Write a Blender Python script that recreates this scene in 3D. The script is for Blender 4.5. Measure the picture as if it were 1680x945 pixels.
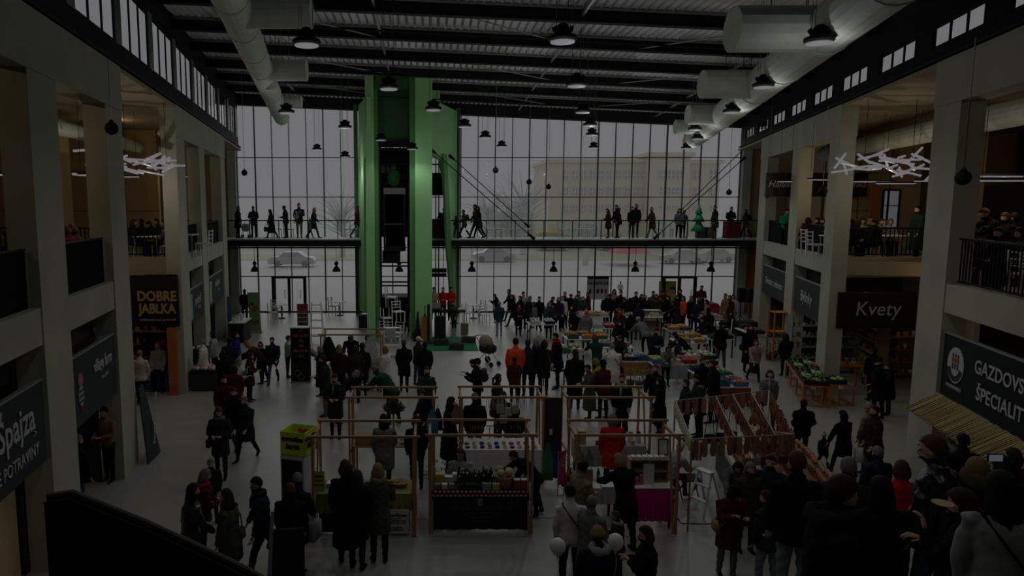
import bpy, bmesh, math, random
import numpy as np
from mathutils import Vector, Matrix, Euler
random.seed(7)
for o in list(bpy.data.objects): bpy.data.objects.remove(o, do_unlink=True)
SC = bpy.context.scene
COL = SC.collection
PI = math.pi
R = math.radians

# ------------------------------------------------------------------ camera
CAM_H = 5.95
F_PX, PX, TH = 1143.0, 700.0, math.atan(137/1143)
cam = bpy.data.cameras.new('camera'); camo = bpy.data.objects.new('camera', cam); COL.objects.link(camo)
camo.location = (0, 0, CAM_H); camo.rotation_euler = (PI/2-TH, 0, 0)
cam.sensor_width = 36; cam.lens = 36*F_PX/1680; cam.shift_x = (840-PX)/1680; cam.shift_y = 0
cam.clip_start = .1; cam.clip_end = 500
SC.camera = camo
# ------------------------------------------------------------------ sky, daylight, exposure
W = bpy.data.worlds.new('overcast_sky'); SC.world = W; W.use_nodes = True
bg = W.node_tree.nodes['Background']
bg.inputs[0].default_value = (.97, .965, 1.0, 1); bg.inputs[1].default_value = 1.3
SC.view_settings.view_transform = 'Standard'; SC.view_settings.look = 'None'
SC.view_settings.gamma = 1; SC.view_settings.use_curve_mapping = False
SC.view_settings.exposure = -3.0
def portal(name, loc, rot, sx, sy):                       # guides the sampling of the sky through a window
    l = bpy.data.lights.new(name, 'AREA'); l.shape = 'RECTANGLE'; l.size = sx; l.size_y = sy
    l.cycles.is_portal = True
    o = bpy.data.objects.new(name, l); COL.objects.link(o); o.location = loc; o.rotation_euler = rot
portal('daylight_portal', (3.35, 38.9, 5.7), (-PI/2, 0, 0), 27.4, 11.4)
portal('daylight_portal', (-8.2, 18, 10.4), (0, -PI/2, R(8.35)), 1.6, 40)
portal('daylight_portal', (12.2, 18, 9.5), (0, PI/2, R(-14.6)), .7, 40)

# ------------------------------------------------------------------ pixel helpers: the camera model above, used once to survey the photograph
cs, sn = math.cos(TH), math.sin(TH)
def ray(u, v):
    a = (u-PX)/F_PX; b = (v-472)/F_PX
    return a, cs-b*sn, -sn-b*cs
def gnd(u, v, z=0):
    a, y, d = ray(u, v); t = (z-CAM_H)/d
    return Vector((a*t, y*t, z))
def atY(u, v, Y):
    a, y, d = ray(u, v); t = Y/y
    return Vector((a*t, Y, CAM_H+d*t))
# the two long fronts of the hall splay apart; d runs from the front into the building
def LW(y, d=0, z=0):
    return Vector((-4.44-.1468*y-.9894*d, y-.1453*d, z))
def RW(y, d=0, z=0):
    return Vector((6.91+.2606*y+.9677*d, y-.2522*d, z))
LANG, RANG = math.atan(.1468), -math.atan(.2606)

# ------------------------------------------------------------------ materials
MC = {}
def lin(c):
    return tuple((x/12.92 if x <= .04045 else ((x+.055)/1.055)**2.4) for x in c)
def mat(name, col, rough=.7, metal=0, var=.12, scale=6, bump=0, bscale=30, emis=0, spec=.4, stretch=None, coat=0):
    """procedural material: colour broken up by noise, optional fine relief"""
    if name in MC: return MC[name]
    m = bpy.data.materials.new(name); m.use_nodes = True
    nt = m.node_tree; p = nt.nodes['Principled BSDF']
    p.inputs['Roughness'].default_value = rough; p.inputs['Metallic'].default_value = metal
    p.inputs['Specular IOR Level'].default_value = spec
    if coat: p.inputs['Coat Weight'].default_value = coat
    tc = nt.nodes.new('ShaderNodeTexCoord'); mp = nt.nodes.new('ShaderNodeMapping')
    nt.links.new(tc.outputs['Object'], mp.inputs[0])
    if stretch: mp.inputs['Scale'].default_value = stretch
    if var > 0:
        nz = nt.nodes.new('ShaderNodeTexNoise'); nz.inputs['Scale'].default_value = scale; nz.inputs['Detail'].default_value = 4
        nt.links.new(mp.outputs[0], nz.inputs['Vector'])
        cr = nt.nodes.new('ShaderNodeMix'); cr.data_type = 'RGBA'
        a = [max(0, c*(1-var*1.6)) for c in col]; b = [min(1, c*(1+var*1.6)) for c in col]
        cr.inputs[6].default_value = (*a, 1); cr.inputs[7].default_value = (*b, 1)
        nt.links.new(nz.outputs['Fac'], cr.inputs[0]); nt.links.new(cr.outputs[2], p.inputs['Base Color'])
    else:
        p.inputs['Base Color'].default_value = (*col, 1)
    if bump:
        n2 = nt.nodes.new('ShaderNodeTexNoise'); n2.inputs['Scale'].default_value = bscale; n2.inputs['Detail'].default_value = 3
        nt.links.new(mp.outputs[0], n2.inputs['Vector'])
        bp = nt.nodes.new('ShaderNodeBump'); bp.inputs['Strength'].default_value = bump
        nt.links.new(n2.outputs['Fac'], bp.inputs['Height']); nt.links.new(bp.outputs[0], p.inputs['Normal'])
    if emis:
        p.inputs['Base Color'].default_value = (.02, .02, .02, 1); p.inputs['Emission Color'].default_value = (*col, 1); p.inputs['Emission Strength'].default_value = emis
    MC[name] = m
    return m
def glass(name, tint=(1, 1, 1), refl=.07, rough=.02):
    if name in MC: return MC[name]
    m = bpy.data.materials.new(name); m.use_nodes = True; nt = m.node_tree
    for n in list(nt.nodes): nt.nodes.remove(n)
    o = nt.nodes.new('ShaderNodeOutputMaterial'); mx = nt.nodes.new('ShaderNodeMixShader')
    t = nt.nodes.new('ShaderNodeBsdfTransparent'); t.inputs[0].default_value = (*tint, 1)
    g = nt.nodes.new('ShaderNodeBsdfGlossy'); g.inputs['Roughness'].default_value = rough
    f = nt.nodes.new('ShaderNodeLayerWeight'); f.inputs[0].default_value = .12
    ml = nt.nodes.new('ShaderNodeMath'); ml.operation = 'MULTIPLY'; ml.inputs[1].default_value = refl*5
    nt.links.new(f.outputs['Fresnel'], ml.inputs[0]); nt.links.new(ml.outputs[0], mx.inputs[0])
    nt.links.new(t.outputs[0], mx.inputs[1]); nt.links.new(g.outputs[0], mx.inputs[2]); nt.links.new(mx.outputs[0], o.inputs[0])
    MC[name] = m; return m

# ------------------------------------------------------------------ mesh builder
class MB:
    def __init__(s, xf=None): s.v = []; s.f = []; s.m = []; s.xf = xf
    def add(s, vs, fs, mi=0):
        b = len(s.v); s.v += [Vector(p) for p in vs]; s.f += [[i+b for i in f] for f in fs]; s.m += [mi]*len(fs); return s
    def box(s, x0, x1, y0, y1, z0, z1, mi=0):
        return s.add([(x0,y0,z0),(x1,y0,z0),(x1,y1,z0),(x0,y1,z0),(x0,y0,z1),(x1,y0,z1),(x1,y1,z1),(x0,y1,z1)],
                     [(0,3,2,1),(4,5,6,7),(0,1,5,4),(1,2,6,5),(2,3,7,6),(3,0,4,7)], mi)
    def bbox(s, cx, cy, cz, w, d, h, b=.01, mi=0, rz=0):      # bevelled box standing on cz
        x, y = w/2, d/2; vs = []
        for (z, k) in ((0, b), (b, 0), (h-b, 0), (h, b)):
            for (sx, sy) in ((-1,-1),(1,-1),(1,1),(-1,1)):
                X, Y = sx*(x-k), sy*(y-k)
                vs.append((cx+X*math.cos(rz)-Y*math.sin(rz), cy+X*math.sin(rz)+Y*math.cos(rz), cz+z))
        fs = [(3,2,1,0),(12,13,14,15)]
        for r in range(3):
            for i in range(4):
                j = (i+1) % 4; fs.append((r*4+i, r*4+j, r*4+4+j, r*4+4+i))
        return s.add(vs, fs, mi)
    def bar(s, a, b, w, h=None, mi=0, up=(0,0,1)):
        a, b = Vector(a), Vector(b); h = h or w; d = (b-a).normalized(); u = Vector(up)
        if abs(d.dot(u)) > .98: u = Vector((0,1,0))
        x = d.cross(u).normalized(); y = x.cross(d).normalized()
        vs = [p+x*sx*w/2+y*sy*h/2 for p in (a, b) for (sx, sy) in ((-1,-1),(1,-1),(1,1),(-1,1))]
        return s.add(vs, [(0,1,2,3),(7,6,5,4),(0,4,5,1),(1,5,6,2),(2,6,7,3),(3,7,4,0)], mi)
    def tube(s, pts, r, n=8, mi=0, cap=True):
        pts = [Vector(p) for p in pts]; rs = r if isinstance(r, (list, tuple)) else [r]*len(pts)
        vs = []; ref = Vector((0,0,1))
        for i, p in enumerate(pts):
            d = (pts[min(i+1, len(pts)-1)]-pts[max(i-1, 0)]).normalized()
            u = ref if abs(d.dot(ref)) < .95 else Vector((0,1,0))
            x = d.cross(u).normalized(); y = x.cross(d).normalized()
            q = rs[i]; rx, ry = q if isinstance(q, (list, tuple)) else (q, q)
            for k in range(n):
                a = 2*PI*k/n; vs.append(p+x*math.cos(a)*rx+y*math.sin(a)*ry)
        fs = [(i*n+k, i*n+(k+1) % n, (i+1)*n+(k+1) % n, (i+1)*n+k) for i in range(len(pts)-1) for k in range(n)]
        if cap: fs += [tuple(range(n-1, -1, -1)), tuple((len(pts)-1)*n+k for k in range(n))]
        return s.add(vs, fs, mi)
    def lathe(s, c, prof, n=12, mi=0, sx=1, sy=1):
        c = Vector(c); vs = []
        for (r, z) in prof:
            for k in range(n):
                a = 2*PI*k/n; vs.append(c+Vector((r*math.cos(a)*sx, r*math.sin(a)*sy, z)))
        fs = [(i*n+k, i*n+(k+1) % n, (i+1)*n+(k+1) % n, (i+1)*n+k) for i in range(len(prof)-1) for k in range(n)]
        fs += [tuple(range(n-1, -1, -1)), tuple((len(prof)-1)*n+k for k in range(n))]
        return s.add(vs, fs, mi)
    def ball(s, c, r, n=8, m=5, mi=0):
        rx, ry, rz = r if isinstance(r, (list, tuple)) else (r, r, r)
        pr = [(math.sin(PI*i/m) or 1e-3, -math.cos(PI*i/m)*rz) for i in range(m+1)]
        pr[0] = (.02, -rz); pr[-1] = (.02, rz)
        return s.lathe(c, pr, n, mi, rx, ry)
    def poly(s, pts, th, nrm=(0,1,0), mi=0):                # flat outline given real thickness
        n = Vector(nrm)*th; k = len(pts); pts = [Vector(p) for p in pts]
        vs = pts+[p+n for p in pts]
        fs = [tuple(range(k)), tuple(range(2*k-1, k-1, -1))]+[(i, (i+1) % k, k+(i+1) % k, k+i) for i in range(k)]
        return s.add(vs, fs, mi)
    def mesh(s, name, smooth=False):
        me = bpy.data.meshes.new(name)
        vs = [s.xf(p) for p in s.v] if s.xf else s.v
        me.from_pydata([tuple(p) for p in vs], [], s.f)
        me.polygons.foreach_set('material_index', s.m)
        if smooth: me.polygons.foreach_set('use_smooth', [True]*len(s.f))
        bm = bmesh.new(); bm.from_mesh(me); bmesh.ops.recalc_face_normals(bm, faces=bm.faces); bm.to_mesh(me); bm.free()
        return me
    def build(s, name, mats, parent=None, loc=None, rz=0, smooth=False, **tags):
        me = s.mesh(name, smooth)
        for m in (mats if isinstance(mats, (list, tuple)) else [mats]): me.materials.append(m)
        return link(name, me, parent, loc, rz, **tags)
def link(name, data, parent=None, loc=None, rz=0, **tags):
    o = bpy.data.objects.new(name, data); COL.objects.link(o)
    if parent is not None: o.parent = parent
    if loc is not None: o.location = loc
    if rz: o.rotation_euler = (0, 0, rz)
    tag(o, **tags)
    return o
def tag(o, label=None, cat=None, group=None, kind=None):
    if label: o['label'] = label
    if cat: o['category'] = cat
    if group: o['group'] = group
    if kind: o['kind'] = kind
    return o
def thing(name, loc, label, cat, rz=0, group=None):
    return link(name, None, None, loc, rz, label=label, cat=cat, group=group)
def copy_tree(o, parent=None):
    c = o.copy(); COL.objects.link(c); c.parent = parent
    for ch in list(o.children): copy_tree(ch, c)
    return c
def side_xf(S):                                             # local x = depth behind the front, y = along it
    return lambda p: S(p.y, p.x, p.z)
def sbox(S, y0, y1, d0, d1, z0, z1, name, m, parent=None, **t):
    return MB(side_xf(S)).box(d0, d1, y0, y1, z0, z1).build(name, m, parent, **t)
def text(s, size, loc, rot, m, parent=None, ext=.006, align='CENTER', sx=1, bold=0, name='lettering', shear=0):
    cu = bpy.data.curves.new(name, 'FONT'); cu.body = s; cu.size = size; cu.extrude = ext; cu.align_x = align
    cu.offset = bold; cu.shear = shear; cu.resolution_u = 3; cu.space_character = 1.02
    t = bpy.data.objects.new('t', cu); COL.objects.link(t)
    bpy.context.view_layer.update()
    me = bpy.data.meshes.new_from_object(t.evaluated_get(bpy.context.evaluated_depsgraph_get()))
    bpy.data.objects.remove(t, do_unlink=True); bpy.data.curves.remove(cu)
    me.name = name; me.materials.clear(); me.materials.append(m)
    o = link(name, me, parent); o.location = loc; o.rotation_euler = rot; o.scale = (sx, 1, 1)
    return o
# ------------------------------------------------------------------ daylight coming in low through the glass front (bright overcast, broad source)
sl = bpy.data.lights.new('daylight_sun', 'SUN'); sl.energy = 2.6; sl.angle = R(45); sl.color = (1, 1, 1)
so = bpy.data.objects.new('daylight_sun', sl); COL.objects.link(so)
so.rotation_euler = (R(-66), 0, R(-6))                      # shines from beyond the glass front into the hall, and down
LAMP_W = 170                                                # watts of each high bay lamp in the hall
# ================================================================== the hall
CONC = mat('fair_faced_concrete', (.32, .325, .25), .85, var=.16, scale=.9, bump=.15, bscale=12)
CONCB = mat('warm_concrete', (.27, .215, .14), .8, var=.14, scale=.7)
FLOORM = mat('polished_concrete_floor', (.26, .26, .232), .38, var=.10, scale=.35, bump=.03, bscale=3, spec=.5)
STEEL = mat('dark_steel', (.016, .018, .019), .75, var=.1, spec=.15)
BAND = mat('dark_clerestory_band', (.010, .012, .014), .8, var=.1, spec=.12)
WARM = mat('brown_wall_panel', (.36, .25, .12), .75, var=.10, scale=.6)
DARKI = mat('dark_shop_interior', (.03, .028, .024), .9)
DECK = mat('galvanised_roof_deck', (.88, .90, .86), .5, metal=0, var=.10, scale=3)
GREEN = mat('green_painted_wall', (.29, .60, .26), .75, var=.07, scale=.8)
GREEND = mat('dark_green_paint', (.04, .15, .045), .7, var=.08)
BLACK = mat('black_paint', (.009, .009, .010), .7, var=.1, spec=.15)
ORANGE = mat('orange_panel', (.42, .13, .015), .7)
DUCT = mat('galvanised_duct', (.52, .57, .50), .7, metal=.0, var=.12, scale=5)
GLASS = glass('window_glass')
CLERG = glass('clerestory_glass', refl=.015)
CLEAR = glass('balustrade_glass', (.93, .98, .96), .12)
WOOD = mat('pine_wood', (.31, .175, .08), .6, var=.2, scale=3, stretch=(1, 1, 12))
WHITE = mat('white_cloth', (.55, .55, .54), .8, var=.05)
WPAINT = mat('white_paint', (.6, .6, .6), .5, var=.04)
LETTER = mat('pale_lettering', (.42, .42, .44), .6, var=0)

GY = 38.3
MB().box(-26, 30, -6, GY, -.3, 0).build('floor', FLOORM, kind='structure')
MB().box(-26, 30, -6.3, -6, 0, 12.5).build('wall_back', CONCB, kind='structure')
# ---- roof: one pitch falling to the right, trapezoidal deck ribs running along the hall
def roofz(x): return 11.62-.045*(x+8)
def ymin(x):                                                # the deck stops over the splayed side fronts
    return max(-6, (x+4.44+.35)/-.1468 if x < -4.79 else -6, (x-6.91-.35)/.2606 if x > 7.26 else -6)
m = MB(); x = -10.4; prof = []
while x < 17.2:
    prof += [(x, 0), (x+.15, 0), (x+.16, .15), (x+.23, .15)]; x += .24
vs = []; fs = []
for (px, dz) in prof:
    z = roofz(px)+.12+dz; vs += [(px, ymin(px), z), (px, 39.2, z)]
for i in range(len(prof)-1): fs.append((2*i, 2*i+1, 2*i+3, 2*i+2))
m.add(vs, fs); m.build('ceiling', DECK, kind='structure')
m = MB(); q = [LW(-6.3, .4), RW(-6.3, .4), RW(39.6, .4), LW(39.6, .4)]
m.add([(p.x, p.y, roofz(p.x)+.3) for p in q]+[(p.x, p.y, roofz(p.x)+.5) for p in q], [(0,3,2,1),(4,5,6,7),(0,1,5,4),(1,2,6,5),(2,3,7,6),(3,0,4,7)])
m.build('roof', STEEL, kind='structure')
def xl(y): return -4.44-.1468*y
def xr(y): return 6.91+.2606*y
FL = mat('galvanised_flange', (.30, .33, .31), .45, metal=.5)
ys = [1.1+3.05*i for i in range(13)]
for y in ys[:12]:
    a, b = xl(y)-.2, xr(y)+.2
    g = link('roof_girder', None, None, (0, y, 0), kind='structure')
    za, zb = roofz(a)+.1, roofz(b)+.1
    m = MB(); m.add([(a,-.01,za-.36),(b,-.01,zb-.36),(b,-.01,zb),(a,-.01,za),(a,.01,za-.36),(b,.01,zb-.36),(b,.01,zb),(a,.01,za)],
                    [(0,1,2,3),(7,6,5,4),(0,4,5,1),(2,6,7,3),(0,3,7,4),(1,5,6,2)])
    for k in range(14):                                     # web stiffeners
        xx = a+(b-a)*(k+.5)/14; zz = roofz(xx)+.1
        m.box(xx-.01, xx+.01, -.1, .1, zz-.35, zz)
    m.build('web', STEEL, g)
    m = MB(); m.bar((a, 0, za-.37), (b, 0, zb-.37), .24, .025); m.build('bottom_flange', STEEL, g)
    m = MB(); m.bar((a, 0, za-.01), (b, 0, zb-.01), .24, .02); m.bar((a, -.14, za-.05), (b, -.14, zb-.05), .03, .05); m.build('top_flange', FL, g)
# purlin ties, cross bracing and pipes under the deck
for (x0, x1) in ((-5.5, -6.5), (-1.2, -1.6), (3.4, 4.9), (8.0, 12.2)):
    m = MB(); m.bar((x0, 0, roofz(x0)-.1), (x1, 38, roofz(x1)-.1), .06, .08)
    m.build('roof_tie', FL, kind='structure')
for i in range(2, 11, 2):
    y0, y1 = ys[i], ys[i+1]
    for (fa, fb) in ((.12, .30), (.42, .60), (.86, .70)):
        p = (xl(y0)+(xr(y0)-xl(y0))*fa, y0); q = (xl(y1)+(xr(y1)-xl(y1))*fb, y1)
        MB().tube([(p[0], p[1], roofz(p[0])-.2), (q[0], q[1], roofz(q[0])-.2)], .02, 6).build('roof_bracing_rod', FL, kind='structure')
for (y, dz) in ((13, -.75), (19.4, -.75), (25.5, -.72), (31.5, -.7)):
    MB().tube([(xl(y)+1, y, roofz(xl(y))+dz), (xr(y)-1, y, roofz(xr(y))+dz)], .025, 6).build('sprinkler_pipe', STEEL, kind='structure')

# ---- side blocks
LCOL = [(-2.2, -1.0), (3.6, 4.8), (10.8, 11.95), (14.6, 15.75), (21.45, 22.75), (25.4, 26.5), (30.6, 31.9)]
RCOL = [(-2.2, -1.0), (3.6, 4.8), (7.2, 8.0), (14.15, 15.3), (21.45, 22.4), (25.75, 26.9), (31.1, 32.5)]
PANEL = mat('black_balustrade_panel', (.006, .007, .008), .95, spec=.04)
def side(S, name, cols, ztop, wz0, wz1, near_end, far):
    for (a, b) in cols:
        sbox(S, a, b, 0, .44, 0, 8.0, 'column', CONC, kind='structure')
    # long top beams over each block
    for (a, b) in ((-6, cols[3][1]), (cols[4][0], cols[6][1])):
        sbox(S, a, b, -.02, .46, 8.0, ztop, 'top_beam', CONC, kind='structure')
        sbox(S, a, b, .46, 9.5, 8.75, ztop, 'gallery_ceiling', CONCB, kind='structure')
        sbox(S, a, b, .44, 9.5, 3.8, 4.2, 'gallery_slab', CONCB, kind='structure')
        sbox(S, a, b, 9.5, 9.8, 0, 9, 'wall_'+name, WARM, kind='structure')
    for i in range(len(cols)-1):
        if i == 3: continue
        a, b = cols[i][1], cols[i+1][0]
        sbox(S, a, b, .02, .44, 3.76, 4.34, 'slab_edge_beam', CONC, kind='structure')
    # the gap between the blocks
    g0, g1 = cols[3][1], cols[4][0]
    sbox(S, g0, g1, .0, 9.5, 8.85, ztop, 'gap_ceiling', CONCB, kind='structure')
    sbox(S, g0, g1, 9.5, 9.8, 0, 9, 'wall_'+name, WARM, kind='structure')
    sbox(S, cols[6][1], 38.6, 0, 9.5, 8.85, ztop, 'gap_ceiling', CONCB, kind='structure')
    sbox(S, cols[6][1], 38.6, 2.6, 2.9, 0, 8.85, 'wall_'+name, WARM, kind='structure')
    sbox(S, cols[6][1], 42, 9.5, 9.8, 0, 9, 'wall_'+name, WARM, kind='structure')
    # clerestory
    sbox(S, -6, 38.4, .12, .2, ztop, wz0, 'clerestory_band', BAND, kind='structure')
    m = MB(side_xf(S)); m.box(-.02, .12, -6, 38.4, ztop+.05, ztop+.11); m.build('clerestory_rail', STEEL, kind='structure')
    bays = ys+[38.1]
    for i in range(len(bays)-1):
        a, b = bays[i]+.22, bays[i+1]-.22
        if name == 'right': a, b = bays[i]+.55, bays[i+1]-.35
        w = link('window_%d' % (20+i+(0 if name == 'left' else 20)), None, kind='structure')
        n = 3; m = MB(side_xf(S))
        for k in range(n+1):
            y = a+(b-a)*k/n; m.box(.15, .19, y-.022, y+.022, wz0, wz1)
        m.box(.15, .2, a, b, wz0, wz0+.05); m.box(.15, .2, a, b, wz1-.05, wz1)
        m.build('window_frame', STEEL, w)
        for k in range(n):
            MB(side_xf(S)).box(.165, .172, a+(b-a)*k/n+.022, a+(b-a)*(k+1)/n-.022, wz0+.05, wz1-.05).build('pane', CLERG, w)
        # solid pier between the bays
        y1 = bays[i+1]+(.22 if name == 'left' else .55)
        sbox(S, b, y1, .12, .2, wz0, wz1, 'clerestory_pier', mat('blue_grey_pier', (.16, .19, .20), .6) if name == 'left' else BAND, kind='structure')
    m = MB(); 
    for i in range(2):
        pass
    p0, p1 = S(-6, .2), S(38.4, .2)
    z0, z1 = roofz(p0.x)+.4, roofz(p1.x)+.4
    a, b = S(-6, .12), S(38.4, .12); c, d = S(38.4, .3), S(-6, .3)
    m.add([(a.x,a.y,wz1),(b.x,b.y,wz1),(c.x,c.y,wz1),(d.x,d.y,wz1),(a.x,a.y,z0),(b.x,b.y,z1),(c.x,c.y,z1),(d.x,d.y,z0)],
          [(0,3,2,1),(4,5,6,7),(0,1,5,4),(1,2,6,5),(2,3,7,6),(3,0,4,7)])
    m.build('clerestory_head', BAND, kind='structure')
side(LW, 'left', LCOL, 8.95, 9.55, 11.05, 0, 1)
side(RW, 'right', RCOL, 8.95, 9.35, 9.85, 0, 1)
# outer ends beside the glass front
COLL = mat('pale_end_pier', (.40, .43, .40), .8)
MB().box(-10.75, -10.3, 38.0, 38.5, 0, 11.6).build('wall_end_pier', COLL, kind='structure')
MB().box(17.05, 17.5, 38.0, 38.5, 0, 10.6).build('wall_end_pier', COLL, kind='structure')
MB().box(-22, -10.75, 38.2, 38.5, 0, 9).build('wall_end', WARM, kind='structure')
MB().box(17.5, 30, 38.2, 38.5, 0, 9).build('wall_end', WARM, kind='structure')
# upper gallery back zones: tall brown piers and panels
for S, sgn in ((LW, 0), (RW, 1)):
    for y in (2.5, 7.5, 12.8, 24, 28.6):
        sbox(S, y, y+.9, 4.2, 5.0, 4.2, 8.75, 'gallery_pier', WARM, kind='structure')
    for y in (0, 5, 10, 14.5, 23, 27.5, 31):
        sbox(S, y, y+.06, 9.3, 9.5, 4.2, 8.75, 'wall_panel_joint', DARKI, kind='structure')
    for (a, b) in ((-5, 15.6), (21.6, 31.8)):               # back of the shops
        sbox(S, a, b, 4.0, 4.15, 0, 3.8, 'shop_back_wall', CONCB, kind='structure')
for S, y, d0 in ((LW, 26.9, 1.9), (RW, 28.2, 1.9), (LW, 9.2, 4.5)):   # cross walls inside the galleries, facing the viewer
    p, q = S(y, 9.5), S(y, d0); x0, x1 = sorted((p.x, q.x))
    MB().box(x0, x1, y, y+.2, 4.2, 8.75).build('gallery_cross_wall', WARM, kind='structure')
    for k in range(1, 6): MB().box(x0+(x1-x0)*k/6-.015, x0+(x1-x0)*k/6+.015, y-.012, y, 4.2, 8.75).build('wall_panel_joint', DARKI, kind='structure')
    for z in (5.7, 7.2): MB().box(x0, x1, y-.01, y, z-.012, z+.012).build('wall_panel_joint', DARKI, kind='structure')
# ---- glass front
XL, XR = -10.3, 17.05
GT = lambda x: 11.28-.0455*(x+9.8)
wx = [XL]+[-9.31+.93*i for i in range(28)]+[XR]
rows = [0, 2.0, 3.62, 6.35, 8.47]
TW = (-3.9, 1.35)                                           # the green tower stands in front of this stretch
FRAME = mat('dark_blue_mullion', (.012, .022, .026), .45, metal=.3)
gl = link('window_1', None, None, kind='structure')
for i, x in enumerate(wx):
    w = .05 if i in (0, len(wx)-1) or i % 4 == 1 else .028
    MB().box(x-w/2-.004, x+w/2+.004, GY-.02, GY+.13, 0, GT(x)).build('mullion', FRAME, gl)
for z in rows[1:]: MB().box(XL, XR, GY-.01, GY+.06, z-.022, z+.022).build('transom', FRAME, gl)
MB().box(XL, XR, GY-.03, GY+.12, 0, .07).build('sill', FRAME, gl)
pcache = {}
for i in range(len(wx)-1):
    a, b = wx[i]+.02, wx[i+1]-.02
    for j in range(5):
        z0 = rows[j]+.025; z1 = rows[j+1]-.025 if j < 4 else None
        if z1 is None:
            m = MB(); m.add([(a, GY+.045, z0), (b, GY+.045, z0), (b, GY+.045, GT(b)), (a, GY+.045, GT(a)), (a, GY+.055, z0), (b, GY+.055, z0), (b, GY+.055, GT(b)), (a, GY+.055, GT(a))],
                            [(0,1,2,3),(7,6,5,4),(0,4,5,1),(1,5,6,2),(2,6,7,3),(3,7,4,0)]); m.build('pane', GLASS, gl)
        else: MB().box(a, b, GY+.045, GY+.055, z0, z1).build('pane', GLASS, gl)
# bulkhead above the glass
m = MB(); m.add([(XL-1, GY-.2, GT(XL)), (XR+1.2, GY-.2, GT(XR+1.2)), (XR+1.2, GY+.3, GT(XR+1.2)), (XL-1, GY+.3, GT(XL)),
                 (XL-1, GY-.2, 12.2), (XR+1.2, GY-.2, 11.3), (XR+1.2, GY+.3, 11.3), (XL-1, GY+.3, 12.2)],
                [(0,3,2,1),(4,5,6,7),(0,1,5,4),(1,2,6,5),(2,3,7,6),(3,0,4,7)])
m.build('window_head_beam', STEEL, kind='structure')
# two framed glass doors in the front
for k, (x0, x1) in enumerate(((-8.55, -6.65), (13.02, 14.9))):
    d = link('door_%d' % (k+1), None, None, (0, GY-.14, 0), kind='structure')
    for (a, b) in ((x0, x0+.16), ((x0+x1)/2-.07, (x0+x1)/2+.07), (x1-.16, x1)):
        MB().box(a, b, 0, .12, 0, 1.98).build('door_post', STEEL, d)
    MB().box(x0, x1, 0, .12, 1.9, 2.03).build('door_head', STEEL, d)
    for (a, b) in ((x0+.16, (x0+x1)/2-.07), ((x0+x1)/2+.07, x1-.16)):
        MB().box(a, b, .05, .07, .05, 1.9).build('door_glass', GLASS, d)
        MB().bar(((a+b)/2+.2, -.03, .8), ((a+b)/2+.2, -.03, 1.3), .03).build('door_handle', STEEL, d)
# ================================================================== green lift tower
tw = thing('lift_tower', (0, 31, 0), 'tall green lift tower with open shaft standing before the glass front', 'tower')
def T(m, name, ms, parent=None, **k):                       # world-space mesh parented to a root placed elsewhere
    p = parent or tw; o = m.build(name, ms, p, **k); q = p
    off = Vector((0,0,0))
    while q: off += Vector(q.location); q = q.parent
    o.location = -off if not k.get('loc') else k['loc']; return o
def under(root):                                            # the same for any root
    def f(m, name, ms, **k):
        o = m.build(name, ms, root, **k); inv = Matrix.Translation(root.location) @ Euler(root.rotation_euler).to_matrix().to_4x4()
        o.matrix_local = inv.inverted(); return o
    return f
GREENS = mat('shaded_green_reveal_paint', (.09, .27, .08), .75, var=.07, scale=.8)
X = lambda u, Y: atY(u, 300, Y).x
T(MB().box(X(600,31), X(614,31), 31, 33.2, 0, 11.75), 'pillar', GREEN)
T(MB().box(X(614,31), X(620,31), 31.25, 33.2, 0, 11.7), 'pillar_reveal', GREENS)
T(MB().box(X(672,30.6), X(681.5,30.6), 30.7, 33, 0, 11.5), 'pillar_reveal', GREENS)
T(MB().box(X(681,30.4), X(709,30.4), 30.4, 32.6, 0, 11.6), 'pillar', GREEN)
# the deep green head between the pillars
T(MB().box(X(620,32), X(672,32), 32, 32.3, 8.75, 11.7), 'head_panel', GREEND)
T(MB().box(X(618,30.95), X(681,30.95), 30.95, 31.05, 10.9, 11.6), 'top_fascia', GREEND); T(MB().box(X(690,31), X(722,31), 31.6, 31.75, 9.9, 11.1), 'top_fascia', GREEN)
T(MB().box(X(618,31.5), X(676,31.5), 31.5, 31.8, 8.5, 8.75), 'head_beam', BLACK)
def pxpoly(pts, Y, th): 
    return MB().poly([atY(u, v, Y) for u, v in pts], th)
# left wing: thin blade with a slot, right wing: wide blade with a tall opening and a raking strut
def oblique(pts, P0, P1, th):                               # blades running back from the pillars to the glass
    n = Vector((P1[1]-P0[1], P0[0]-P1[0], 0)).normalized(); out = []
    for (u, v) in pts:
        r = Vector(ray(u, v)); t = (n.dot(Vector((P0[0], P0[1], CAM_H)))-n.dot(Vector((0, 0, CAM_H))))/n.dot(r); out.append(Vector((0, 0, CAM_H))+r*t)
    return MB().poly(out, th, n)
RA, RB = (X(706,31.2), 31.2), (X(750,37.6), 37.6); LA, LB = (X(601,31.3), 31.3), (X(587,37.6), 37.6)
T(oblique([(706,160),(750,182),(749,512),(744,510),(732,300),(726,262),(706,250)], RA, RB, -.2), 'right_wing', GREEN)
T(oblique([(588,172),(601,158),(601,250),(597,262),(597,512),(588,508)], LA, LB, .2), 'left_wing', GREEN)
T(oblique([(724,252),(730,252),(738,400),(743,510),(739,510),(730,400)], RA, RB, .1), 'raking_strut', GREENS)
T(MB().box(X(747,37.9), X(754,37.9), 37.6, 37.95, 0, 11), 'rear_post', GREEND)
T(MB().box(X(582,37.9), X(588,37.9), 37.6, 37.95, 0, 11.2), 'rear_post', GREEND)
T(MB().box(X(707,35.2), X(727,35.2), 35.1, 35.3, *sorted((atY(700,320,35.1).z, atY(700,283,35.1).z))), 'blind', BLACK)
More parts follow.
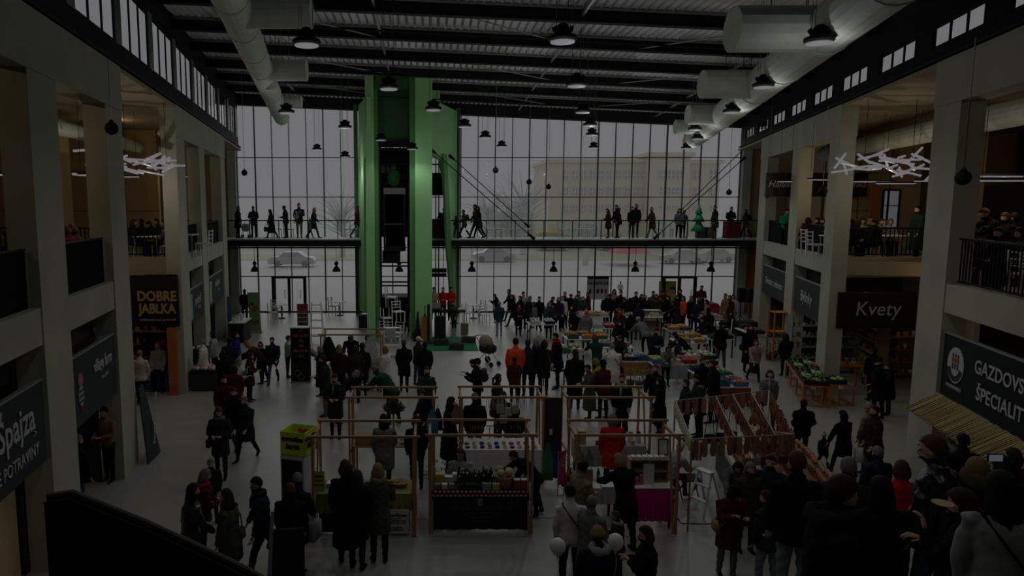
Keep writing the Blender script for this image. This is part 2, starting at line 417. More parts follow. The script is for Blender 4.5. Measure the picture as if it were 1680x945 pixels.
T(MB().box(X(707,35.2), X(726,35.2), 35.05, 35.3, *sorted((atY(700,268,35.1).z, atY(700,270,35.1).z))), 'blind_rail', BLACK)
T(MB().box(X(706,36), X(733,36), 36, 36.15, *sorted((atY(700,448,36).z, atY(700,453,36).z))).box(X(706,36), X(733,36), 35.7, 36.3, *sorted((atY(700,440,36).z, atY(700,446,36).z))), 'half_landing', STEEL)
for u in (715, 720): T(MB().bar((X(u,37), 37, 0), (X(u,37), 37, 8.5), .06), 'rear_stay', STEEL)
T(MB().box(X(620,33.5), X(672,33.5), 33.45, 33.6, 4.4, 8.6), 'added_shaft_backing', BLACK)  # added black sheet keeps the bright glass from showing through the shaft
# shaft steelwork
for u in (622, 669): T(MB().box(X(u-1.5,32), X(u+2.5,32), 32.3, 32.5, 0, 8.6), 'guide_rail', STEEL)
for v in (262, 268, 430, 436, 462, 468, 492): 
    z = atY(640, v, 32.4).z; T(MB().box(X(622,32.4), X(670,32.4), 32.35, 32.42, z-.035, z+.035), 'shaft_beam', STEEL)
z1 = atY(640, 487, 32.4).z
T(MB().box(X(624,32.4), X(668,32.4), 32.3, 33.8, z1-.25, z1), 'entrance_head', STEEL)
T(MB().box(X(624,33.6), X(668,33.6), 33.7, 33.9, 0, z1-.2), 'lift_lobby_back', BLACK)
for u in (628, 645, 664): T(MB().box(X(u,32.4)-.03, X(u,32.4)+.03, 32.3, 32.36, 0, z1), 'entrance_post', STEEL)
T(MB().box(X(621,33), X(650,33), 33, 33.1, *sorted((atY(640,283,33).z, atY(640,267,33).z))), 'exit_light_box', mat('green_glow_box', (.02, .22, .07), .4))
for i, u in enumerate((634, 640, 657, 663)):
    T(MB().tube([(X(u,33), 32.8, 4), (X(u,33), 32.8, 8.6)], .03, 6), 'lift_cable', STEEL)
for (u, v) in ((632,288),(634,300),(660,262),(661,290),(655,275)): T(MB().lathe(atY(u, v, 32.7), [(.02,-.12),(.12,-.1),(.14,0),(.12,.1),(.02,.12)], 10), 'pulley', STEEL)
cab = link('cabin', None, tw, (0, 0, 0))
CABM = mat('brushed_lift_steel', (.22, .23, .22), .35, metal=.8, var=.1)
zt, zb = atY(648, 318, 32).z, atY(648, 394, 32).z
def C2(m, name, ms): o = m.build(name, ms, cab); o.location = (0, -31, 0); return o
C2(MB().box(X(629,32), X(664,32), 32, 33.3, zt, zt+.28), 'cabin_roof', CABM)
C2(MB().box(X(629,32), X(664,32), 32, 33.3, zb-.5, zb-.25), 'cabin_floor', STEEL)
C2(MB().box(X(631,32), X(662,32), 33.2, 33.25, zb-.25, zt), 'cabin_back', BLACK)
C2(MB().box(X(631,32), X(662,32), 32.02, 32.05, zb-.25, zt), 'cabin_glass', glass('smoked_lift_glass', (.35, .4, .36), .15))
C2(MB().bar((X(631,32), 31.97, zb+.75), (X(662,32), 31.97, zb+.75), .04), 'handrail', CABM)
for u in (630, 663): C2(MB().box(X(u,32)-.04, X(u,32)+.04, 31.98, 32.08, zb-.25, zt), 'cabin_post', STEEL)
C2(MB().box(X(626,32), X(655,32), 32.2, 33, zb-1.0, zb-.5), 'under_gear', STEEL)
C2(MB().ball((X(646,32.5), 32.6, zt+.75), (.33, .25, .42), 10, 8), 'green_flower_pot', mat('green_foliage_ball', (.03, .17, .04), .8))

# ================================================================== walkway in front of the glass
wk = thing('walkway', (0, 36.6, 4.2), 'steel footbridge with glass balustrade crossing before the glass front', 'walkway')
U = under(wk)
for (a, b) in ((-15, X(602,35.6)), (X(704,35.6), 22)):
    U(MB().box(a, b, 35.45, 37.9, 4.14, 4.2), 'deck', mat('pale_walkway_deck', (.4, .42, .4), .6))
    U(MB().box(a, b, 35.5, 35.62, 3.82, 4.14), 'edge_beam', STEEL)
    U(MB().box(a, b, 37.7, 37.85, 3.82, 4.14), 'edge_beam', STEEL)
    U(MB().tube([(a, 36.4, 3.70), (b, 36.4, 3.70)], .035, 6), 'service_pipe', STEEL)
    U(MB().box(a, b, 35.52, 35.57, 5.12, 5.17), 'handrail', STEEL)
    n = max(1, round((b-a)/1.42))
    for i in range(n+1):
        x = a+(b-a)*i/n; U(MB().box(x-.02, x+.02, 35.5, 35.56, 4.2, 5.12), 'post', STEEL)
        if i < n: U(MB().box(x+.04, x+(b-a)/n-.04, 35.53, 35.542, 4.26, 5.1), 'glass_panel', CLEAR)
for x in range(-14, 22, 2):
    if -2.9 < x < .1: continue
    U(MB().box(x-.05, x+.05, 35.6, 37.7, 3.9, 4.12), 'cross_beam', STEEL)
# raking tie rods that hang the walkway from the tower and the right wall
for i, (a, b) in enumerate((((703,241,31.5), (876,391,35.4)), ((737,254,35.3), (868,372,36.8)), ((1222,258,36.5), (1073,391,35.4)), ((1228,236,37.5), (1112,350,37)))):
    p, q = atY(*a), atY(*b)
    if i in (1,): q.z = max(q.z, 4.2)
    t = thing('tie_rod', p, ['near steel tie rod from green tower down to walkway', 'far steel tie rod from green tower down to walkway',
        'near steel tie rod from right wall down to walkway', 'far steel tie rod from right wall down to walkway'][i], 'tie rod')
    U2 = under(t)
    U2(MB().tube([p, q], .022, 6), 'rod', STEEL)
    U2(MB().tube([p, p.lerp(q, .06)], [.09, .05], 8), 'turnbuckle', STEEL)
    U2(MB().tube([q.lerp(p, .06), q], [.05, .09], 8), 'turnbuckle', STEEL)

# ================================================================== ducts
def duct(pts, r, label, branches):
    d = thing('air_duct', pts[0], label, 'duct'); U = under(d)
    a, b = Vector(pts[0]), Vector(pts[-1]); n = 12
    for i in range(n):
        p, q = a.lerp(b, i/n), a.lerp(b, (i+1)/n)
        U(MB().tube([p, q], r, 20), 'duct_section', DUCT, smooth=False)
        dr = (b-a).normalized()
        U(MB().tube([p-dr*.03, p+dr*.03], r*1.04, 20), 'flange', DUCT)
        for s in (-1, 1):
            if i: U(MB().bar(p+Vector((s*r*.9, 0, 0)), (p.x+s*r*.9, p.y, roofz(p.x)+.1), .015), 'hanger', STEEL)
    for (y, ln, rr) in branches:
        p = a.lerp(b, (y-a.y)/(b.y-a.y))
        U(MB().tube([p, p+Vector((ln, 0, 0))], rr, 16), 'branch_duct', DUCT)
def duct_from_px(u0, v0, u1, v1, z, r, *a):
    p = []
    for (u, v) in ((u0, v0), (u1, v1)):
        q = gnd(u, v, z); p.append(q)
    d = (p[1]-p[0]); p[0] = p[0]-d*.6
    duct(p, r, *a)
duct_from_px(388, 20, 462, 192, 9.75, .34, 'round grey air duct hanging along the left side of the hall', [(14.5, 1.5, .3), (20.5, 1.3, .3), (26.6, 1.0, .22)])
duct_from_px(1408, 8, 1135, 230, 9.2, .45, 'round grey air duct hanging along the right side of the hall', [(13.5, -1.8, .42), (19.5, -1.6, .38), (26.0, -1.3, .35), (30, -1.4, .3)])
# gallery ducts
g = thing('gallery_duct', (0, 0, 0), 'short round duct over the right upper gallery', 'duct'); 
MB(side_xf(RW)).tube([(2.6, 16.5, 8.1), (2.2, 31, 8.1)], .32, 16).build('duct_section', DUCT, g)
g = thing('gallery_duct', (0, 0, 0), 'short round duct over the left upper gallery', 'duct')
MB(side_xf(LW)).tube([(3.2, 17.5, 8.1), (2.2, 31, 8.1)], .22, 16).build('duct_section', DUCT, g)

# ================================================================== high bay lamps
GLOW = mat('lamp_diffuser', (.95, .95, 1), .4, var=0, emis=1.15)
def make_lamp():
    t = thing('high_bay_lamp', (0, 0, 0), 'x', 'lamp')
    MB().lathe((0,0,0), [(.22,-.03),(.25,0),(.24,.05),(.12,.10),(.10,.22),(.06,.26)], 18).build('housing', STEEL, t)
    MB().lathe((0,0,0), [(.21,-.035),(.205,-.055),(.05,-.06)], 18).build('diffuser', GLOW, t)
    m = MB()
    for k in range(10):
        a = 2*PI*k/10; m.bar((.10*math.cos(a), .10*math.sin(a), .08), (.17*math.cos(a), .17*math.sin(a), .2), .012, .06)
    m.build('cooling_fins', STEEL, t)
    return t
lamp0 = make_lamp(); first = [True]
LAMPPX = [(503,70),(923,64),(1344,66),(638,143),(946,138),(1252,140),(470,183),(711,178),(956,182),(1200,182),(625,228),(676,243),(566,208),(520,244),(566,256),
          (762,206),(796,224),(823,239),(968,204),(971,220),(974,241),(1140,211),(1144,226),(1126,242)]
LN = ['nearest hanging lamp left of the green tower top', 'nearest hanging lamp over the middle of the hall', 'nearest hanging lamp before the right air duct',
 'hanging lamp in front of the green tower head', 'second hanging lamp of the middle row', 'second hanging lamp beside the right air duct',
 'hanging lamp at the end of the left air duct', 'hanging lamp against the right part of the green tower head', 'third hanging lamp of the middle row just above the glass',
 'third hanging lamp by the far end of the right duct', 'low hanging lamp before the left pillar of the tower', 'low hanging lamp before the right pillar of the tower',
 'hanging lamp against the glass just left of the tower', 'hanging lamp against the left glass near its middle', 'far hanging lamp touching the tower\'s left edge',
 'hanging lamp against the glass just right of the tower', 'second small lamp against the glass right of the tower', 'third small lamp against the glass right of the tower',
 'hanging lamp of the middle row highest on the glass', 'hanging lamp of the middle row second down the glass', 'farthest lamp of the middle row low on the glass',
 'hanging lamp under the right duct end against the glass', 'second lamp below the right duct end', 'farthest lamp below the right duct end']
for i, (u, v) in enumerate(LAMPPX):
    z = 8.75 if i not in (10, 11) else 8.2
    p = gnd(u, v, z)
    if p.y > 37: p = atY(u, v, 34 if u < 900 else 35.5)
    if i in (10, 11): p = atY(u, v, 29.5)
    t = lamp0 if first[0] else copy_tree(lamp0); first[0] = False
    t.location = p; t['label'] = LN[i]; t['group'] = 'high bay lamps hanging in the hall'
    m = MB(); top = roofz(p.x)+.115-p.z
    for (dx, dy) in ((-.12, -.06), (.12, -.06), (-.1, .08), (.1, .08)): m.bar((dx, dy, .2), (dx*1.05, dy, top), .008)
    m.build('suspension_wires', FL, t)
    k = .22 if i in (10, 11) else 1.5 if i > 11 else 1.15
    l = bpy.data.lights.new('stray_light', 'POINT'); l.energy = LAMP_W*(.15 if i < 9 else .3)*k; l.shadow_soft_size = .01; link('stray_light', l, t).location = (0, 0, -.45)
    l = bpy.data.lights.new('lamp_light', 'SPOT'); l.spot_size = R(150); l.spot_blend = .6; l.energy = LAMP_W*.9*k; l.shadow_soft_size = 0.01; l.color = (.98, .99, 1)
    lo = link('lamp_light', l, t); lo.location = (0, 0, -.2)
# lamps of the rows behind the camera's sight line, which also light the near floor
for (x, y) in ((-2.2, 4.5), (1.5, 4.5), (5.5, 4.5), (-2.6, 9), (6.6, 8.6), (1.6, 8)):
    t = copy_tree(lamp0); t.location = (x, y, 8.75); t['label'] = 'hanging lamp out of view %s, %s' % ('above the viewer' if y < 6 else 'above the front stalls', 'left' if x < 0 else 'middle' if x < 4 else 'right'); t['group'] = 'high bay lamps hanging in the hall'
    for c in t.children:
        if c.type == 'LIGHT': bpy.data.objects.remove(c)
    l = bpy.data.lights.new('lamp_light', 'SPOT'); l.spot_size = R(150); l.spot_blend = .6; l.energy = LAMP_W*1.0; l.shadow_soft_size = 0.01
    lo = link('lamp_light', l, t); lo.location = (0, 0, -.2)
# black bell pendants under the walkway
def bell():
    t = thing('bell_pendant', (0,0,0), 'x', 'lamp')
    MB().lathe((0,0,0), [(.22,0),(.21,.03),(.17,.17),(.09,.25),(.07,.3),(.05,.33)], 14).build('shade', BLACK, t)
    MB().lathe((0,0,.33), [(.05,0),(.10,.03),(.11,.12),(.06,.2),(.02,.22)], 10).build('gear_box', BLACK, t)
    return t
b0 = bell(); f = True
for i, u in enumerate((418, 552, 655, 774, 908, 1042, 1166)):
    p = atY(u, 445, 36.4); t = b0 if f else copy_tree(b0); f = False; t.location = p
    MB().bar((0,0,.5), (0,0,(4.14 if u != 655 else 4.8)-p.z), .02).build('stem', BLACK, t)
    t['group'] = 'bell pendants under the walkway'
    t['label'] = 'black bell pendant under the walkway, ' + ['leftmost of the row', 'above the space left of the tower', 'seen through the lift shaft', 'first right of the tower', 'at the middle of the glass', 'second from the right end', 'rightmost, over the right doors'][i]
# black ball loudspeakers on wires
sp = None
for i, (u, v, Y) in enumerate(((183,210,14),(401,283,30),(813,279,31),(868,298,33),(900,306,35),(1580,291,12.2),(1196,315,33),(1259,319,30.5),(1350,313,20.5))):
    if sp is None:
        sp = thing('ball_speaker', (0,0,0), 'x', 'loudspeaker'); MB().ball((0,0,0), .13, 14, 9).build('ball', BLACK, sp, smooth=True)
        MB().lathe((0,0,.1), [(.03,0),(.05,.03),(.02,.07)], 8).build('cap', BLACK, sp); t = sp
    else: t = copy_tree(sp)
    t.location = atY(u, v, Y); t['group'] = 'ball speakers hanging on wires'
    MB().bar((0,0,.12), (0,0,(roofz(t.location.x)+.12 if i not in (0,5,8) else 8.76)-t.location.z), .012).build('wire', FL, t)
    t['label'] = 'black ball loudspeaker on a wire, ' + ['by the second left column', 'before the left glass', 'right of the tower tie rod', 'before the middle glass', 'lowest before the middle glass', 'large, by the right near column', 'at the right end of the glass', 'by the far right gallery', 'in the right gallery behind a column'][i]
# tangles of white light tubes over the galleries
TUBE = mat('light_tube_glow', (1, .93, 1), .4, var=0, emis=1.2)
def tangle(c, wx_, wz, n, seed, label, name='tube_chandelier'):
    rnd = random.Random(seed); t = thing(name, c, label, 'chandelier')
    for i in range(n):
        p = Vector((rnd.uniform(-wx_, wx_), rnd.uniform(-.7, .7), rnd.uniform(-wz, wz)))
        a = rnd.uniform(-.6, .6) if rnd.random() < .8 else rnd.uniform(-1.3, 1.3); L = rnd.uniform(.35, .7)
        d = Vector((math.cos(a)*L, rnd.uniform(-.5, .5), math.sin(a)*L*.75))
        MB().tube([p-d*.5, p+d*.5], .032, 6).build('light_tube', TUBE, t)
    for dx in (-.6, .6): MB().bar((dx*wx_, 0, 0), (dx*wx_, 0, 8.8-c[2]), .01).build('suspension_wire', STEEL, t)
    l = bpy.data.lights.new('chandelier_light', 'POINT'); l.energy = 160; l.shadow_soft_size = .01; l.color = (1, .9, .8)
    lo = link('chandelier_light', l, t); lo.location = (0, 0, -.5)
p = atY(1457, 268, 19.5); tangle(p, 1.1, .28, 34, 3, 'tangled cluster of white light tubes over the right gallery')
p = atY(240, 271, 20); tangle(p, .95, .2, 26, 5, 'tangled cluster of white light tubes over the left gallery')
p = atY(158, 268, 17); tangle(p, .12, .3, 7, 8, 'small end of a tube light cluster beside the second left column')
# straight fluorescent battens in galleries and shops
bat = None
def batten(p, L, rz, lab, w=60, warm=(1, .78, .5)):
    t = thing('light_batten', p, lab, 'lamp', rz, 'straight light battens in the side galleries')
    MB().box(-L/2, L/2, -.05, .05, .0, .05).build('housing', STEEL, t)
    MB().box(-L/2, L/2, -.04, .04, -.03, 0).build('tube', TUBE, t)
    for q in (-.4, .4): MB().bar((q*L, 0, .05), (q*L, 0, 8.76-p[2]), .008).build('suspension_wire', STEEL, t)
    l = bpy.data.lights.new('batten_light', 'POINT'); l.energy = w; l.shadow_soft_size = .01; l.color = warm
    link('batten_light', l, t).location = (0, 0, -.12)
for (u, v, Y, L, rz, lab, w) in ((5,285,14,1.3,0,'batten light behind the nearest left column', 90), (150,286,16,.6,0,'short batten light left of the second left column', 60), (214,289,21.5,.5,0,'short batten light right of the second left column',60),
    (308,289,27,.5,0,'batten light behind the third left column',50), (1288,297,25,.5,0,'batten light in the farthest right gallery bay',50), (1345,294,24,.9,.2,'batten light left of the third right column',60),
    (1420,297,23,1.6,0,'long batten light below the right tube cluster',80), (1470,300,22,1.2,0,'second long batten light below the right tube cluster',80), (1515,296,21,.5,0,'batten light beside the nearest right column',60),
    (1650,288,15.5,1.9,0,'long batten light over the nearest right gallery',90), (1645,295,15,1.1,0,'shorter batten light over the nearest right gallery',70)):
    batten(atY(u, v, Y), L, rz, lab, w)
for S, y, d, w, lab in ((LW, 13.0, 2.4, 170, 'added batten light over the second left gallery bay'), (LW, 8.0, 2.4, 150, 'added batten light over the first left gallery bay'), (LW, 17.5, 6.5, 120, 'added batten light over the back of the left gap'),  # battens added to brighten the dark gallery bays
    (LW, 24, 2.5, 70, 'added batten light over the third left gallery bay'), (LW, 28.5, 2.5, 60, 'added batten light over the farthest left gallery bay'), (RW, 12.5, 3.5, 120, 'added batten light over the nearest right gallery'), (RW, 17.5, 7, 60, 'added batten light over the back of the right gap')):
    p = S(y, d, 8.55); batten(p, 1.2, (LANG if S is LW else RANG)+PI/2, lab, w)
# ================================================================== outside, seen through the glass front; overexposure and haze put into the pale colours
PAVE = mat('pale_forecourt', (.78, .78, .77), .9, var=.05, scale=.15)
MB().box(-140, 160, 38.6, 220, -.35, -.06).build('forecourt_ground', PAVE, kind='structure')
GRASS = mat('overexposed_verge_grass', (.60, .66, .48), .95, var=.08, scale=.6)
a = gnd(600, 423).y; b = gnd(600, 417).y
MB().box(-60, 90, gnd(600,426).y, gnd(600,418).y, -.08, .0).build('verge_ground', GRASS, kind='structure')
MB().box(-60, 90, gnd(600,409).y, gnd(600,407).y, -.08, .02).build('verge_ground', GRASS, kind='structure')
ROAD = mat('pale_road', (.66, .66, .66), .9, var=.04, scale=.2)
MB().box(-80, 110, gnd(600,417).y, gnd(600,410).y, -.08, -.03).build('road_ground', ROAD, kind='structure')
CREAM = mat('cream_render', (.84, .80, .70), .9, var=.03, scale=.3)
GREYW = mat('grey_window_glass_far', (.50, .52, .55), .3, var=.04)
WFR = mat('white_window_frame', (.85, .85, .85), .7, var=0)
def building(name, u0, u1, vt, Y, label, cols, rowv, depth=14, step=None, m=CREAM):
    p, q = atY(u0, vt, Y), atY(u1, vt, Y)
    t = thing(name, (p.x, Y, 0), label, 'building'); U = under(t)
    U(MB().box(p.x, q.x, Y, Y+depth, -.3, p.z), 'wall', m)
    U(MB().box(p.x-.4, q.x+.4, Y-.4, Y+depth+.4, p.z, p.z+.5), 'cornice', m)
    for (va, vb) in rowv:
        for (ua, ub) in cols:
            a, b = atY(ua, va, Y), atY(ub, vb, Y)
            w = U(MB().box(a.x, b.x, Y-.12, Y-.02, b.z, a.z), 'window', WFR)
            n = 2; 
            for k in range(n):
                xa = a.x+(b.x-a.x)*k/n+.12; xb = a.x+(b.x-a.x)*(k+1)/n-.12; zm = b.z+(a.z-b.z)*.42
                for (z0, z1) in ((b.z+.1, zm-.06), (zm+.06, a.z-.1)):
                    MB().box(xa, xb, Y-.16, Y-.12, z0, z1).build('pane', GREYW, w)
    return t
cols = [(u, u+8.5) for u in (924, 939, 953, 967.5, 981, 995, 1010, 1024.5, 1039, 1052)]
building('office_building', 902, 1066, 266, 95, 'long cream three storey building with rows of windows, beyond the forecourt', cols, [(278,293), (306,320), (334,347)])
building('office_building', 1066, 1134, 256, 93, 'taller middle wing of the cream building with paired windows', [(1082,1092),(1095,1107),(1110,1120)], [(278,293), (306,319), (336,345)])
building('office_building', 1134, 1182, 268, 95, 'right end wing of the cream building, two window columns', [(1138,1149),(1164,1175)], [(277,294), (307,320), (337,346)])
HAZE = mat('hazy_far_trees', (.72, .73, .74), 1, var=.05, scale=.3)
rnd = random.Random(4)
def fartree(u, v, Y, w, label):
    p = atY(u, v, Y); g = atY(u, 396, Y)
    t = thing('bare_tree', (p.x, Y, 0), label, 'tree'); U = under(t)
    U(MB().tube([(p.x, Y, 0), (p.x+.2, Y, p.z*.55), (p.x, Y, p.z*.8)], [.35, .22, .1], 6), 'trunk', HAZE)
    m = MB()
    for k in range(46):
        a = rnd.uniform(-1.2, 1.2); s = Vector((p.x, Y, p.z*rnd.uniform(.3, .75))); L = w*rnd.uniform(.5, 1)
        e = s+Vector((math.sin(a)*L, rnd.uniform(-.4, .4)*L, math.cos(a)*L*.8)); m.tube([s, s.lerp(e, .5)+Vector((0,0,.2)), e], [.1, .06, .02], 4)
    U(m, 'branches', HAZE)
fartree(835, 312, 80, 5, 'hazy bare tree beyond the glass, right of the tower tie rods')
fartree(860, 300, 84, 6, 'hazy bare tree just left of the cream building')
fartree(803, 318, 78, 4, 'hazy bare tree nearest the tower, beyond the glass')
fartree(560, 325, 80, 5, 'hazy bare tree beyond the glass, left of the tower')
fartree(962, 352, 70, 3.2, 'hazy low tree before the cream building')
# low far roofline
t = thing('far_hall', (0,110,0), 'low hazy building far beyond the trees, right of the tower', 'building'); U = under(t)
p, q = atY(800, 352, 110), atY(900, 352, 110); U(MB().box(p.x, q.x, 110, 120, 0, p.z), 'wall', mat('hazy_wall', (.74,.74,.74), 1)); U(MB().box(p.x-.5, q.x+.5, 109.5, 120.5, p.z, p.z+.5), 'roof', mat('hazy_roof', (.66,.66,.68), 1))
# cars, a bus pair and an umbrella across the road
def car(u, v, L, col, label, rz=0):
    p = gnd(u, v); t = thing('parked_car', p, label, 'car', rz)
    M_ = mat('car_paint_'+col[0], col[1], .4, var=.03)
    m = MB(); pr = [(-L/2,.25),(-L/2,.75),(-L*.42,.9),(-L*.27,.95),(-L*.15,1.4),(L*.17,1.42),(L*.32,.95),(L*.47,.85),(L/2,.6),(L/2,.25)]
    m.poly([(x, -.85, z) for x, z in pr], 1.7); m.build('body', M_, t)
    m = MB(); m.poly([(x, -.87, z) for x, z in [(-L*.24,.97),(-L*.14,1.33),(L*.15,1.35),(L*.27,.97)]], 1.74); m.build('side_windows', GREYW, t)
    for s in (-1, 1):
        for yy in (-.88, .78): MB().tube([(s*L*.3, yy, .3), (s*L*.3, yy+.1, .3)], .3, 12).build('wheel', mat('overexposed_tyre', (.35,.35,.36), .9), t)
car(810, 428, 4.4, ('silver', (.62,.63,.66)), 'silver car parked beyond the glass, right of the tower')
car(1118, 431, 4.4, ('beige', (.66,.64,.58)), 'beige car parked beyond the glass, before the right doors')
car(1170, 429, 4.2, ('olive', (.6,.6,.52)), 'olive car parked beyond the glass at the right edge')
car(480, 436, 4.4, ('grey', (.6,.6,.62)), 'pale grey car parked beyond the left glass')
car(1012, 401, 5, ('pale', (.64,.66,.68)), 'pale car on the road before the cream building')
for (u0, u1, lab) in ((880, 930, 'yellow bus on the far road, left of the red umbrella'), (985, 1015, 'orange bus on the far road, before the cream building')):
    p, q = gnd(u0, 410), gnd(u1, 410)
    t = thing('bus', p, lab, 'bus'); MB().bbox((q.x-p.x)/2, 0, .3, q.x-p.x, 2.4, 2.1, .15).build('body', mat('overexposed_amber_paint', (.75, .5, .18), .5), t)  # amber lightened to carry the overexposure outside
    for x in (.2, .8): MB().tube([((q.x-p.x)*x, -1.25, .4), ((q.x-p.x)*x, -1.1, .4)], .4, 12).build('wheel', mat('overexposed_tyre', (.35,.35,.36), .9), t)
    MB().box(.3, q.x-p.x-.3, -1.24, -1.2, 1.3, 2.0).build('window_strip', GREYW, t)
p = gnd(1030, 433)
t = thing('red_umbrella', p, 'overexposed red market umbrella standing outside beyond the glass', 'umbrella')
MB().lathe((0,0,1.2), [(2.3,0),(1.6,.35),(.8,.6),(.05,.75)], 8).build('canopy', mat('overexposed_red_cloth', (.75, .30, .26), .9), t)  # outdoor overexposure put into the lightened red
MB().bar((0,0,0), (0,0,1.9), .06).build('pole', WPAINT, t)
# ================================================================== signs, shops and stalls
SIGNM = mat('slate_sign_board', (.040, .050, .047), .85, var=.06, spec=.1)
SIGNB = mat('black_sign_board', (.006, .006, .006), .5, var=.05)
PLYW = mat('birch_board', (.36, .24, .12), .6, var=.1, scale=4)
def wall_sign(S, y0, y1, z0, z1, label, m=SIGNM, d=.06):
    t = thing('shop_sign', S((y0+y1)/2, d, z0), label, 'sign'); U = under(t)
    U(MB(side_xf(S)).box(d, d+.06, y0, y1, z0, z1), 'board', m)
    U(MB(side_xf(S)).box(d-.01, d+.07, y0, y1, z1, z1+.03), 'top_trim', FL)
    return t
def side_text(t, S, y, z, s, size, m=LETTER, **k):
    """lettering lying against a board on one of the side fronts"""
    o = text(s, size, (0, 0, 0), (PI/2, 0, 0), m, None, **k)
    p = S(y, .045, z); rz = LANG+PI/2 if S is LW else RANG-PI/2
    o.rotation_euler = (PI/2, 0, rz); o.location = p
    o.parent = t; o.matrix_parent_inverse = (Matrix.Translation(t.location) @ Euler(t.rotation_euler).to_matrix().to_4x4()).inverted()
    return o
# left
t = wall_sign(LW, 7.6, 10.75, 1.9, 3.2, 'dark slate sign reading Spajza in white script beside the nearest left column')
side_text(t, LW, 9.45, 2.55, 'na Špajza', .62, sx=.8, bold=.008); side_text(t, LW, 9.45, 2.12, 'ACTIVE POTRAVINY', .27, sx=.82)
o = side_text(t, LW, 10.35, 2.4, '>', .2)
t = wall_sign(LW, 12.0, 14.58, 1.95, 3.22, 'slate sign with small pink and green bird, between the two nearest left columns')
side_text(t, LW, 13.72, 2.72, 'village farm', .34, sx=.72, bold=.006); side_text(t, LW, 13.8, 2.5, 'since 2010', .1)
U = under(t); PINKP = mat('pink_sign_print', (.35, .12, .15), .7, var=0); GRNP = mat('mint_sign_print', (.16, .30, .24), .7, var=0); REDP = mat('red_sign_print', (.4, .03, .02), .7, var=0)
def disc(S, y, z, ry, rz, d, n=20): return MB(side_xf(S)).add([(d, y+ry*math.cos(2*PI*i/n), z+rz*math.sin(2*PI*i/n)) for i in range(n)]+[(d+.01, y+ry*math.cos(2*PI*i/n), z+rz*math.sin(2*PI*i/n)) for i in range(n)],
    [tuple(range(n)), tuple(range(2*n-1, n-1, -1))]+[(i, (i+1) % n, n+(i+1) % n, n+i) for i in range(n)])
U(disc(LW, 12.42, 2.78, .13, .12, .045), 'emblem_head', PINKP); U(disc(LW, 12.42, 2.48, .14, .2, .045), 'emblem_body', GRNP)
for k in range(3): U(MB(side_xf(LW)).box(.038, .045, 12.31, 12.53, 2.36+.1*k, 2.39+.1*k), 'emblem_stripe', SIGNM)
for yy in (12.37, 12.47): U(MB(side_xf(LW)).box(.04, .05, yy-.015, yy+.015, 2.18, 2.3), 'emblem_leg', REDP)
t = wall_sign(LW, 22.8, 25.38, 1.98, 3.1, 'slate sign with pale panel and white letters, first bay of the far left block')
U = under(t); U(MB(side_xf(LW)).box(.04, .06, 22.95, 23.3, 2.1, 2.95), 'pale_panel', GRNP); side_text(t, LW, 24.35, 2.5, 'syráreň', .42, sx=.9); side_text(t, LW, 24.6, 2.3, 'mliečne', .16)
t = wall_sign(LW, 26.55, 30.55, 1.98, 3.1, 'slate sign with pale panel and white letters, farthest left bay')
U = under(t); U(MB(side_xf(LW)).box(.04, .06, 26.9, 27.4, 2.1, 2.95), 'pale_panel', GRNP); side_text(t, LW, 28.9, 2.6, 'pekáreň', .42, sx=.9); side_text(t, LW, 29.2, 2.35, 'chlieb', .16)
# right
t = wall_sign(RW, 27.0, 31.05, 2.08, 3.28, 'slate sign with white script on fruit and vegetables, farthest right bay'); side_text(t, RW, 29.0, 2.55, 'Ovocie a zelenina', .42, sx=1)
t = wall_sign(RW, 22.5, 25.7, 2.08, 3.3, 'slate sign reading Bylinky in white script, right of the farthest bay'); side_text(t, RW, 24.1, 2.55, 'Bylinky', .55, sx=.9)
t = wall_sign(RW, 10.05, 14.1, 2.08, 3.34, 'dark sign reading GAZDOVSKÉ ŠPECIALITY with round white emblem', mat('dark_green_sign_board', (.014, .022, .019), .85, var=.06, spec=.1))
side_text(t, RW, 11.85, 2.82, 'GAZDOVSKÉ', .36, sx=.95, bold=.004); side_text(t, RW, 11.85, 2.34, 'ŠPECIALITY', .36, sx=.95, bold=.004)
U = under(t); U(disc(RW, 13.55, 2.78, .32, .36, .045, 32), 'emblem_disc', LETTER); 
m = MB(side_xf(RW))
for k in range(12):
    a = PI*1.08+PI*.84*k/11; b = PI*1.08+PI*.84*(k+1)/11
    if k < 11: m.bar((.037, 13.55+.24*math.cos(a), 2.78+.27*math.sin(a)), (.037, 13.55+.24*math.cos(b), 2.78+.27*math.sin(b)), .01, .1)
U(m, 'emblem_dark_bowl', SIGNM)
for k, yy in enumerate((13.65, 13.55, 13.45)): U(disc(RW, yy, 2.98, .022, .03, .036, 8), 'emblem_figure_head', SIGNM); U(MB(side_xf(RW)).add([(.034,yy-.035,2.84),(.034,yy+.035,2.84),(.034,yy+.018,2.95),(.034,yy-.018,2.95),(.044,yy-.035,2.84),(.044,yy+.035,2.84),(.044,yy+.018,2.95),(.044,yy-.018,2.95)], [(0,1,2,3),(7,6,5,4),(0,4,5,1),(1,5,6,2),(2,6,7,3),(3,7,4,0)]), 'emblem_red_figure', REDP); U(MB(side_xf(RW)).box(.036, .044, yy-.02, yy+.02, 2.7, 2.82), 'emblem_figure_skirt', SIGNM)
side_text(t, RW, 13.55, 2.3, 'MYJAVIANSKE', .1)
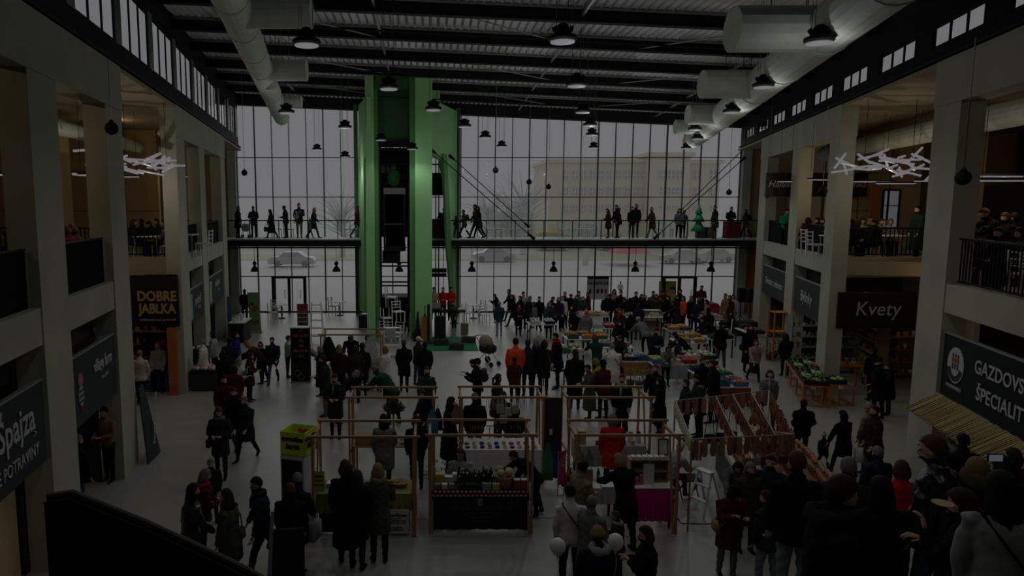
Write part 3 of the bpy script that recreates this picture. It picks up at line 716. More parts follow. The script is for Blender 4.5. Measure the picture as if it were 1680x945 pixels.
# straw awning below it
t = thing('straw_awning', RW(12, 0, 1.9), 'pale straw thatch awning under the dark green sign', 'awning'); U = under(t)
STRAW = mat('straw', (.32, .25, .11), .9, var=.3, scale=30, stretch=(1, 1, .1), bump=.3)
m = MB(side_xf(RW)); m.add([(-.02,10.05,2.06),(-.02,14.05,2.06),(-.5,14.05,1.78),(-.5,10.05,1.78),(-.02,10.05,1.98),(-.02,14.05,1.98),(-.5,14.05,1.70),(-.5,10.05,1.70)],
   [(0,3,2,1),(4,5,6,7),(0,1,5,4),(1,2,6,5),(2,3,7,6),(3,0,4,7)]); U(m, 'thatch_backing', STRAW)
rnd = random.Random(9); m = MB(side_xf(RW))
for k in range(260):
    y = 10.05+4*k/260; dz = rnd.uniform(-.03, .03); m.bar((-.01, y, 2.09+dz*.3), (-.53-rnd.random()*.05, y+rnd.uniform(-.02,.02), 1.74+dz), .018, .02)
U(m, 'straw_bundles', STRAW, kind='stuff')
# the counter below: red trays and glass
t = thing('meat_counter', RW(12, .4, 0), 'glass fronted delicatessen counter with red trays below the straw awning', 'counter'); U = under(t)
U(MB(side_xf(RW)).box(.5, 1.2, 10.2, 14.0, 0, .95), 'base', mat('dark_red_front', (.10, .02, .015), .5)); U(MB(side_xf(RW)).box(.42, 1.25, 10.15, 14.05, .95, 1.0), 'worktop', WPAINT)
U(MB(side_xf(RW)).box(.45, .46, 10.2, 14.0, 1.0, 1.35), 'glass_screen', CLEAR)
for k in range(6): U(MB(side_xf(RW)).box(.55, 1.05, 10.4+.6*k, 10.9+.6*k, 1.0, 1.06), 'tray', mat('red_tray', (.4, .03, .03), .5))
sbox(RW, 10.0, 14.1, 2.4, 2.5, 0, 3.7, 'shop_back_wall', PLYW, kind='structure')
def sausage(i, y, z, c, lab):
    t = thing('hanging_meat', RW(y, .9, z), lab, 'meat', 0, 'meats hanging over the counter'); MB().tube([(0,0,0),(0,.01,-.15),(0,0,-.34)], [.02,.045,.02], 8).build('joint', mat('smoked_meat', (.14,.03,.02), .5), t); MB().bar((0,0,0),(0,0,.25),.01).build('string', STRAW, t)
for k in range(7): sausage(k, 13.8-.35*k, 1.78, 0, 'smoked meat hanging over the delicatessen counter, %s from the column' % ['first','second','third','fourth','fifth','sixth','seventh'][k])
# boards facing the camera in the two gaps
def cam_sign(name, u0, u1, v0, v1, Y, label, m=SIGNB):
    a, b = atY(u0, v1, Y), atY(u1, v0, Y); t = thing(name, ((a.x+b.x)/2, Y, a.z), label, 'sign')
    w, h = b.x-a.x, b.z-a.z; MB().box(-w/2, w/2, 0, .08, 0, h).build('board', m, t); return t, w, h
GOLD = mat('gold_lettering', (.40, .27, .10), .6, var=0)
t, w, h = cam_sign('shop_sign', 213, 290, 450, 535, 21.3, 'black sign reading DOBRE JABLKA in gold letters, in the left gap')
text('DOBRE', .42, (.12, -.02, h*.50), (PI/2, 0, 0), GOLD, t, bold=.016, sx=.88); text('JABLKA', .42, (.12, -.02, h*.26), (PI/2, 0, 0), GOLD, t, bold=.016, sx=.80); text('moštovaná nad poctivosť', .12, (.12, -.02, h*.11), (PI/2, 0, 0), LETTER, t, sx=.9)
t, w, h = cam_sign('shop_sign', 1373, 1506, 479, 538, 21.3, 'black sign reading Kvety in curly pink letters, in the right gap')
text('Kvety', .62, (0, -.02, h*.36), (PI/2, 0, 0), mat('pinkish_lettering', (.42, .33, .33), .6, var=0), t, sx=.95, shear=.12)
t, w, h = cam_sign('gallery_sign', 1256, 1425, 283, 322, 27, 'black gallery sign reading Halushka in white script behind the columns')
for q_, u_, s_ in (('Halush', 1281, .36), ('inka', 1408, .36)): text(q_, s_, (atY(u_, 300, 27).x-t.location.x, -.02, h*.4), (PI/2, 0, 0), LETTER, t, sx=1.0, shear=.3)
# ends of the far blocks facing the gaps: slab edge, railing with bars
def block_end(S, nm, u0, u1, ux):
    y = 21.45; x0, x1 = sorted((S(21.45, .44).x, S(21.45, 9).x)); z1 = 4.36
    MB().box(x0, x1, y-.1, y+.25, 3.72, z1-.02).build('slab_edge_beam', CONCB, kind='structure')
    t = thing('gallery_railing', (x0, y, z1), 'black barred railing of the %s upper gallery facing the viewer' % nm, 'railing'); U = under(t)
    U(MB().box(x0, x1, y-.03, y+.03, 5.2, 5.25), 'handrail', BLACK); U(MB().box(x0, x1, y-.02, y+.02, z1+.04, z1+.08), 'bottom_rail', BLACK)
    n = int((x1-x0)/.13)
    for i in range(n+1): U(MB().box(x0+(x1-x0)*i/n-.012, x0+(x1-x0)*i/n+.012, y-.012, y+.012, z1+.05, 5.22), 'baluster', BLACK)
block_end(LW, 'left', 0, 0, 0); block_end(RW, 'right', 0, 0, 0)
# side railings: solid panels and, nearest on the right, bars
for (S, a, b, k) in ((LW, 4.85, 10.75, 'first left bay'), (LW, 12.0, 14.55, 'second left bay'), (LW, 22.8, 25.35, 'third left bay'), (LW, 26.55, 30.55, 'farthest left bay'), (RW, 22.45, 25.7, 'second right bay'), (RW, 26.95, 31.05, 'farthest right bay')):
    t = thing('gallery_parapet', S((a+b)/2, .2, 4.34), 'solid black gallery parapet in the '+k, 'railing'); U = under(t)
    U(MB(side_xf(S)).box(.18, .22, a, b, 4.34, 5.24), 'panel', PANEL); U(MB(side_xf(S)).box(.16, .24, a, b, 5.24, 5.27), 'handrail', STEEL)
t = thing('gallery_railing', RW(12, .2, 4.34), 'black barred railing of the nearest right gallery bay', 'railing'); U = under(t)
U(MB(side_xf(RW)).box(.16, .24, 10.05, 14.1, 5.24, 5.28), 'handrail', BLACK); U(MB(side_xf(RW)).box(.18, .22, 10.05, 14.1, 4.38, 4.42), 'bottom_rail', BLACK)
for i in range(34): U(MB(side_xf(RW)).box(.19, .21, 10.08+.12*i, 10.1+.12*i, 4.38, 5.25), 'baluster', BLACK)
# dark inner fittings of the shops
def shop(S, y0, y1, nm, m=DARKI):
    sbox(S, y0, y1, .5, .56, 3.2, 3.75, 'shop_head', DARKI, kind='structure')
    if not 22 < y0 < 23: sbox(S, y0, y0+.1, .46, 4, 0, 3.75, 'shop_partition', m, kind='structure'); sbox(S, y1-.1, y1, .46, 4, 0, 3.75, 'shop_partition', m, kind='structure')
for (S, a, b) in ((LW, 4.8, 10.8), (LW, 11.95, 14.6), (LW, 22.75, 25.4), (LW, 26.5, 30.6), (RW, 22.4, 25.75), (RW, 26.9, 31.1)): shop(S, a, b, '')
sbox(LW, 7.5, 10.6, .5, .6, 0, 1.9, 'beige_shutter', mat('lit_beige_shutter', (.42, .33, .16), .7), kind='structure')
def plight(p, e, c=(1, .75, .45)):
    l = bpy.data.lights.new('shop_light', 'POINT'); l.energy = e; l.color = c; l.shadow_soft_size = .01; link('shop_light', l).location = p
plight(LW(9, -.0+.3, 1.9), 12); plight(LW(13.3, 1.6, 3.3), 28); plight(RW(12, 1.2, 3.0), 32); plight(RW(24, 1.8, 3.4), 30); plight(RW(29, 1.6, 3.4), 26); plight(LW(24, 1.8, 3.4), 18); plight((-10.5, 19.5, 3.6), 26); plight((15, 20, 3.9), 40)
# orange pilasters beside the left gap and in the right passage
MB().box(atY(276,600,21.3).x, atY(286,600,21.3).x+.1, 21.3, 21.5, 0, 2.15).build('orange_pilaster', ORANGE, kind='structure')
MB().box(atY(1228,500,38).x, atY(1246,500,38).x, 38.0, 38.15, 0, 4.1).build('orange_pilaster', ORANGE, kind='structure')
# ---- produce crates
CR = {c: mat('crate_'+c, v, .5, var=.05) for c, v in dict(blue=(.02,.07,.22), green=(.02,.10,.05), black=(.015,.015,.016), wood=(.34,.20,.08), red=(.3,.03,.02), white=(.45,.45,.44), lblue=(.05,.16,.32)).items()}
PR = {c: mat('produce_'+c, v, .45, var=.2, scale=12) for c, v in dict(apple=(.40,.05,.03), pepper=(.50,.03,.02), orange=(.60,.22,.02), lemon=(.55,.42,.05), cabbage=(.22,.36,.10), cauliflower=(.52,.48,.36), potato=(.30,.20,.10), onion=(.38,.20,.09), greens=(.04,.13,.03), beet=(.14,.02,.05), carrot=(.55,.16,.03), banana=(.5,.38,.05), dark=(.03,.03,.03), cloth=(.30,.33,.38), white=(.5,.5,.5), pink=(.45,.2,.2)).items()}
HM = {}
def heap(kind, w, d):
    key = (kind, round(w, 2), round(d, 2))
    if key not in HM:
        rnd = random.Random(hash(kind) % 97 if False else sum(map(ord, kind))); m = MB()
        r = dict(cabbage=.085, cauliflower=.08, lemon=.04, greens=.06, white=.06, cloth=.07, dark=.07).get(kind, .048)
        nx = max(2, int(w/(r*1.75))); ny = max(2, int(d/(r*1.75)))
        for i in range(nx):
            for j in range(ny):
                x = (i+.5)/nx*w-w/2; y = (j+.5)/ny*d-d/2; z = .05+.05*math.cos(PI*x/w)*math.cos(PI*y/d)
                if kind == 'greens':
                    for q in range(3): 
                        a = rnd.uniform(0, 6.28); m.tube([(x, y, z-.03), (x+math.cos(a)*.04, y+math.sin(a)*.04, z+.05), (x+math.cos(a)*.09, y+math.sin(a)*.09, z+.06)], [.012, .03, .006], 4)
                else: m.ball((x+rnd.uniform(-.2,.2)*r, y+rnd.uniform(-.2,.2)*r, z+rnd.uniform(0, .02)), (r, r, r*rnd.uniform(.7,1)), 6, 4)
        HM[key] = m.mesh('heap_of_'+kind, True); HM[key].materials.append(None)
    return HM[key]
CM = {}
def crate_mesh(w, d, h):
    k = (w, d, h)
    if k not in CM:
        m = MB(); t = .012; m.box(-w/2, w/2, -d/2, d/2, 0, t)
        for z0, z1 in ((.0, h*.45), (h*.6, h)):
            m.box(-w/2, w/2, -d/2, -d/2+t, z0, z1).box(-w/2, w/2, d/2-t, d/2, z0, z1).box(-w/2, -w/2+t, -d/2, d/2, z0, z1).box(w/2-t, w/2, -d/2, d/2, z0, z1)
        for sx in (-1, 1):
            for sy in (-1, 1): m.box(sx*(w/2-.012)-.012, sx*(w/2-.012)+.012, sy*(d/2-.012)-.012, sy*(d/2-.012)+.012, 0, h)
        CM[k] = m.mesh('produce_crate'); CM[k].materials.append(None)
    return CM[k]
PN = dict(apple='red apples', pepper='red peppers', orange='oranges', lemon='lemons', cabbage='green cabbages', cauliflower='cauliflowers', potato='potatoes', onion='onions', greens='leafy greens', beet='beetroots', carrot='carrots', banana='yellow fruit', dark='dark packets', cloth='grey folded cloths', white='white packets', pink='pink packets')
ORX = 'first second third fourth fifth sixth seventh eighth ninth tenth eleventh twelfth thirteenth fourteenth fifteenth sixteenth seventeenth eighteenth nineteenth twentieth 21st 22nd'.split()
ORD = ['first', 'second', 'third', 'fourth', 'fifth', 'sixth', 'seventh', 'eighth', 'ninth', 'tenth']
def crate(p, col, kind, where, rz=0, w=.42, d=.32, h=.13):
    c = link('produce_crate', crate_mesh(w, d, h), None, p, rz, label='%s crate of %s, %s' % (dict(lblue='light blue').get(col, col), PN[kind], where), cat='crate', group='produce crates on the market tables')
    setm2(c, CR[col])
    g = link('heap_of_produce', heap(kind, w-.05, d-.05), None, Vector(p)+Vector((0, 0, h*.35)), rz, label='%s in the %s crate, %s' % (PN[kind], dict(lblue='light blue').get(col, col), where), cat='produce', kind='stuff')
    setm2(g, PR[kind]); return c
def setm2(o, m): o.material_slots[0].link = 'OBJECT'; o.material_slots[0].material = m
def table(x0, x1, y0, y1, z, label, cloth=None, front=None, legm=STEEL, topm=WPAINT, skirt=.7):
    t = thing('market_table', ((x0+x1)/2, y0, 0), label, 'table'); U = under(t)
    U(MB().box(x0, x1, y0, y1, z-.035, z), 'table_top', cloth or topm)
    for x in (x0+.05, x1-.05):
        for y in (y0+.05, y1-.05): U(MB().box(x-.02, x+.02, y-.02, y+.02, 0, z-.035), 'leg', legm)
    if cloth:
        n = 40; vs = []; m = MB()                           # draped front with hanging folds
        for i in range(n+1):
            x = x0-.01+(x1-x0+.02)*i/n; k = .018*math.sin(i*1.1)+.01*math.sin(i*2.7)
            vs += [(x, y0-.015, z+.004), (x, y0-.02-abs(k)*.3, z-.15), (x, y0-.03+k, z-skirt)]
        o = len(vs); vs += [(x, y+.006, zz) for x, y, zz in vs]
        fs = [(3*i+j, 3*i+j+1, 3*i+4+j, 3*i+3+j) for i in range(n) for j in range(2)]; m.add(vs, fs+[tuple(q+o for q in reversed(f)) for f in fs])
        U(m, 'hanging_cloth', cloth)
        U(MB().box(x0-.012, x0-.004, y0, y1, z-skirt, z), 'cloth_side', cloth); U(MB().box(x1+.004, x1+.012, y0, y1, z-skirt, z), 'cloth_side', cloth)
    if front: U(MB().box(x0, x1, y0-.02, y0, z-.5, z-.04), 'front_panel', front)
    return t
def market(ul, ur, v, depth, label, where, cols, rows=2, cloth=None, front=None, z=.72, colours=('blue', 'green', 'black'), slope=0, seed=1):
    a, b = gnd(ul, v, z), gnd(ur, v, z); y0 = a.y; w = b.x-a.x
    table(a.x, b.x, y0, y0+depth, z, label, cloth, front)
    rnd = random.Random(seed); n = max(1, int(w/.46)); rows = max(1, int(depth/.36)) if rows is None else rows; k = 0
    for j in range(rows):
        for i in range(n):
            kind = cols[(i*len(cols)//n+j) % len(cols)] if len(cols) > 1 else cols[0]
            crate((a.x+(i+.5)*w/n, y0+.18+j*(depth-.34)/max(1, rows-1)*1.0 if rows > 1 else y0+depth/2, z+slope*j), colours[(i+j+k) % len(colours)], kind,
                  '%s on %s%s' % (ORD[i] + ' from left', where.replace('in front of','before'), '' if rows == 1 else ', %s row' % ['front', 'second', 'third', 'fourth', 'fifth'][j]))
GREYC = mat('grey_table_cloth', (.30, .31, .32), .85, var=.06)
ORB = mat('orange_brown_board', (.30, .13, .05), .6)
REDC = mat('red_table_cloth', (.36, .03, .02), .85)
market(1000, 1068, 592, .75, 'white market table with orange brown front board in the middle of the hall', 'the orange fronted table', ['cloth', 'white', 'dark'], 2, None, ORB, colours=('white', 'black', 'blue'))
market(1070, 1146, 597, .75, 'market table with grey front and trays of peppers', 'the grey fronted table', ['cabbage', 'lemon', 'pepper', 'pepper'], 2, None, GREYC, colours=('lblue', 'white', 'red'))
a = gnd(1180, 632, .6)
market(1172, 1232, 634, 2.2, 'wide low market table with dark red apron and blue crates', 'the red aproned table', ['greens', 'cabbage', 'carrot', 'onion'], 5, None, mat('dark_red_apron', (.16, .03, .01), .7), .6, ('blue', 'lblue'))
t = thing('price_card', gnd(1206, 636, .5)+Vector((0, -.06, 0)), 'white price card on the dark red apron', 'card'); MB().box(-.09, .09, -.01, 0, -.05, .08).build('card', WPAINT, t)
market(1125, 1180, 590, .8, 'market table of white cauliflower behind the peppers table', 'the cauliflower table', ['cauliflower', 'cabbage'], 2, z=.8, colours=('white', 'black'))
market(1112, 1163, 562, .9, 'sloping market table of oranges and lemons', 'the citrus table', ['orange', 'lemon', 'orange'], 2, z=.8, colours=('wood',), slope=.08)
market(1098, 1135, 542, .8, 'market table with yellow fruit beside the plants', 'the yellow fruit table', ['banana', 'apple', 'lemon'], 2, z=.8, colours=('wood', 'green'))
market(930, 1000, 556, 1.0, 'market table with orange and green vegetables near the red hat seller', 'the carrot table', ['greens', 'carrot', 'orange', 'cabbage'], 2, z=.76, colours=('green', 'wood'))
market(915, 960, 580, .9, 'market table heaped with cabbages beside the standing group', 'the cabbage table', ['greens', 'cauliflower', 'cabbage'], 2, z=.76, colours=('green', 'white'))
market(895, 935, 604, .7, 'market table with blue crates behind the standing group', 'the blue crate table', ['dark', 'cabbage'], 2, z=.72, colours=('blue',))
market(972, 1012, 538, .8, 'market table of folded grey and red cloths', 'the textile table', ['cloth', 'pink', 'beet'], 2, z=.8, colours=('white', 'red'))
market(950, 1000, 519, .8, 'farther market table with cream packets', 'the cream packet table', ['white', 'potato', 'banana'], 2, z=.8, colours=('white', 'wood'))
market(868, 915, 532, .8, 'market table with white goods at the aisle corner', 'the corner table', ['white', 'cloth', 'white'], 2, z=.8, colours=('white', 'black'))
market(875, 925, 512, .8, 'far market table with pale goods before the crowd', 'the far pale table', ['white', 'pink', 'potato'], 2, z=.8, colours=('white',))
market(1028, 1088, 520, .7, 'white topped counter behind the two beige cabinets', 'the cabinet counter', ['potato', 'dark', 'onion'], 1, z=.95, colours=('white', 'wood'))
market(1152, 1188, 523, .8, 'market table with white packets right of the crowd', 'the right white table', ['white', 'cloth'], 2, z=.8, colours=('white',))
market(1160, 1186, 503, .9, 'far market table with red cloth before the right doors', 'the red cloth table', ['apple', 'onion', 'potato'], 2, REDC, None, .9, ('red', 'wood'))
market(1165, 1205, 556, 1.2, 'market table with dark green cover on the right', 'the dark green table', ['greens', 'dark'], 2, z=.75, colours=('green', 'black'))
market(985, 1040, 570, .7, 'low table with blue bags and boxes in the vendor aisle', 'the vendor aisle table', ['potato', 'white', 'onion'], 1, z=.6, colours=('blue', 'wood'))
# beige cabinets
for i, (u0, u1) in enumerate(((1024, 1053), (1055, 1084))):
    a, b = gnd(u0, 543), gnd(u1, 543); t = thing('open_cabinet', (a.x, a.y, 0), ['beige cabinet at the market centre, left one', 'beige open cabinet with dark shelf at the market centre, right one'][i], 'cabinet'); w = b.x-a.x
    MB().box(0, w, .4, .44, 0, 1.0).build('back', PLYW, t); MB().box(0, .03, 0, .44, 0, 1.0).build('side_panel', PLYW, t); MB().box(w-.03, w, 0, .44, 0, 1.0).build('side_panel', PLYW, t); MB().box(0, w, 0, .44, .97, 1.0).build('top', WPAINT, t)
    MB().box(.03, w-.03, .05, .4, .5, .53).build('shelf', PLYW, t)
    if i == 0: MB().box(.03, w-.03, 0, .02, .05, .95).build('door', PLYW, t)
# potted trees behind the market
def plant(p, h, r, label, m=PR['greens'], pot=True, name='potted_plant'):
    t = thing(name, p, label, 'plant'); rnd = random.Random(int(h*100+p[0]*7))
    MB().lathe((0,0,0), [(.10,0),(.14,.22),(.13,.22)], 12).build('pot', mat('dark_pot', (.06,.04,.03), .6), t)
    MB().tube([(0,0,.2),(.01,0,h*.6)], [.02,.012], 6).build('stem', mat('bark', (.08,.05,.03), .8), t)
    m_ = MB()
    for k in range(70):
        a, b = rnd.uniform(0, 6.28), rnd.uniform(-1, 1); q = V3((math.cos(a)*math.cos(b)*r, math.sin(a)*math.cos(b)*r, math.sin(b)*(h-.25)*.5+.25+(h-.25)*.5))
        d = V3((math.cos(a+.6), math.sin(a+.6), rnd.uniform(-.2, .9))).normalized()*r*.45; s_ = d.cross(V3((0,0,1)))*.28
        m_.add([q, q+d*.5+s_, q+d, q+d*.5-s_, q+d*.5+V3((0,0,.012))], [(0,1,4),(1,2,4),(2,3,4),(3,0,4),(0,3,2,1)])
    m_.build('foliage', m, t, kind='stuff')
    return t
V3 = Vector
for i, (u, v, h) in enumerate(((1089, 536, 1.3), (1098, 528, 1.5), (1106, 534, 1.1), (1116, 530, 1.2))): plant(gnd(u, v), h, .32, 'dark green potted tree in the market, %s of four from the left' % ORD[i])
FLOW = mat('yellow_flowers', (.17, .17, .03), .7, var=.4, scale=20)
for i, (u, v) in enumerate(((1034, 634), (1048, 636), (1061, 634))): plant(gnd(u, v), .62, .15, 'pot of yellow green flowers beside the grey fronted table, %s from left' % ORD[i], FLOW, name='flower_pot')
# ---- wooden booths
def booth(x0, x1, y0, y1, label, h=1.85, lean=0):
    t = thing('wooden_booth_frame', ((x0+x1)/2, y0, 0), label, 'frame', 0, 'wooden booth frames'); U = under(t); w = .045
    for x in (x0, x1):
        for y in (y0, y1): U(MB().box(x-w/2, x+w/2, y-w/2, y+w/2, 0, h), 'post', WOOD)
        s = 1 if x == x0 else -1
        U(MB().bar((x+s*.015+s*.03, y0, 0), (x+s*.03, (y0+y1)/2, h-.1), .035, .03), 'raking_post', WOOD)
        U(MB().box(x-w/2, x+w/2, y0, y1, h-.1, h-.04), 'side_rail', WOOD); U(MB().box(x-w/2, x+w/2, y0, y1, .6, .66), 'low_side_rail', WOOD)
    U(MB().box(x0-.09, x1+.09, y0-.035, y0-.0, h-.01, h+.035), 'front_rail', WOOD); U(MB().box(x0-.05, x1+.09, y1, y1+.035, h-.01, h+.035), 'back_rail', WOOD)
    return t
booth(-2.03, -.21, 11.95, 12.85, 'front left wooden booth frame beside the fridge')
booth(.06, 1.9, 12.05, 12.9, 'front middle wooden booth frame over the black fronted table')
booth(2.72, 4.52, 12.05, 12.88, 'front right wooden booth frame over the pink fronted table')
booth(-1.66, .16, 14.5, 15.3, 'back left wooden booth frame over the bare trestle table')
booth(.75, 2.5, 14.5, 15.35, 'back middle wooden booth frame over the white jewellery table')
booth(3.06, 4.8, 14.5, 15.35, 'back right wooden booth frame over the grey clothed table')
booth(-3.35, -1.45, 21.7, 22.7, 'far left wooden booth frame near the lift tower')
BLKC = mat('black_table_cloth', (.008, .008, .009), .85)
table(.1, 1.86, 12.2, 12.85, .76, 'front middle booth table with black front cloth', BLKC, skirt=.73)
o = text('WINE & FOOD MARKET', .105, (.98, 12.155, .40), (PI/2, 0, 0), mat('dim_print', (.05, .05, .05), .6, var=0)); tag(o, 'dim lettering across the black front cloth', 'lettering'); o.name = 'cloth_lettering'
for z, s in ((.34, 'to najlepšie zo slovenských viníc'), (.25, 'www.winefood.sk'), (.18, 'f  wine food market')):
    o = text(s, .05, (.98, 12.155, z), (PI/2, 0, 0), mat('dim_print', (.05, .05, .05), .6, var=0)); tag(o, 'small dim line of print on the black cloth, %s' % {.34:'upper',.25:'middle',.18:'lowest, with f mark'}[z], 'lettering'); o.name = 'cloth_lettering'
t = thing('cloth_logo', (.93, 12.15, .48), 'small dark red and pink card logo on the black cloth', 'logo'); MB().box(-.08, 0, 0, .008, 0, .14).build('red_card', mat('dim_red_print', (.07,.008,.01), .6), t); MB().box(0, .09, -.002, .006, .01, .15).build('pink_card', mat('pink_card', (.2,.12,.12), .6), t)
t = thing('table_trim', (.98, 12.15, .66), 'dark red dotted trim along the edge of the black cloth', 'trim'); MB().box(-.89, .89, 0, .01, 0, .11).build('band', mat('dark_red_band', (.10, .01, .012), .8), t)
for r_ in (0, 1):
    for k in range(22): MB().box(-.86+.08*k+.04*r_-.02, -.86+.08*k+.04*r_+.02, -.008, 0, .015+.07*r_, .04+.07*r_).build('dot', WHITE, t)
# things for sale in the front middle booth
BOT = mat('dark_bottle_glass', (.006, .012, .006), .15, spec=.6)
def bottle(p, label, cap=WHITE, m=BOT, s=1):
    t = thing('wine_bottle', p, label, 'bottle', 0, 'bottles on the black fronted table')
    MB().lathe((0,0,0), [(.036*s,0),(.038*s,.02*s),(.038*s,.18*s),(.014*s,.24*s),(.013*s,.29*s)], 10).build('glass', m, t, smooth=True); MB().lathe((0,0,.27*s), [(.016*s,0),(.016*s,.035*s)], 8).build('cap', cap, t); MB().lathe((0,0,.08*s), [(.0388*s,0),(.0388*s,.05*s)], 10).build('label', mat('bottle_label', (.16,.15,.13), .7), t); return t
b0 = None; k = 0; rnd = random.Random(77)
for j in range(3):
    for i in range(9):
        p = (.60+.075*i+.03*(j % 2), 12.30+.13*j, .76)
        lab = 'dark pale-capped bottle on the black fronted table, %s from left, %s row' % (ORD[i], ['front', 'middle', 'back'][j])
        c = bottle((p[0]+rnd.uniform(-.012, .012), p[1]+rnd.uniform(-.02, .02), p[2]), lab.replace('pale-capped', 'pale-capped' if (i*2+j*5) % 4 == 0 else 'black-capped'), WHITE if (i*2+j*5) % 4 == 0 else BLACK, s=rnd.choice((.82, .9, 1))); b0 = b0 or c
def box(p, w, d, h, m, label, name='carton', cat='box', rz=0, lid=None):
    t = thing(name, p, label, cat, rz); MB().bbox(0, 0, 0, w, d, h, min(w, d, h)*.06).build('body', m, t)
    MB().bbox(0, 0, h, w*1.02, d*1.02, .012, .004).build('lid', lid or m, t); return t
KR = mat('kraft_card', (.26, .17, .09), .8); YEL = mat('yellow_card', (.42, .34, .05), .7); MINT = mat('mint_card', (.16, .30, .20), .7); REDX = mat('red_box', (.32, .04, .03), .6)
Z = .76
box((.24, 12.5, Z), .16, .14, .2, YEL, 'yellow carton at the left end of the black fronted table')
for i, x in enumerate((.2, .33, .46)): box((x, 12.3, Z), .10, .10, .08, [KR, WPAINT, KR][i], 'small jar box in front at the left of the table, %s one' % ORD[i])
box((.42, 12.62, Z), .15, .12, .10, WPAINT, 'white tub behind the yellow carton'); box((.66, 12.68, Z), .34, .12, .13, WPAINT, 'white tray box of dark sweets on the black fronted table')
box((1.1, 12.24, Z), .16, .08, .12, MINT, 'mint green packet at the front of the black fronted table'); box((1.27, 12.24, Z), .13, .08, .11, YEL, 'small yellow packet beside the mint green packet')
t = thing('gift_basket', (1.45, 12.42, Z), 'tall basket filled with pale wrapped pastries', 'basket'); MB().lathe((0,0,0), [(.14,0),(.19,.2),(.18,.2)], 12).build('basket', KR, t)
g = link('heap_of_produce', heap('cauliflower', .3, .3), None, (1.45, 12.42, Z+.2), 0, label='pale wrapped pastries in the tall basket', cat='food', kind='stuff'); setm2(g, mat('pale_pastry', (.42,.35,.16), .7))
for i, x in enumerate((1.66, 1.79)): box((x, 12.3, Z), .11, .10, .17, REDX, 'red gift box at the right end of the black fronted table, %s one' % ['left', 'right'][i], lid=WPAINT)
plant((.22, 12.95, .3), .7, .22, 'dark green bushy plant behind the left of the black fronted table')
# back middle booth: jewellery table
table(.78, 2.45, 14.32, 15.1, .76, 'white clothed jewellery table of the back middle booth', WHITE, skirt=.74)
rnd = random.Random(12); SM = [mat('trinket_'+n, c, .4) for n, c in (('black', (.02,.02,.02)), ('pink', (.4,.15,.18)), ('yellow', (.4,.32,.03)), ('silver', (.4,.4,.4)), ('red', (.35,.04,.03)), ('blue', (.03,.1,.3)))]
k = 0
for j in range(2):
    for i in range(10):
        x, y = .88+.16*i, 14.45+.22*j; c = ['black', 'pink', 'yellow', 'silver', 'red', 'blue'][rnd.randrange(6)]
        t = thing('trinket_dish', (x, y, .77), 'dish of %s trinkets on the white table, %s from left, %s row' % (c, ORD[i], ['front', 'back'][j]), 'dish', 0, 'trinket dishes on the white table')
        MB().lathe((0,0,0), [(.04,0),(.06,.02),(.05,.02)], 10).build('dish', WPAINT if i % 2 else BLACK, t); MB().ball((0,0,.03), (.045,.045,.03), 7, 4).build('trinkets', SM[['black','pink','yellow','silver','red','blue'].index(c)], t)
for i in range(7):
    x = 1.0+.2*i; t = thing('necklace_stand', (x, 15.0, .77), 'small stand of hanging necklaces, %s from the left on the white table' % ORD[i], 'stand', 0, 'necklace stands on the white table')
    MB().bar((0,0,0),(0,0,.3),.015).build('post', BLACK, t); MB().bar((-.08,0,.3),(.08,0,.3),.015).build('bar', BLACK, t)
    for q in range(4): MB().tube([(-.07+.045*q,0,.3),(-.06+.045*q,-.02,.16),(-.05+.045*q,0,.3)], .005, 4).build('necklace', SM[(i+q) % 6], t)
HANG = mat('hanging_beads', (.35,.32,.26), .6)
for i, u in enumerate((800, 806, 812, 818, 824, 846, 852, 858, 862)):
    p = atY(u, 655, 14.47); t = thing('hanging_necklace', (p.x, 14.455, 1.83), 'pale necklace hanging from the back middle booth rail, %s from left' % ORD[i], 'necklace', 0, 'necklaces on the booth rail'); MB().tube([(-.02,0,0),(-.025,0,-.18),(0,0,-.25),(.025,0,-.18),(.02,0,0)], .007, 4).build('beads', HANG, t)
for i, (u, v) in enumerate(((821, 668), (834, 672), (845, 668), (826, 684))):
    p = atY(u, v, 14.7); t = thing('cream_bag', p, 'cream cloth bag hanging in the back middle booth, %s of four' % ORD[i], 'bag'); MB().bbox(0,0,-.14,.16,.05,.2,.02).build('body', mat('cream_cloth', (.36,.33,.26), .8), t); MB().tube([(-.05,0,.06),(-.03,0,1.85-p.z),(.03,0,1.85-p.z),(.05,0,.06)], .006, 4).build('strap', WHITE, t)
t = thing('display_board', (2.62, 14.75, 0), 'tall dark brown board at the right of the back middle booth', 'board'); MB().box(-.06, .33, 0, .04, .35, 1.78).build('panel', mat('dark_brown_board', (.035,.014,.010), .6), t); MB().box(.06, .13, -.008, 0, .95, 1.08).build('note', WPAINT, t)
for x in (-.04, .31): MB().box(x-.02, x+.02, 0, .04, 0, .35).build('leg', WOOD, t)
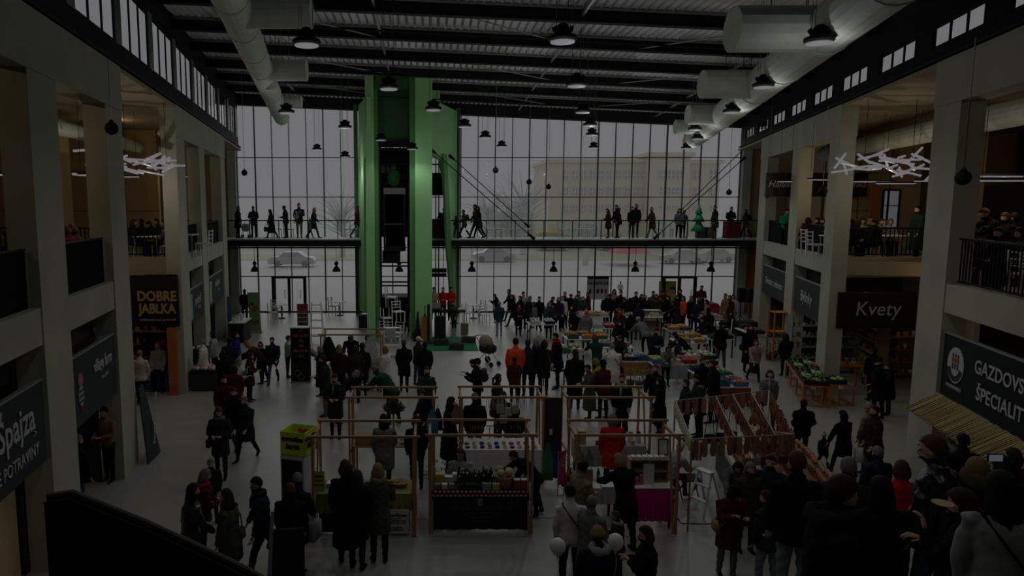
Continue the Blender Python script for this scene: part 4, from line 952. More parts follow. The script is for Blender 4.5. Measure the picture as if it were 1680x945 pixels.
def garment(p, w, h, m, label, name='hanging_garment', top=None):
    t = thing(name, p, label, 'clothes'); n = 8; vs = []; 
    for r in range(5):
        k = r/4; z = -h*k; ww = w*(.35+.65*min(1, k*2.2))*(1+.1*k)
        for i in range(n+1):
            a = -1+2*i/n; vs.append((a*ww/2, .02*math.sin(i*2.1+r)+.03*k, z-.02*abs(a)*(1-k)))
    o = len(vs); vs += [(x, y+.06*(1-abs(-1+2*(q % (n+1))/n)**2)+.01, z) for q, (x, y, z) in enumerate(vs)]; W_ = n+1
    fs = [(r*W_+i, r*W_+i+1, (r+1)*W_+i+1, (r+1)*W_+i) for r in range(4) for i in range(n)]
    fs += [tuple(o+q for q in reversed(f)) for f in fs]+[(4*W_+i, 4*W_+i+1, o+4*W_+i+1, o+4*W_+i) for i in range(n)]
    MB().add(vs, fs).build('cloth', m, t, smooth=True); MB().tube([(0,.03,0),(0,.03,.05),(.02,.03,.07)], .005, 5).build('hook', STEEL, t); return t
garment((2.58, 14.25, .95), .22, .85, mat('cloth_green_bright', (.03,.20,.07), .8), 'green garment hanging at the right of the back middle booth'); garment((2.7, 14.3, .93), .2, .8, mat('cloth_royal_blue', (.015,.05,.22), .8), 'royal blue garment hanging beside the green one')
garment((.12, 14.42, 1.62), .24, .55, mat('cloth_turquoise', (.02,.28,.42), .8), 'bright turquoise garment hanging at the back left booth')
garment((.0, 14.6, 1.8), .3, .5, BLKC, 'black garment hanging above the turquoise one'); garment((.24, 14.55, 1.6), .2, .5, BLKC, 'black garment hanging right of the turquoise one'); garment((.64, 14.45, 1.72), .2, .45, mat('cloth_dusty_pink', (.30,.13,.15), .8), 'dusty pink garment hanging left of the back middle booth')
garment((2.4+.2, 12.6, .95), .1, .3, mat('cloth_magenta', (.5,.02,.16), .8), 'small magenta cloth at the left post of the front right booth')
# back left booth: bare trestle table
t = table(-1.62, .1, 14.55, 15.2, .76, 'bare wooden trestle table of the back left booth', None, None, WOOD, WOOD)
box((-1.35, 14.75, .76), .4, .3, .2, KR, 'brown cardboard box on the trestle table')
for j in range(2):
    for i in range(6):
        x = -.85+.16*i; t = thing('sock_bundle', (x, 14.7+.2*j, .76), 'small knitted bundle on the trestle table, %s from left, %s row' % (ORD[i], ['front','back'][j]), 'clothes', 0, 'knitted bundles on the trestle table'); MB().ball((0,0,.035), (.07,.08,.035), 8, 5).build('bundle', SM[(i*3+j) % 6] if i % 3 == 0 else mat('grey_knit', (.22,.22,.22), .9, bump=.4), t)
t = thing('wreath_stand', (-.75, 15.3, 0), 'dry leafy bouquet on a stand behind the trestle table', 'bouquet'); MB().bar((0,0,0),(0,0,1.3),.04).build('pole', WOOD, t); m = MB(); rnd = random.Random(5)
for k in range(60):
    a = rnd.uniform(0,6.28); b = rnd.uniform(0,1.4); d = V3((math.cos(a)*math.sin(b), math.sin(a)*math.sin(b), math.cos(b))); m.tube([(0,0,1.25), V3((0,0,1.3))+d*.16, V3((0,0,1.3))+d*.3], [.012,.03,.004], 4)
m.build('leaves', mat('dry_leaves', (.05,.035,.02), .8, var=.5), t, kind='stuff')
# back right booth
table(3.28, 4.72, 14.5, 15.2, .78, 'grey clothed table of the back right booth', GREYC, skirt=.45)
for i in range(5):
    x = 3.95+.17*i; t = thing('soap_jar', (x, 14.75, .78), 'tall pale jar on the grey clothed table, %s from left' % ORD[i], 'jar', 0, 'pale jars on the grey clothed table'); MB().lathe((0,0,0), [(.055,0),(.06,.02),(.06,.17),(.045,.2)], 12).build('jar', WHITE, t, smooth=True); MB().lathe((0,0,.2), [(.048,0),(.048,.04)], 12).build('lid', [BLACK, WOOD][i % 2], t)
for i in range(3): box((3.38, 14.72, .78+.1*i), .16, .22, .08, PLYW, 'small wooden box in a stack on the grey clothed table, %s from the bottom' % ORD[i], 'wooden_box')
for i in range(5): box((3.7+.19*i, 14.58, .78), .08, .06, .09, [REDX, KR, MINT, KR, YEL][i], 'tiny packet before the pale jars, %s from left' % ORD[i])
# front right booth: pink cloth table and shelf box
PINKC = mat('magenta_table_cloth', (.45, .010, .17), .8, var=.04)
table(3.70, 4.54, 12.25, 12.8, .78, 'front right booth table with magenta front cloth', PINKC, skirt=.62)
MB().box(-.43, .43, -.02, .54, 0, .012).build('white_runner', WHITE, None, (4.12, 12.25, .78), label='white cloth laid over the magenta table', cat='cloth')
t = thing('shelf_box', (4.15, 12.6, .795), 'open wooden shelf box standing on the magenta table', 'shelf')
for a in ((-.36,-.34,0,.42),(.34,.36,0,.42),(-.01,.01,0,.42)): MB().box(a[0], a[1], -.12, .12, a[2], a[3]).build('side', PLYW, t)
for z in (0, .2, .42): MB().box(-.36, .36, -.12, .12, z, z+.018).build('shelf', PLYW, t)
MB().box(-.36, .36, .11, .12, 0, .43).build('back', PLYW, t)
for i in range(6): box((3.86+.11*i, 12.56, 1.235), .08, .12, .04, WPAINT, 'white wrapped roll on top of the shelf box, %s from left' % ORD[i], 'wrapped_roll', 'parcel')
t = thing('white_banner', (4.12, 12.42, .8), 'blank white hanging panel before the shelf box', 'panel'); MB().box(-.1, .1, 0, .008, .0, .38).build('sheet', WPAINT, t); MB().bar((-.1,.0,.38),(.1,0,.38),.012).build('rod', WOOD, t)
for i in range(3): box((3.82+.08*i, 12.4, .795), .06, .05, .08+.05*i, mat('pink_pack', (.45,.10,.2), .6), 'pink packet at the left of the magenta table, %s one' % ORD[i])
t = thing('picture_frame', (4.47, 12.7, 1.25), 'dark framed white picture leaning on the right booth post', 'picture'); MB().bar((-.09,0,0),(-.09,.04,.3),.02).bar((.09,0,0),(.09,.04,.3),.02).bar((-.09,0,0),(.09,0,0),.02).bar((-.09,.04,.3),(.09,.04,.3),.02).build('frame', mat('dark_red_frame', (.10,.01,.015), .5), t); MB().poly([(-.08,.005,.01),(.08,.005,.01),(.08,.04,.29),(-.08,.04,.29)], .005).build('sheet', WPAINT, t)
table(2.8, 3.55, 12.35, 12.85, .74, 'side table at the left of the front right booth', WHITE, skirt=.3)
box((3.0, 12.6, .74), .24, .06, .26, KR, 'brown kraft display folder on the side table', 'display_folder', 'folder')
for i in range(5):
    x = 2.88+.13*i; bottle_p = (x, 12.76, .74); c = copy_tree(b0); c.location = bottle_p; c['label'] = 'dark bottle at the back of the side table, %s from left' % ORD[i]; c['group'] = 'bottles on the side table'
for i, x in enumerate((2.95, 3.12)): garment((x, 12.9, 1.25), .18, .32, mat('grey_lace', (.25,.26,.28), .8), 'grey scarf on a stand in the front right booth, %s' % ['left', 'right'][i])
plant((2.78, 12.95, .55), .6, .15, 'small red green bouquet at the left post of the front right booth', mat('russet_leaves', (.14,.07,.02), .7, var=.6))
box((3.35, 12.4, .74), .22, .16, .03, WPAINT, 'white paper tray on the side table', 'paper_tray', 'tray')
# front left booth: fridge, box, clothed table, sign
LIME = mat('lime_painted_box', (.50, .62, .012), .6, var=.04); GRNC = mat('green_table_cloth', (.10, .17, .03), .8); OCH = mat('ochre_table_cloth', (.22, .20, .06), .8)
table(-1.98, -1.2, 12.05, 12.7, .76, 'green clothed left half of the front left booth table', GRNC, skirt=.35); table(-1.18, -.28, 12.05, 12.7, .765, 'ochre clothed right half of the front left booth table', OCH, skirt=.3)
MB().box(-1.96, -.3, 12.08, 12.1, .02, .5).build('black_skirt', BLKC, None, None, label='black lower skirt hanging under the green and ochre cloths', cat='cloth')
t = thing('price_board', (-.57, 11.99, .03), 'white printed board leaning on the front left table', 'board'); MB().box(-.26, .26, 0, .015, 0, .46).build('board', WHITE, t)
BK = mat('black_print', (.02,.02,.02), .6, var=0)
text('ProseniFarma', .075, (0, -.004, .33), (PI/2,0,0), BK, t, bold=.002); 
for z, s in ((.28, 'Rodinná farma'), (.24, 'Tradičné slovenské výrobky'), (.20, 'bez konzervantov a farbív'), (.11, '+421 905 000 000'), (.07, 'www.prosenifarma.sk')): text(s, .036, (0, -.004, z), (PI/2,0,0), BK, t)
fx = gnd(485, 747, 1.5); t = thing('display_fridge', (fx.x, fx.y+.22, 0), 'grey glass door fridge left of the front left booth', 'fridge', -.3); MB().bbox(0,0,0,.46,.46,1.5,.015).build('body', mat('fridge_grey', (.5,.51,.53), .45), t)
MB().box(-.2,.2,-.245,-.232,.2,1.42).build('door', mat('fridge_dark', (.03,.035,.04), .3), t); MB().box(-.185,.185,-.25,-.245,.24,1.38).build('glass', CLEAR, t); MB().bar((.17,-.26,.7),(.17,-.26,1.1),.02).build('handle', STEEL, t)
for z in (.45,.7,.95,1.2): MB().box(-.19,.19,-.23,.1,z,z+.01).build('shelf', STEEL, t)
t = thing('lime_box', (fx.x+.02, fx.y+.22, 1.5), 'open lime green box lettered in black, on top of the fridge', 'box', -.3); a = .24; hh = .43
for (x0,x1,y0,y1) in ((-a,a,-a,-a+.01),(-a,a,a-.01,a),(-a,-a+.01,-a,a),(a-.01,a,-a,a)): MB().box(x0,x1,y0,y1,0,hh).build('side', LIME, t)
MB().box(-a,a,-a,a,0,.01).build('bottom', LIME, t)
text('termálna', .115, (0,-a-.005,.27), (PI/2,0,0), BK, t, bold=.006, shear=.15); text('karta', .13, (0,-a-.005,.13), (PI/2,0,0), BK, t, bold=.006, shear=.15)
text('termálna', .115, (a+.005,0,.27), (PI/2,0,PI/2), BK, t, bold=.006, shear=.15); text('karta', .13, (a+.005,0,.13), (PI/2,0,PI/2), BK, t, bold=.006, shear=.15)
text('30%', .2, (.04,a-.02,.2), (PI/2,0,0), REDP, t, bold=.012)
t = thing('yellow_notice', (-1.93, 11.93, .85), 'yellow paper notice hung on the front left booth post', 'notice'); MB().box(-.11,.11,0,.006,0,.38).build('sheet', mat('yellow_paper', (.36,.33,.06), .8), t); MB().tube([(-.08,.003,.38),(0,.003,.5),(.08,.003,.38)], .004, 4).build('string', WHITE, t)
for q, s in enumerate(('klobásy', 'slanina', 'jaternice')): text(s, .05, (0,-.004,.28-.08*q), (PI/2,0,0), BK, t)
box((-1.75, 12.4, .76), .2, .16, .07, mat('silver_scale', (.3,.3,.3), .4, metal=.6), 'silver weighing scale on the green cloth', 'weighing_scale', 'scale')
t = thing('bread_basket', (-.5, 12.4, .765), 'basket of browned loaves at the right end of the ochre cloth', 'basket'); MB().lathe((0,0,0), [(.12,0),(.17,.09),(.16,.09)], 12).build('basket', KR, t)
for q in range(5):
    a_ = q*1.26; tt = thing('bread_loaf', (-.5+.07*math.cos(a_), 12.4+.07*math.sin(a_), .80+.02*(q%2)), 'browned loaf in the basket, %s of five' % ORD[q], 'bread', a_, 'loaves in the basket'); MB().ball((0,0,.03), (.08,.05,.04), 8, 5).build('loaf', mat('bread_crust', (.28,.14,.05), .7), tt)
for i in range(4): box((-1.05+.13*i, 12.45, .765), .09, .12, .03, [WPAINT, MINT][i % 2], 'packet of cheese on the ochre cloth, %s from left' % ORD[i])
# pink folding panel, wind-up leaning sign, banners
t = thing('pink_deckchair', gnd(919, 815), 'folded bright pink deckchair between the middle and right booths', 'deckchair'); MB().poly([(-.04,0,.25),(.07,.05,.25),(.10,.05,.98),(.0,0,.95)], .04).build('cloth', mat('cloth_magenta', (.5,.02,.16), .8), t); MB().tube([(-.05,.02,0),(-.05,.02,.95)], .012, 6).build('frame_leg', FL, t); MB().tube([(.08,.07,.0),(.11,.07,.95)], .012, 6).build('frame_leg', FL, t); MB().tube([(-.05,.02,.02),(.08,.07,.02)], .012, 6).build('foot_bar', FL, t)
p = LW(15.9, -.35, 0)
t = thing('leaning_sign', p, 'tall dark pointed sign leaning beside the second left column', 'sign'); t.rotation_euler = (0, 0, LANG+PI/2-.1)
MB().poly([(-.5,0,0),(.35,0,0),(.1,.25,1.75),(-.18,.25,1.7)], .03).build('board', SIGNM, t)
o = text('Slovenská potravina', .15, (.08,.03,.3), (PI/2-.14,-PI/2+.2,0), LETTER, t, align='LEFT')
def rollup(u0, u1, vb, vt, lab, m, prints=(), lean=0):
    a, b = gnd(u0, vb), gnd(u1, vb); h = atY(u0, vt, a.y).z; t = thing('roll_up_banner', ((a.x+b.x)/2, a.y, 0), lab, 'banner'); w = abs(b.x-a.x)
    MB().bbox(0,0,0,w+.06,.16,.08,.01).build('base', FL, t); MB().poly([(-w/2,0,.08),(w/2,0,.08),(w/2+lean,.08,h),(-w/2+lean,.08,h)], .006).build('sheet', m, t); MB().bar((-w/2+lean,.08,h),(w/2+lean,.08,h),.025).build('top_bar', FL, t); MB().bar((0,.05,.05),(lean,.1,h),.02).build('pole', FL, t)
    for (x, z, rx, rz, c) in prints: MB().ball((x*w+lean*z, .08*z-.012, z*h), (rx, .006, rz), 12, 6).build('print', c, t)
    return t
LG = mat('banner_green', (.12,.22,.06), .7); REDB = mat('banner_red', (.3,.05,.03), .7)
rollup(411, 429, 545, 480, 'tall green roll up banner with red fruit picture near the left glass', LG, ((.1,.6,.13,.16,REDB),(-.15,.72,.08,.05,BLACK),(0,.25,.2,.12,mat('banner_dark_green',(.05,.12,.03),.7))), -.12)
rollup(363, 381, 552, 486, 'turquoise and red roll up banner at the far left', mat('banner_turq', (.03,.16,.20), .7), ((0,.8,.15,.18,REDB),(.1,.5,.16,.2,mat('banner_blue',(.03,.08,.2),.7))), 0)
t = thing('yellow_banner', gnd(1095, 512), 'tall yellow printed banner before the right doors', 'banner'); hh = 1.75
MB().box(-.52,.42,0,.03,.3,hh).build('sheet', mat('banner_yellow', (.40,.34,.02), .7), t); MB().box(-.5,.4,-.01,0,1.15,1.32).build('print_band', mat('banner_cream', (.3,.25,.2), .7), t); MB().box(.05,.4,-.02,-.01,1.3,1.4).build('print_bar', BLACK, t)
for x in (-.5,.4): MB().bar((x,.02,0),(x,.02,.35),.03).build('leg', STEEL, t)
t = thing('white_price_banner', gnd(980, 508), 'white banner with dark letters and pictures behind the crowd', 'banner'); MB().box(-.62,.62,0,.03,.6,1.95).build('sheet', WHITE, t); MB().box(-.6,.6,-.01,0,1.78,1.9).build('print_band', BLACK, t)
text('DARUJTE 2 %', .2, (0,-.01,1.45), (PI/2,0,0), BK, t, bold=.006)
for k in range(5): MB().box(-.5+.22*k,-.38+.22*k,-.01,0,.95,1.2).build('print_picture', [BLACK,REDP,BLACK][k % 3], t)
for x in (-.6,.6): MB().bar((x,.02,0),(x,.02,.65),.03).build('leg', STEEL, t)
# display easel with light edge in the left foreground
t = thing('standing_display', gnd(455, 985), 'tall black display panel with a pale grey edge in the left foreground', 'panel', R(8)); MB().box(-.1,.42,0,.05,0,1.12).build('panel', BLKC, t); MB().poly([(-.17,-.02,0),(-.10,-.02,0),(-.01,-.02,1.42),(-.06,-.02,1.42)], .04).build('edge_strip', mat('pale_grey_strip', (.20,.22,.27), .5), t); MB().box(-.15,.45,-.1,.2,0,.03).build('foot', STEEL, t)
# ---- leather stall
LEA = [mat('leather_'+n, c, .5, var=.2, scale=14) for n, c in (('tan', (.34,.13,.04)), ('brown', (.19,.07,.025)), ('rust', (.42,.12,.03)), ('sand', (.30,.18,.09)), ('oxblood', (.12,.02,.015)))]
SOLE = mat('pale_sole', (.27,.135,.06), .7)
A, B, C, D = gnd(1135, 720, 1.75), gnd(1302, 712, 1.75), gnd(1108, 657, 1.75), gnd(1262, 640, 1.75)
t = thing('leather_stall_frame', (5.3, 12, 0), 'white pole frame of the leather goods stall', 'frame'); U = under(t)
POLE = mat('pale_metal_pole', (.24,.24,.22), .6)
for p, q in ((A, B), (C, D), (A, C)): U(MB().tube([p, q], .012, 8), 'rail', POLE)
U(MB().tube([B, V3((B.x+.1, B.y+1.2, 1.4)), D], .018, 8), 'rail', POLE)
for p in (A, B, C, D): U(MB().tube([p, V3((p.x, p.y, 0))], .02, 8), 'post', WOOD)
MIDS = [(A.lerp(B, .42), C.lerp(D, .42)), (A.lerp(B, .62), C.lerp(D, .60)), (A.lerp(B, .82), C.lerp(D, .80))]
for p, q in MIDS: U(MB().tube([p, q], .011, 8), 'rail', POLE)
def slipper_mesh():
    m = MB(); pr = [(0,.035,.0),(.06,.042,.0),(.14,.035,.0),(.21,.045,.0),(.26,.02,.0)]
    vs = []
    for (y, w, z) in pr: vs += [(-w,y,0),(w,y,0),(w,y,.012),(-w,y,.012)]
    fs = [(i*4+k, i*4+(k+1)%4, i*4+4+(k+1)%4, i*4+4+k) for i in range(4) for k in range(4)]+[(3,2,1,0),(16,17,18,19)]
    a = m.add(vs, fs).mesh('slipper_sole'); a.materials.append(SOLE)
    u = MB(); vs = []
    for (y, h, w) in ((.12,.05,.042),(.18,.045,.047),(.23,.03,.042),(.265,.012,.02)):
        for k in range(6): an = PI*k/5; vs.append((math.cos(an)*w, y, math.sin(an)*h+.008))
    n = len(vs); vs += [(x*.86, y, z*.86) for x, y, z in vs]
    fs = [(i*6+k, i*6+k+1, i*6+7+k, i*6+6+k) for i in range(3) for k in range(5)]; u.add(vs, fs+[tuple(n+q for q in reversed(f)) for f in fs])
    b = u.mesh('slipper_upper', True); b.materials.append(None); return a, b
SL = slipper_mesh()
def slipper(p, rot, m, label, group, s=1.0):
    t = thing('leather_slipper', p, label, 'slipper', 0, group); t.rotation_euler = rot; t.scale = (s, s, s); link('sole', SL[0], t); u = link('upper', SL[1], t); setm2(u, m); return t
LN_ = ['tan', 'brown', 'rust', 'sand', 'oxblood']
def hang_row(p, q, n, where, seed, rz=0, s=1.25):
    rnd = random.Random(seed)
    for i in range(n):
        c = rnd.choice([0,0,1,1,2,3,4]); x = p.lerp(q, (i+.5)/n); slipper(x+V3((0,-.02,-.01)), (-PI/2+rnd.uniform(-.1,.1), 0, rz+rnd.uniform(-.5,.5)), LEA[c], '%s slipper hanging on %s of the leather stall, %s along' % (LN_[c], where, ORX[i]), 'slippers hanging on the leather stall', s)
hang_row(A, B, 12, 'the near rail', 1); hang_row(C, D, 12, 'the far rail', 2); hang_row(*MIDS[0], 20, 'the first cross rail', 3, .6); hang_row(*MIDS[1], 22, 'the second cross rail', 4, .6); hang_row(*MIDS[2], 22, 'the third cross rail', 6, .6); hang_row(B, D, 20, 'the right rail', 5, .6)
def purse(p, m, label, rz=0, s=1, drop=.3):
    t = thing('leather_bag', p, label, 'bag', rz, 'leather bags hanging on the stall'); t.scale = (s,s,s); MB().bbox(0,0,-drop-.2,.2,.06,.2,.025).build('body', m, t); MB().bbox(0,-.035,-drop-.1,.19,.012,.1,.004).build('flap', m, t); MB().tube([(-.09,0,-drop),(-.05,0,-drop*.4),(0,0,0),(.05,0,-drop*.4),(.09,0,-drop)], .008, 5).build('strap', m, t); return t
rnd = random.Random(21)
for i in range(14):
    q = (B.lerp(D, (i+.5)/14)) if i < 8 else MIDS[2][0].lerp(MIDS[2][1], (i-8+.5)/6); c = rnd.choice([0,1,2,2,4]); purse(q, LEA[c], '%s leather bag on the %s rail of the leather stall, %s from near end' % (LN_[c], 'right' if i < 8 else 'third cross', ORD[i if i < 8 else i-8]), 1.0+rnd.uniform(-.3,.3), 1, rnd.uniform(.3,.5))
for i, (k, c, u) in enumerate(((.36,'black',0),(.48,'black',0),(.60,'oxblood',0))): purse(C.lerp(D, k)+V3((0,-.05,0)), BLKC if c == 'black' else LEA[4], '%s leather bag hanging low on the far rail, %s of three' % (c, ORD[i]), 0, 1.1, .75)
for i in range(5): purse(A.lerp(B, .55+.09*i), [LEA[3], HANG, LEA[4], LEA[2], LEA[4]][i], 'narrow bag hanging at the right of the near rail, %s from left' % ORD[i], .2, .8, .5)
# table of slippers
NL, FLp = gnd(1222, 800, .75), gnd(1178, 723, .75); dv = (FLp-NL); LT = dv.length; ta = -math.atan2(dv.x, dv.y)
t = thing('slipper_table', (NL.x, NL.y, 0), 'long table covered with rows of leather slippers', 'table', ta); WT = 1.75
MB().box(0, WT, 0, LT, .68, .72).build('table_top', PLYW, t); MB().box(0, WT, -.03, 0, .1, .68).build('front_cloth', mat('slate_blue_cloth', (.06,.09,.10), .8), t); MB().box(-.03, 0, 0, LT, .1, .72).build('side_cloth', mat('slate_cloth', (.05,.06,.06), .8), t)
for x in (.05, WT-.05):
    for y in (.05, LT-.05): MB().box(x-.02,x+.02,y-.02,y+.02,0,.68).build('leg', STEEL, t)
TM = Matrix.Translation((NL.x, NL.y, 0)) @ Matrix.Rotation(ta, 4, 'Z')
for cidx in range(4):
    x0 = .23+.43*cidx
    bt = box(TM @ V3((x0, LT/2, .72)), .38, LT-.1, .03, WHITE if cidx < 2 else SOLE, 'pale display board on the slipper table, %s from left' % ORD[cidx], 'display_board', 'board', ta)
    for r_ in range(15):
        for k in range(2):
            c = rnd.choice([0,0,1,3,2]); slipper(TM @ V3((x0-.085+.17*k, .1+(LT-.4)*r_/14, .775)), (R(30), 0, ta+rnd.uniform(-.15,.15)), LEA[c], '%s slipper on slipper table board %s, %s row, %s' % (LN_[c], ['one','two','three','four'][cidx], ORX[r_], ['left','right'][k]), 'slippers laid on the slipper table', 1.1)
for i in range(12):
    p = A.lerp(C, (i+.3)/12); t = thing('cream_pouch', p, 'cream woven pouch on the leather stall left rail, %s from near end' % (ORD+['eleventh','twelfth'])[i], 'bag', 0, 'cream pouches on the left rail'); MB().bbox(0,0,-.26,.05,.14,.22,.02).build('pouch', mat('cream_woven', (.36,.33,.25), .9, bump=.4), t); MB().bar((0,0,-.05),(0,0,0),.01).build('loop', HANG, t)
t = thing('striped_bag', (A.x+.1, A.y+.05, 1.7), 'pink and white striped bag hanging on the near left post of the leather stall', 'bag')
for k in range(6): MB().box(-.1+.034*k, -.1+.034*(k+1), -.02, .02, -.36, -.02).build('stripe', mat('pink_stripe', (.45,.06,.08), .8) if k % 2 else WHITE, t)
# white step ladder and stool
def ladder(p, rz, h, w, n, label, m=WPAINT):
    t = thing('step_ladder', p, label, 'ladder', rz)
    for s in (-1, 1): MB().bar((s*w/2,0,0),(s*w*.36,.25,h),.03).build('stile', m, t); MB().bar((s*w/2,.55,0),(s*w*.36,.27,h),.025).build('rear_leg', m, t)
    for k in range(n): zz = h*(k+1)/(n+1); MB().box(-w*.42,w*.42,.25*zz/h-.03,.25*zz/h+.06,zz-.012,zz+.012).build('tread', m, t)
    MB().box(-w*.4,w*.4,.16,.32,h,h+.025).build('top', m, t); return t
ladder(gnd(1140, 842), R(-60), .8, .4, 2, 'white step ladder beside the magenta table')
t = thing('folding_stool', gnd(1128, 815), 'dark folding stool under the seated man', 'stool'); MB().box(-.2,.2,-.2,.2,.40,.43).build('seat', BLKC, t)
for s in (-1,1): MB().bar((s*.17,-.18,0),(s*.17,.18,.4),.02).build('leg', STEEL, t); MB().bar((s*.15,.18,0),(s*.15,-.18,.4),.02).build('leg', STEEL, t)
t = thing('floor_cable', gnd(1110, 857), 'thin black cable lying on the floor before the leather stall', 'cable'); U = under(t); U(MB().tube([gnd(1092,838,.01), gnd(1108,845,.01), gnd(1118,858,.01), gnd(1160,859,.01), gnd(1196,856,.01)], .008, 5), 'cable', BLACK)
t = thing('floor_cable', gnd(900, 848), 'thin pale cable on the floor right of the front middle booth', 'cable'); U = under(t); U(MB().tube([gnd(872,836,.01), gnd(885,849,.01), gnd(905,849,.01), gnd(925,840,.01)], .006, 5), 'cable', mat('pale_cable', (.3,.28,.2), .6))
# ---- far left booth: white furniture for sale
table(-3.25, -1.5, 21.75, 22.5, .76, 'far left booth table with white handmade goods', WHITE, skirt=.5)
for i in range(8): box((-3.1+.2*i, 22.0+.12*(i % 3), .76), .1, .1, .12+.06*(i % 3), [WPAINT, MINT, HANG, KR][i % 4], 'small white toned handmade piece on the far left table, %s from left' % ORD[i], 'craft_box')
garment((-1.75, 21.65, 1.84), .42, 1.0, WHITE, 'long white dress hanging on the far left booth'); garment((-1.95, 21.68, 1.2), .3, .5, mat('pale_blue_cloth', (.30,.36,.40), .8), 'pale blue garment hanging beside the white dress'); garment((-3.1, 21.65, 1.8), .45, .8, BLKC, 'black cape hanging on the left of the far left booth')
def deck(p, rz, label, m=WPAINT, seat=False):
    t = thing('wooden_chair', p, label, 'chair', rz)
    for s in (-1,1):
        MB().bar((s*.2,-.2,0),(s*.2,-.2,.45),.035).build('leg', m, t); MB().bar((s*.2,.2,0),(s*.2,.26,.9),.035).build('leg', m, t); MB().bar((s*.2,-.2,.43),(s*.2,.2,.43),.035).build('side_rail', m, t)
    MB().box(-.21,.21,-.22,.2,.44,.47).build('seat', m, t)
    for k in range(3): MB().bar((-.2,.22+.02*k,.6+.13*k),(.2,.22+.02*k,.6+.13*k),.05,.02).build('back_slat', m, t)
    return t
for i, (u, v, z, r_) in enumerate(((632,560,.0,.3),(652,562,0,-.4),(634,560,.88,2.6),(654,560,.88,.5),(643,556,1.45,1.4))):
    c = deck(gnd(u, v)+V3((0,0,z)), r_, 'white wooden chair in the stacked pile before the lift, %s' % ['bottom left','bottom right','middle left, upturned','middle right','topmost'][i]); 
    if i == 2: c.rotation_euler = (PI, 0, .4); c.location.z += .62
sh = gnd(644, 585); t = thing('white_shelf', sh, 'white open shelf with small pots right of the far left booth', 'shelf')
for x in (-.32,.32): MB().box(x-.02,x+.02,-.12,.12,0,1.2).build('side', WPAINT, t)
for z in (.1,.45,.8,1.15): MB().box(-.32,.32,-.12,.12,z,z+.025).build('board', WPAINT, t)
t = thing('mirror_board', sh+V3((-.05,-.2,.75)), 'grey upholstered panel leaning on the white shelf', 'panel'); MB().bbox(0,0,0,.36,.04,.42,.02).build('panel', GREYC, t)
lad = gnd(520, 560); t = thing('ladder_shelf', lad, 'tall pale ladder shelf behind the black rack', 'shelf')
for s in (-1,1): MB().bar((s*.3,-.25,0),(s*.2,.0,1.75),.035).build('stile', WPAINT, t); MB().bar((s*.3,.3,0),(s*.2,.02,1.75),.03).build('rear_stile', WPAINT, t)
for k in range(5): MB().box(-.3+.02*k,.3-.02*k,-.22+.04*k,.25-.04*k,.25+.34*k,.27+.34*k).build('shelf_board', HANG, t)
a, b = gnd(478, 628), gnd(508, 628); t = thing('magazine_rack', (a.x, a.y, 0), 'tall black rack of magazines with two ring emblems, on the left', 'rack'); w = b.x-a.x; hr = 1.85
MB().box(0,w,.3,.34,0,hr).build('back', BLACK, t); MB().box(0,.03,0,.34,0,hr).build('side', BLACK, t); MB().box(w-.03,w,0,.34,0,hr).build('side', BLACK, t); MB().box(-.03,w+.03,-.03,.36,-.0,.05).build('base', FL, t); MB().box(0,w,0,.34,hr,hr+.04).build('top', FL, t); MB().box(0,w,0,.02,.05,.75).build('front_panel', BLACK, t)
for k in range(6):
    MB().bar((.03,.1,.85+.17*k),(w-.03,.1,.85+.17*k),.02,.05).build('rail', STEEL, t)
    for q in range(3): MB().poly([(.06+.19*q,.1,.87+.17*k),(.22+.19*q,.1,.87+.17*k),(.22+.19*q,.16,1.0+.17*k),(.06+.19*q,.16,1.0+.17*k)], .008).build('magazine', [BLACK,REDX,BLACK][k % 3] if q != 1 else mat('brown_cover', (.08,.05,.03), .5), t)
for (x, z) in ((.22,.34),(.34,.22)):
    MB().tube([(x+.1*math.cos(2*PI*i/16), -.01, z+.1*math.sin(2*PI*i/16)) for i in range(17)], .012, 5).build('ring_emblem', mat('dim_yellow', (.16,.14,.05), .7), t)
p = gnd(497, 545); t = thing('brochure_rack', p, 'narrow red topped brochure rack behind the black rack', 'rack'); MB().box(-.25,.25,0,.05,.1,1.35).build('panel', mat('brown_rack', (.10,.07,.06), .7), t); MB().box(-.25,.25,-.02,0,1.15,1.35).build('header', mat('cloth_maroon2', (.14,.02,.02), .7), t)
for k in range(4): MB().box(-.25,.25,-.1,0,.3+.2*k,.33+.2*k).build('pocket', HANG, t)
# ---- stage
g0, g1 = gnd(703, 577), gnd(784, 572); gb = gnd(784, 553)
st = MB().box(gnd(700,575).x, g1.x, gnd(700,575).y, gb.y, 0, .03).build('stage_carpet', mat('bright_green_carpet', (.008,.12,.025), .95, bump=.3, bscale=200), None, None, label='bright green carpet of the small stage beside the tower', cat='carpet')
def wedge(u, v, rz, label, s=1):
    t = thing('stage_monitor', gnd(u, v, .03), label, 'loudspeaker', rz); MB().poly([(-.3*s,-.18,0),(.3*s,-.18,0),(.3*s,-.10,.22*s),(-.3*s,-.10,.22*s)], .34).build('cabinet', BLKC, t)
    MB().poly([(-.26*s,-.20,.02),(.26*s,-.20,.02),(.26*s,-.13,.2*s),(-.26*s,-.13,.2*s)], .02).build('grille', STEEL, t); MB().box(-.08,.08,-.02,.02,.22*s,.25*s).build('handle', STEEL, t)
wedge(724, 565, .1, 'black stage monitor on the green carpet, left of three'); wedge(749, 572, -.1, 'black stage monitor on the green carpet, front of three'); wedge(769, 561, -.1, 'black stage monitor on the green carpet, right of three')
t = thing('amplifier', gnd(722, 556, .03), 'tall black amplifier cabinet under the stage table', 'loudspeaker'); MB().bbox(0,0,0,.5,.35,1.05,.02).build('cabinet', BLKC, t); MB().box(-.22,.22,-.19,-.175,.05,1.0).build('grille', STEEL, t)
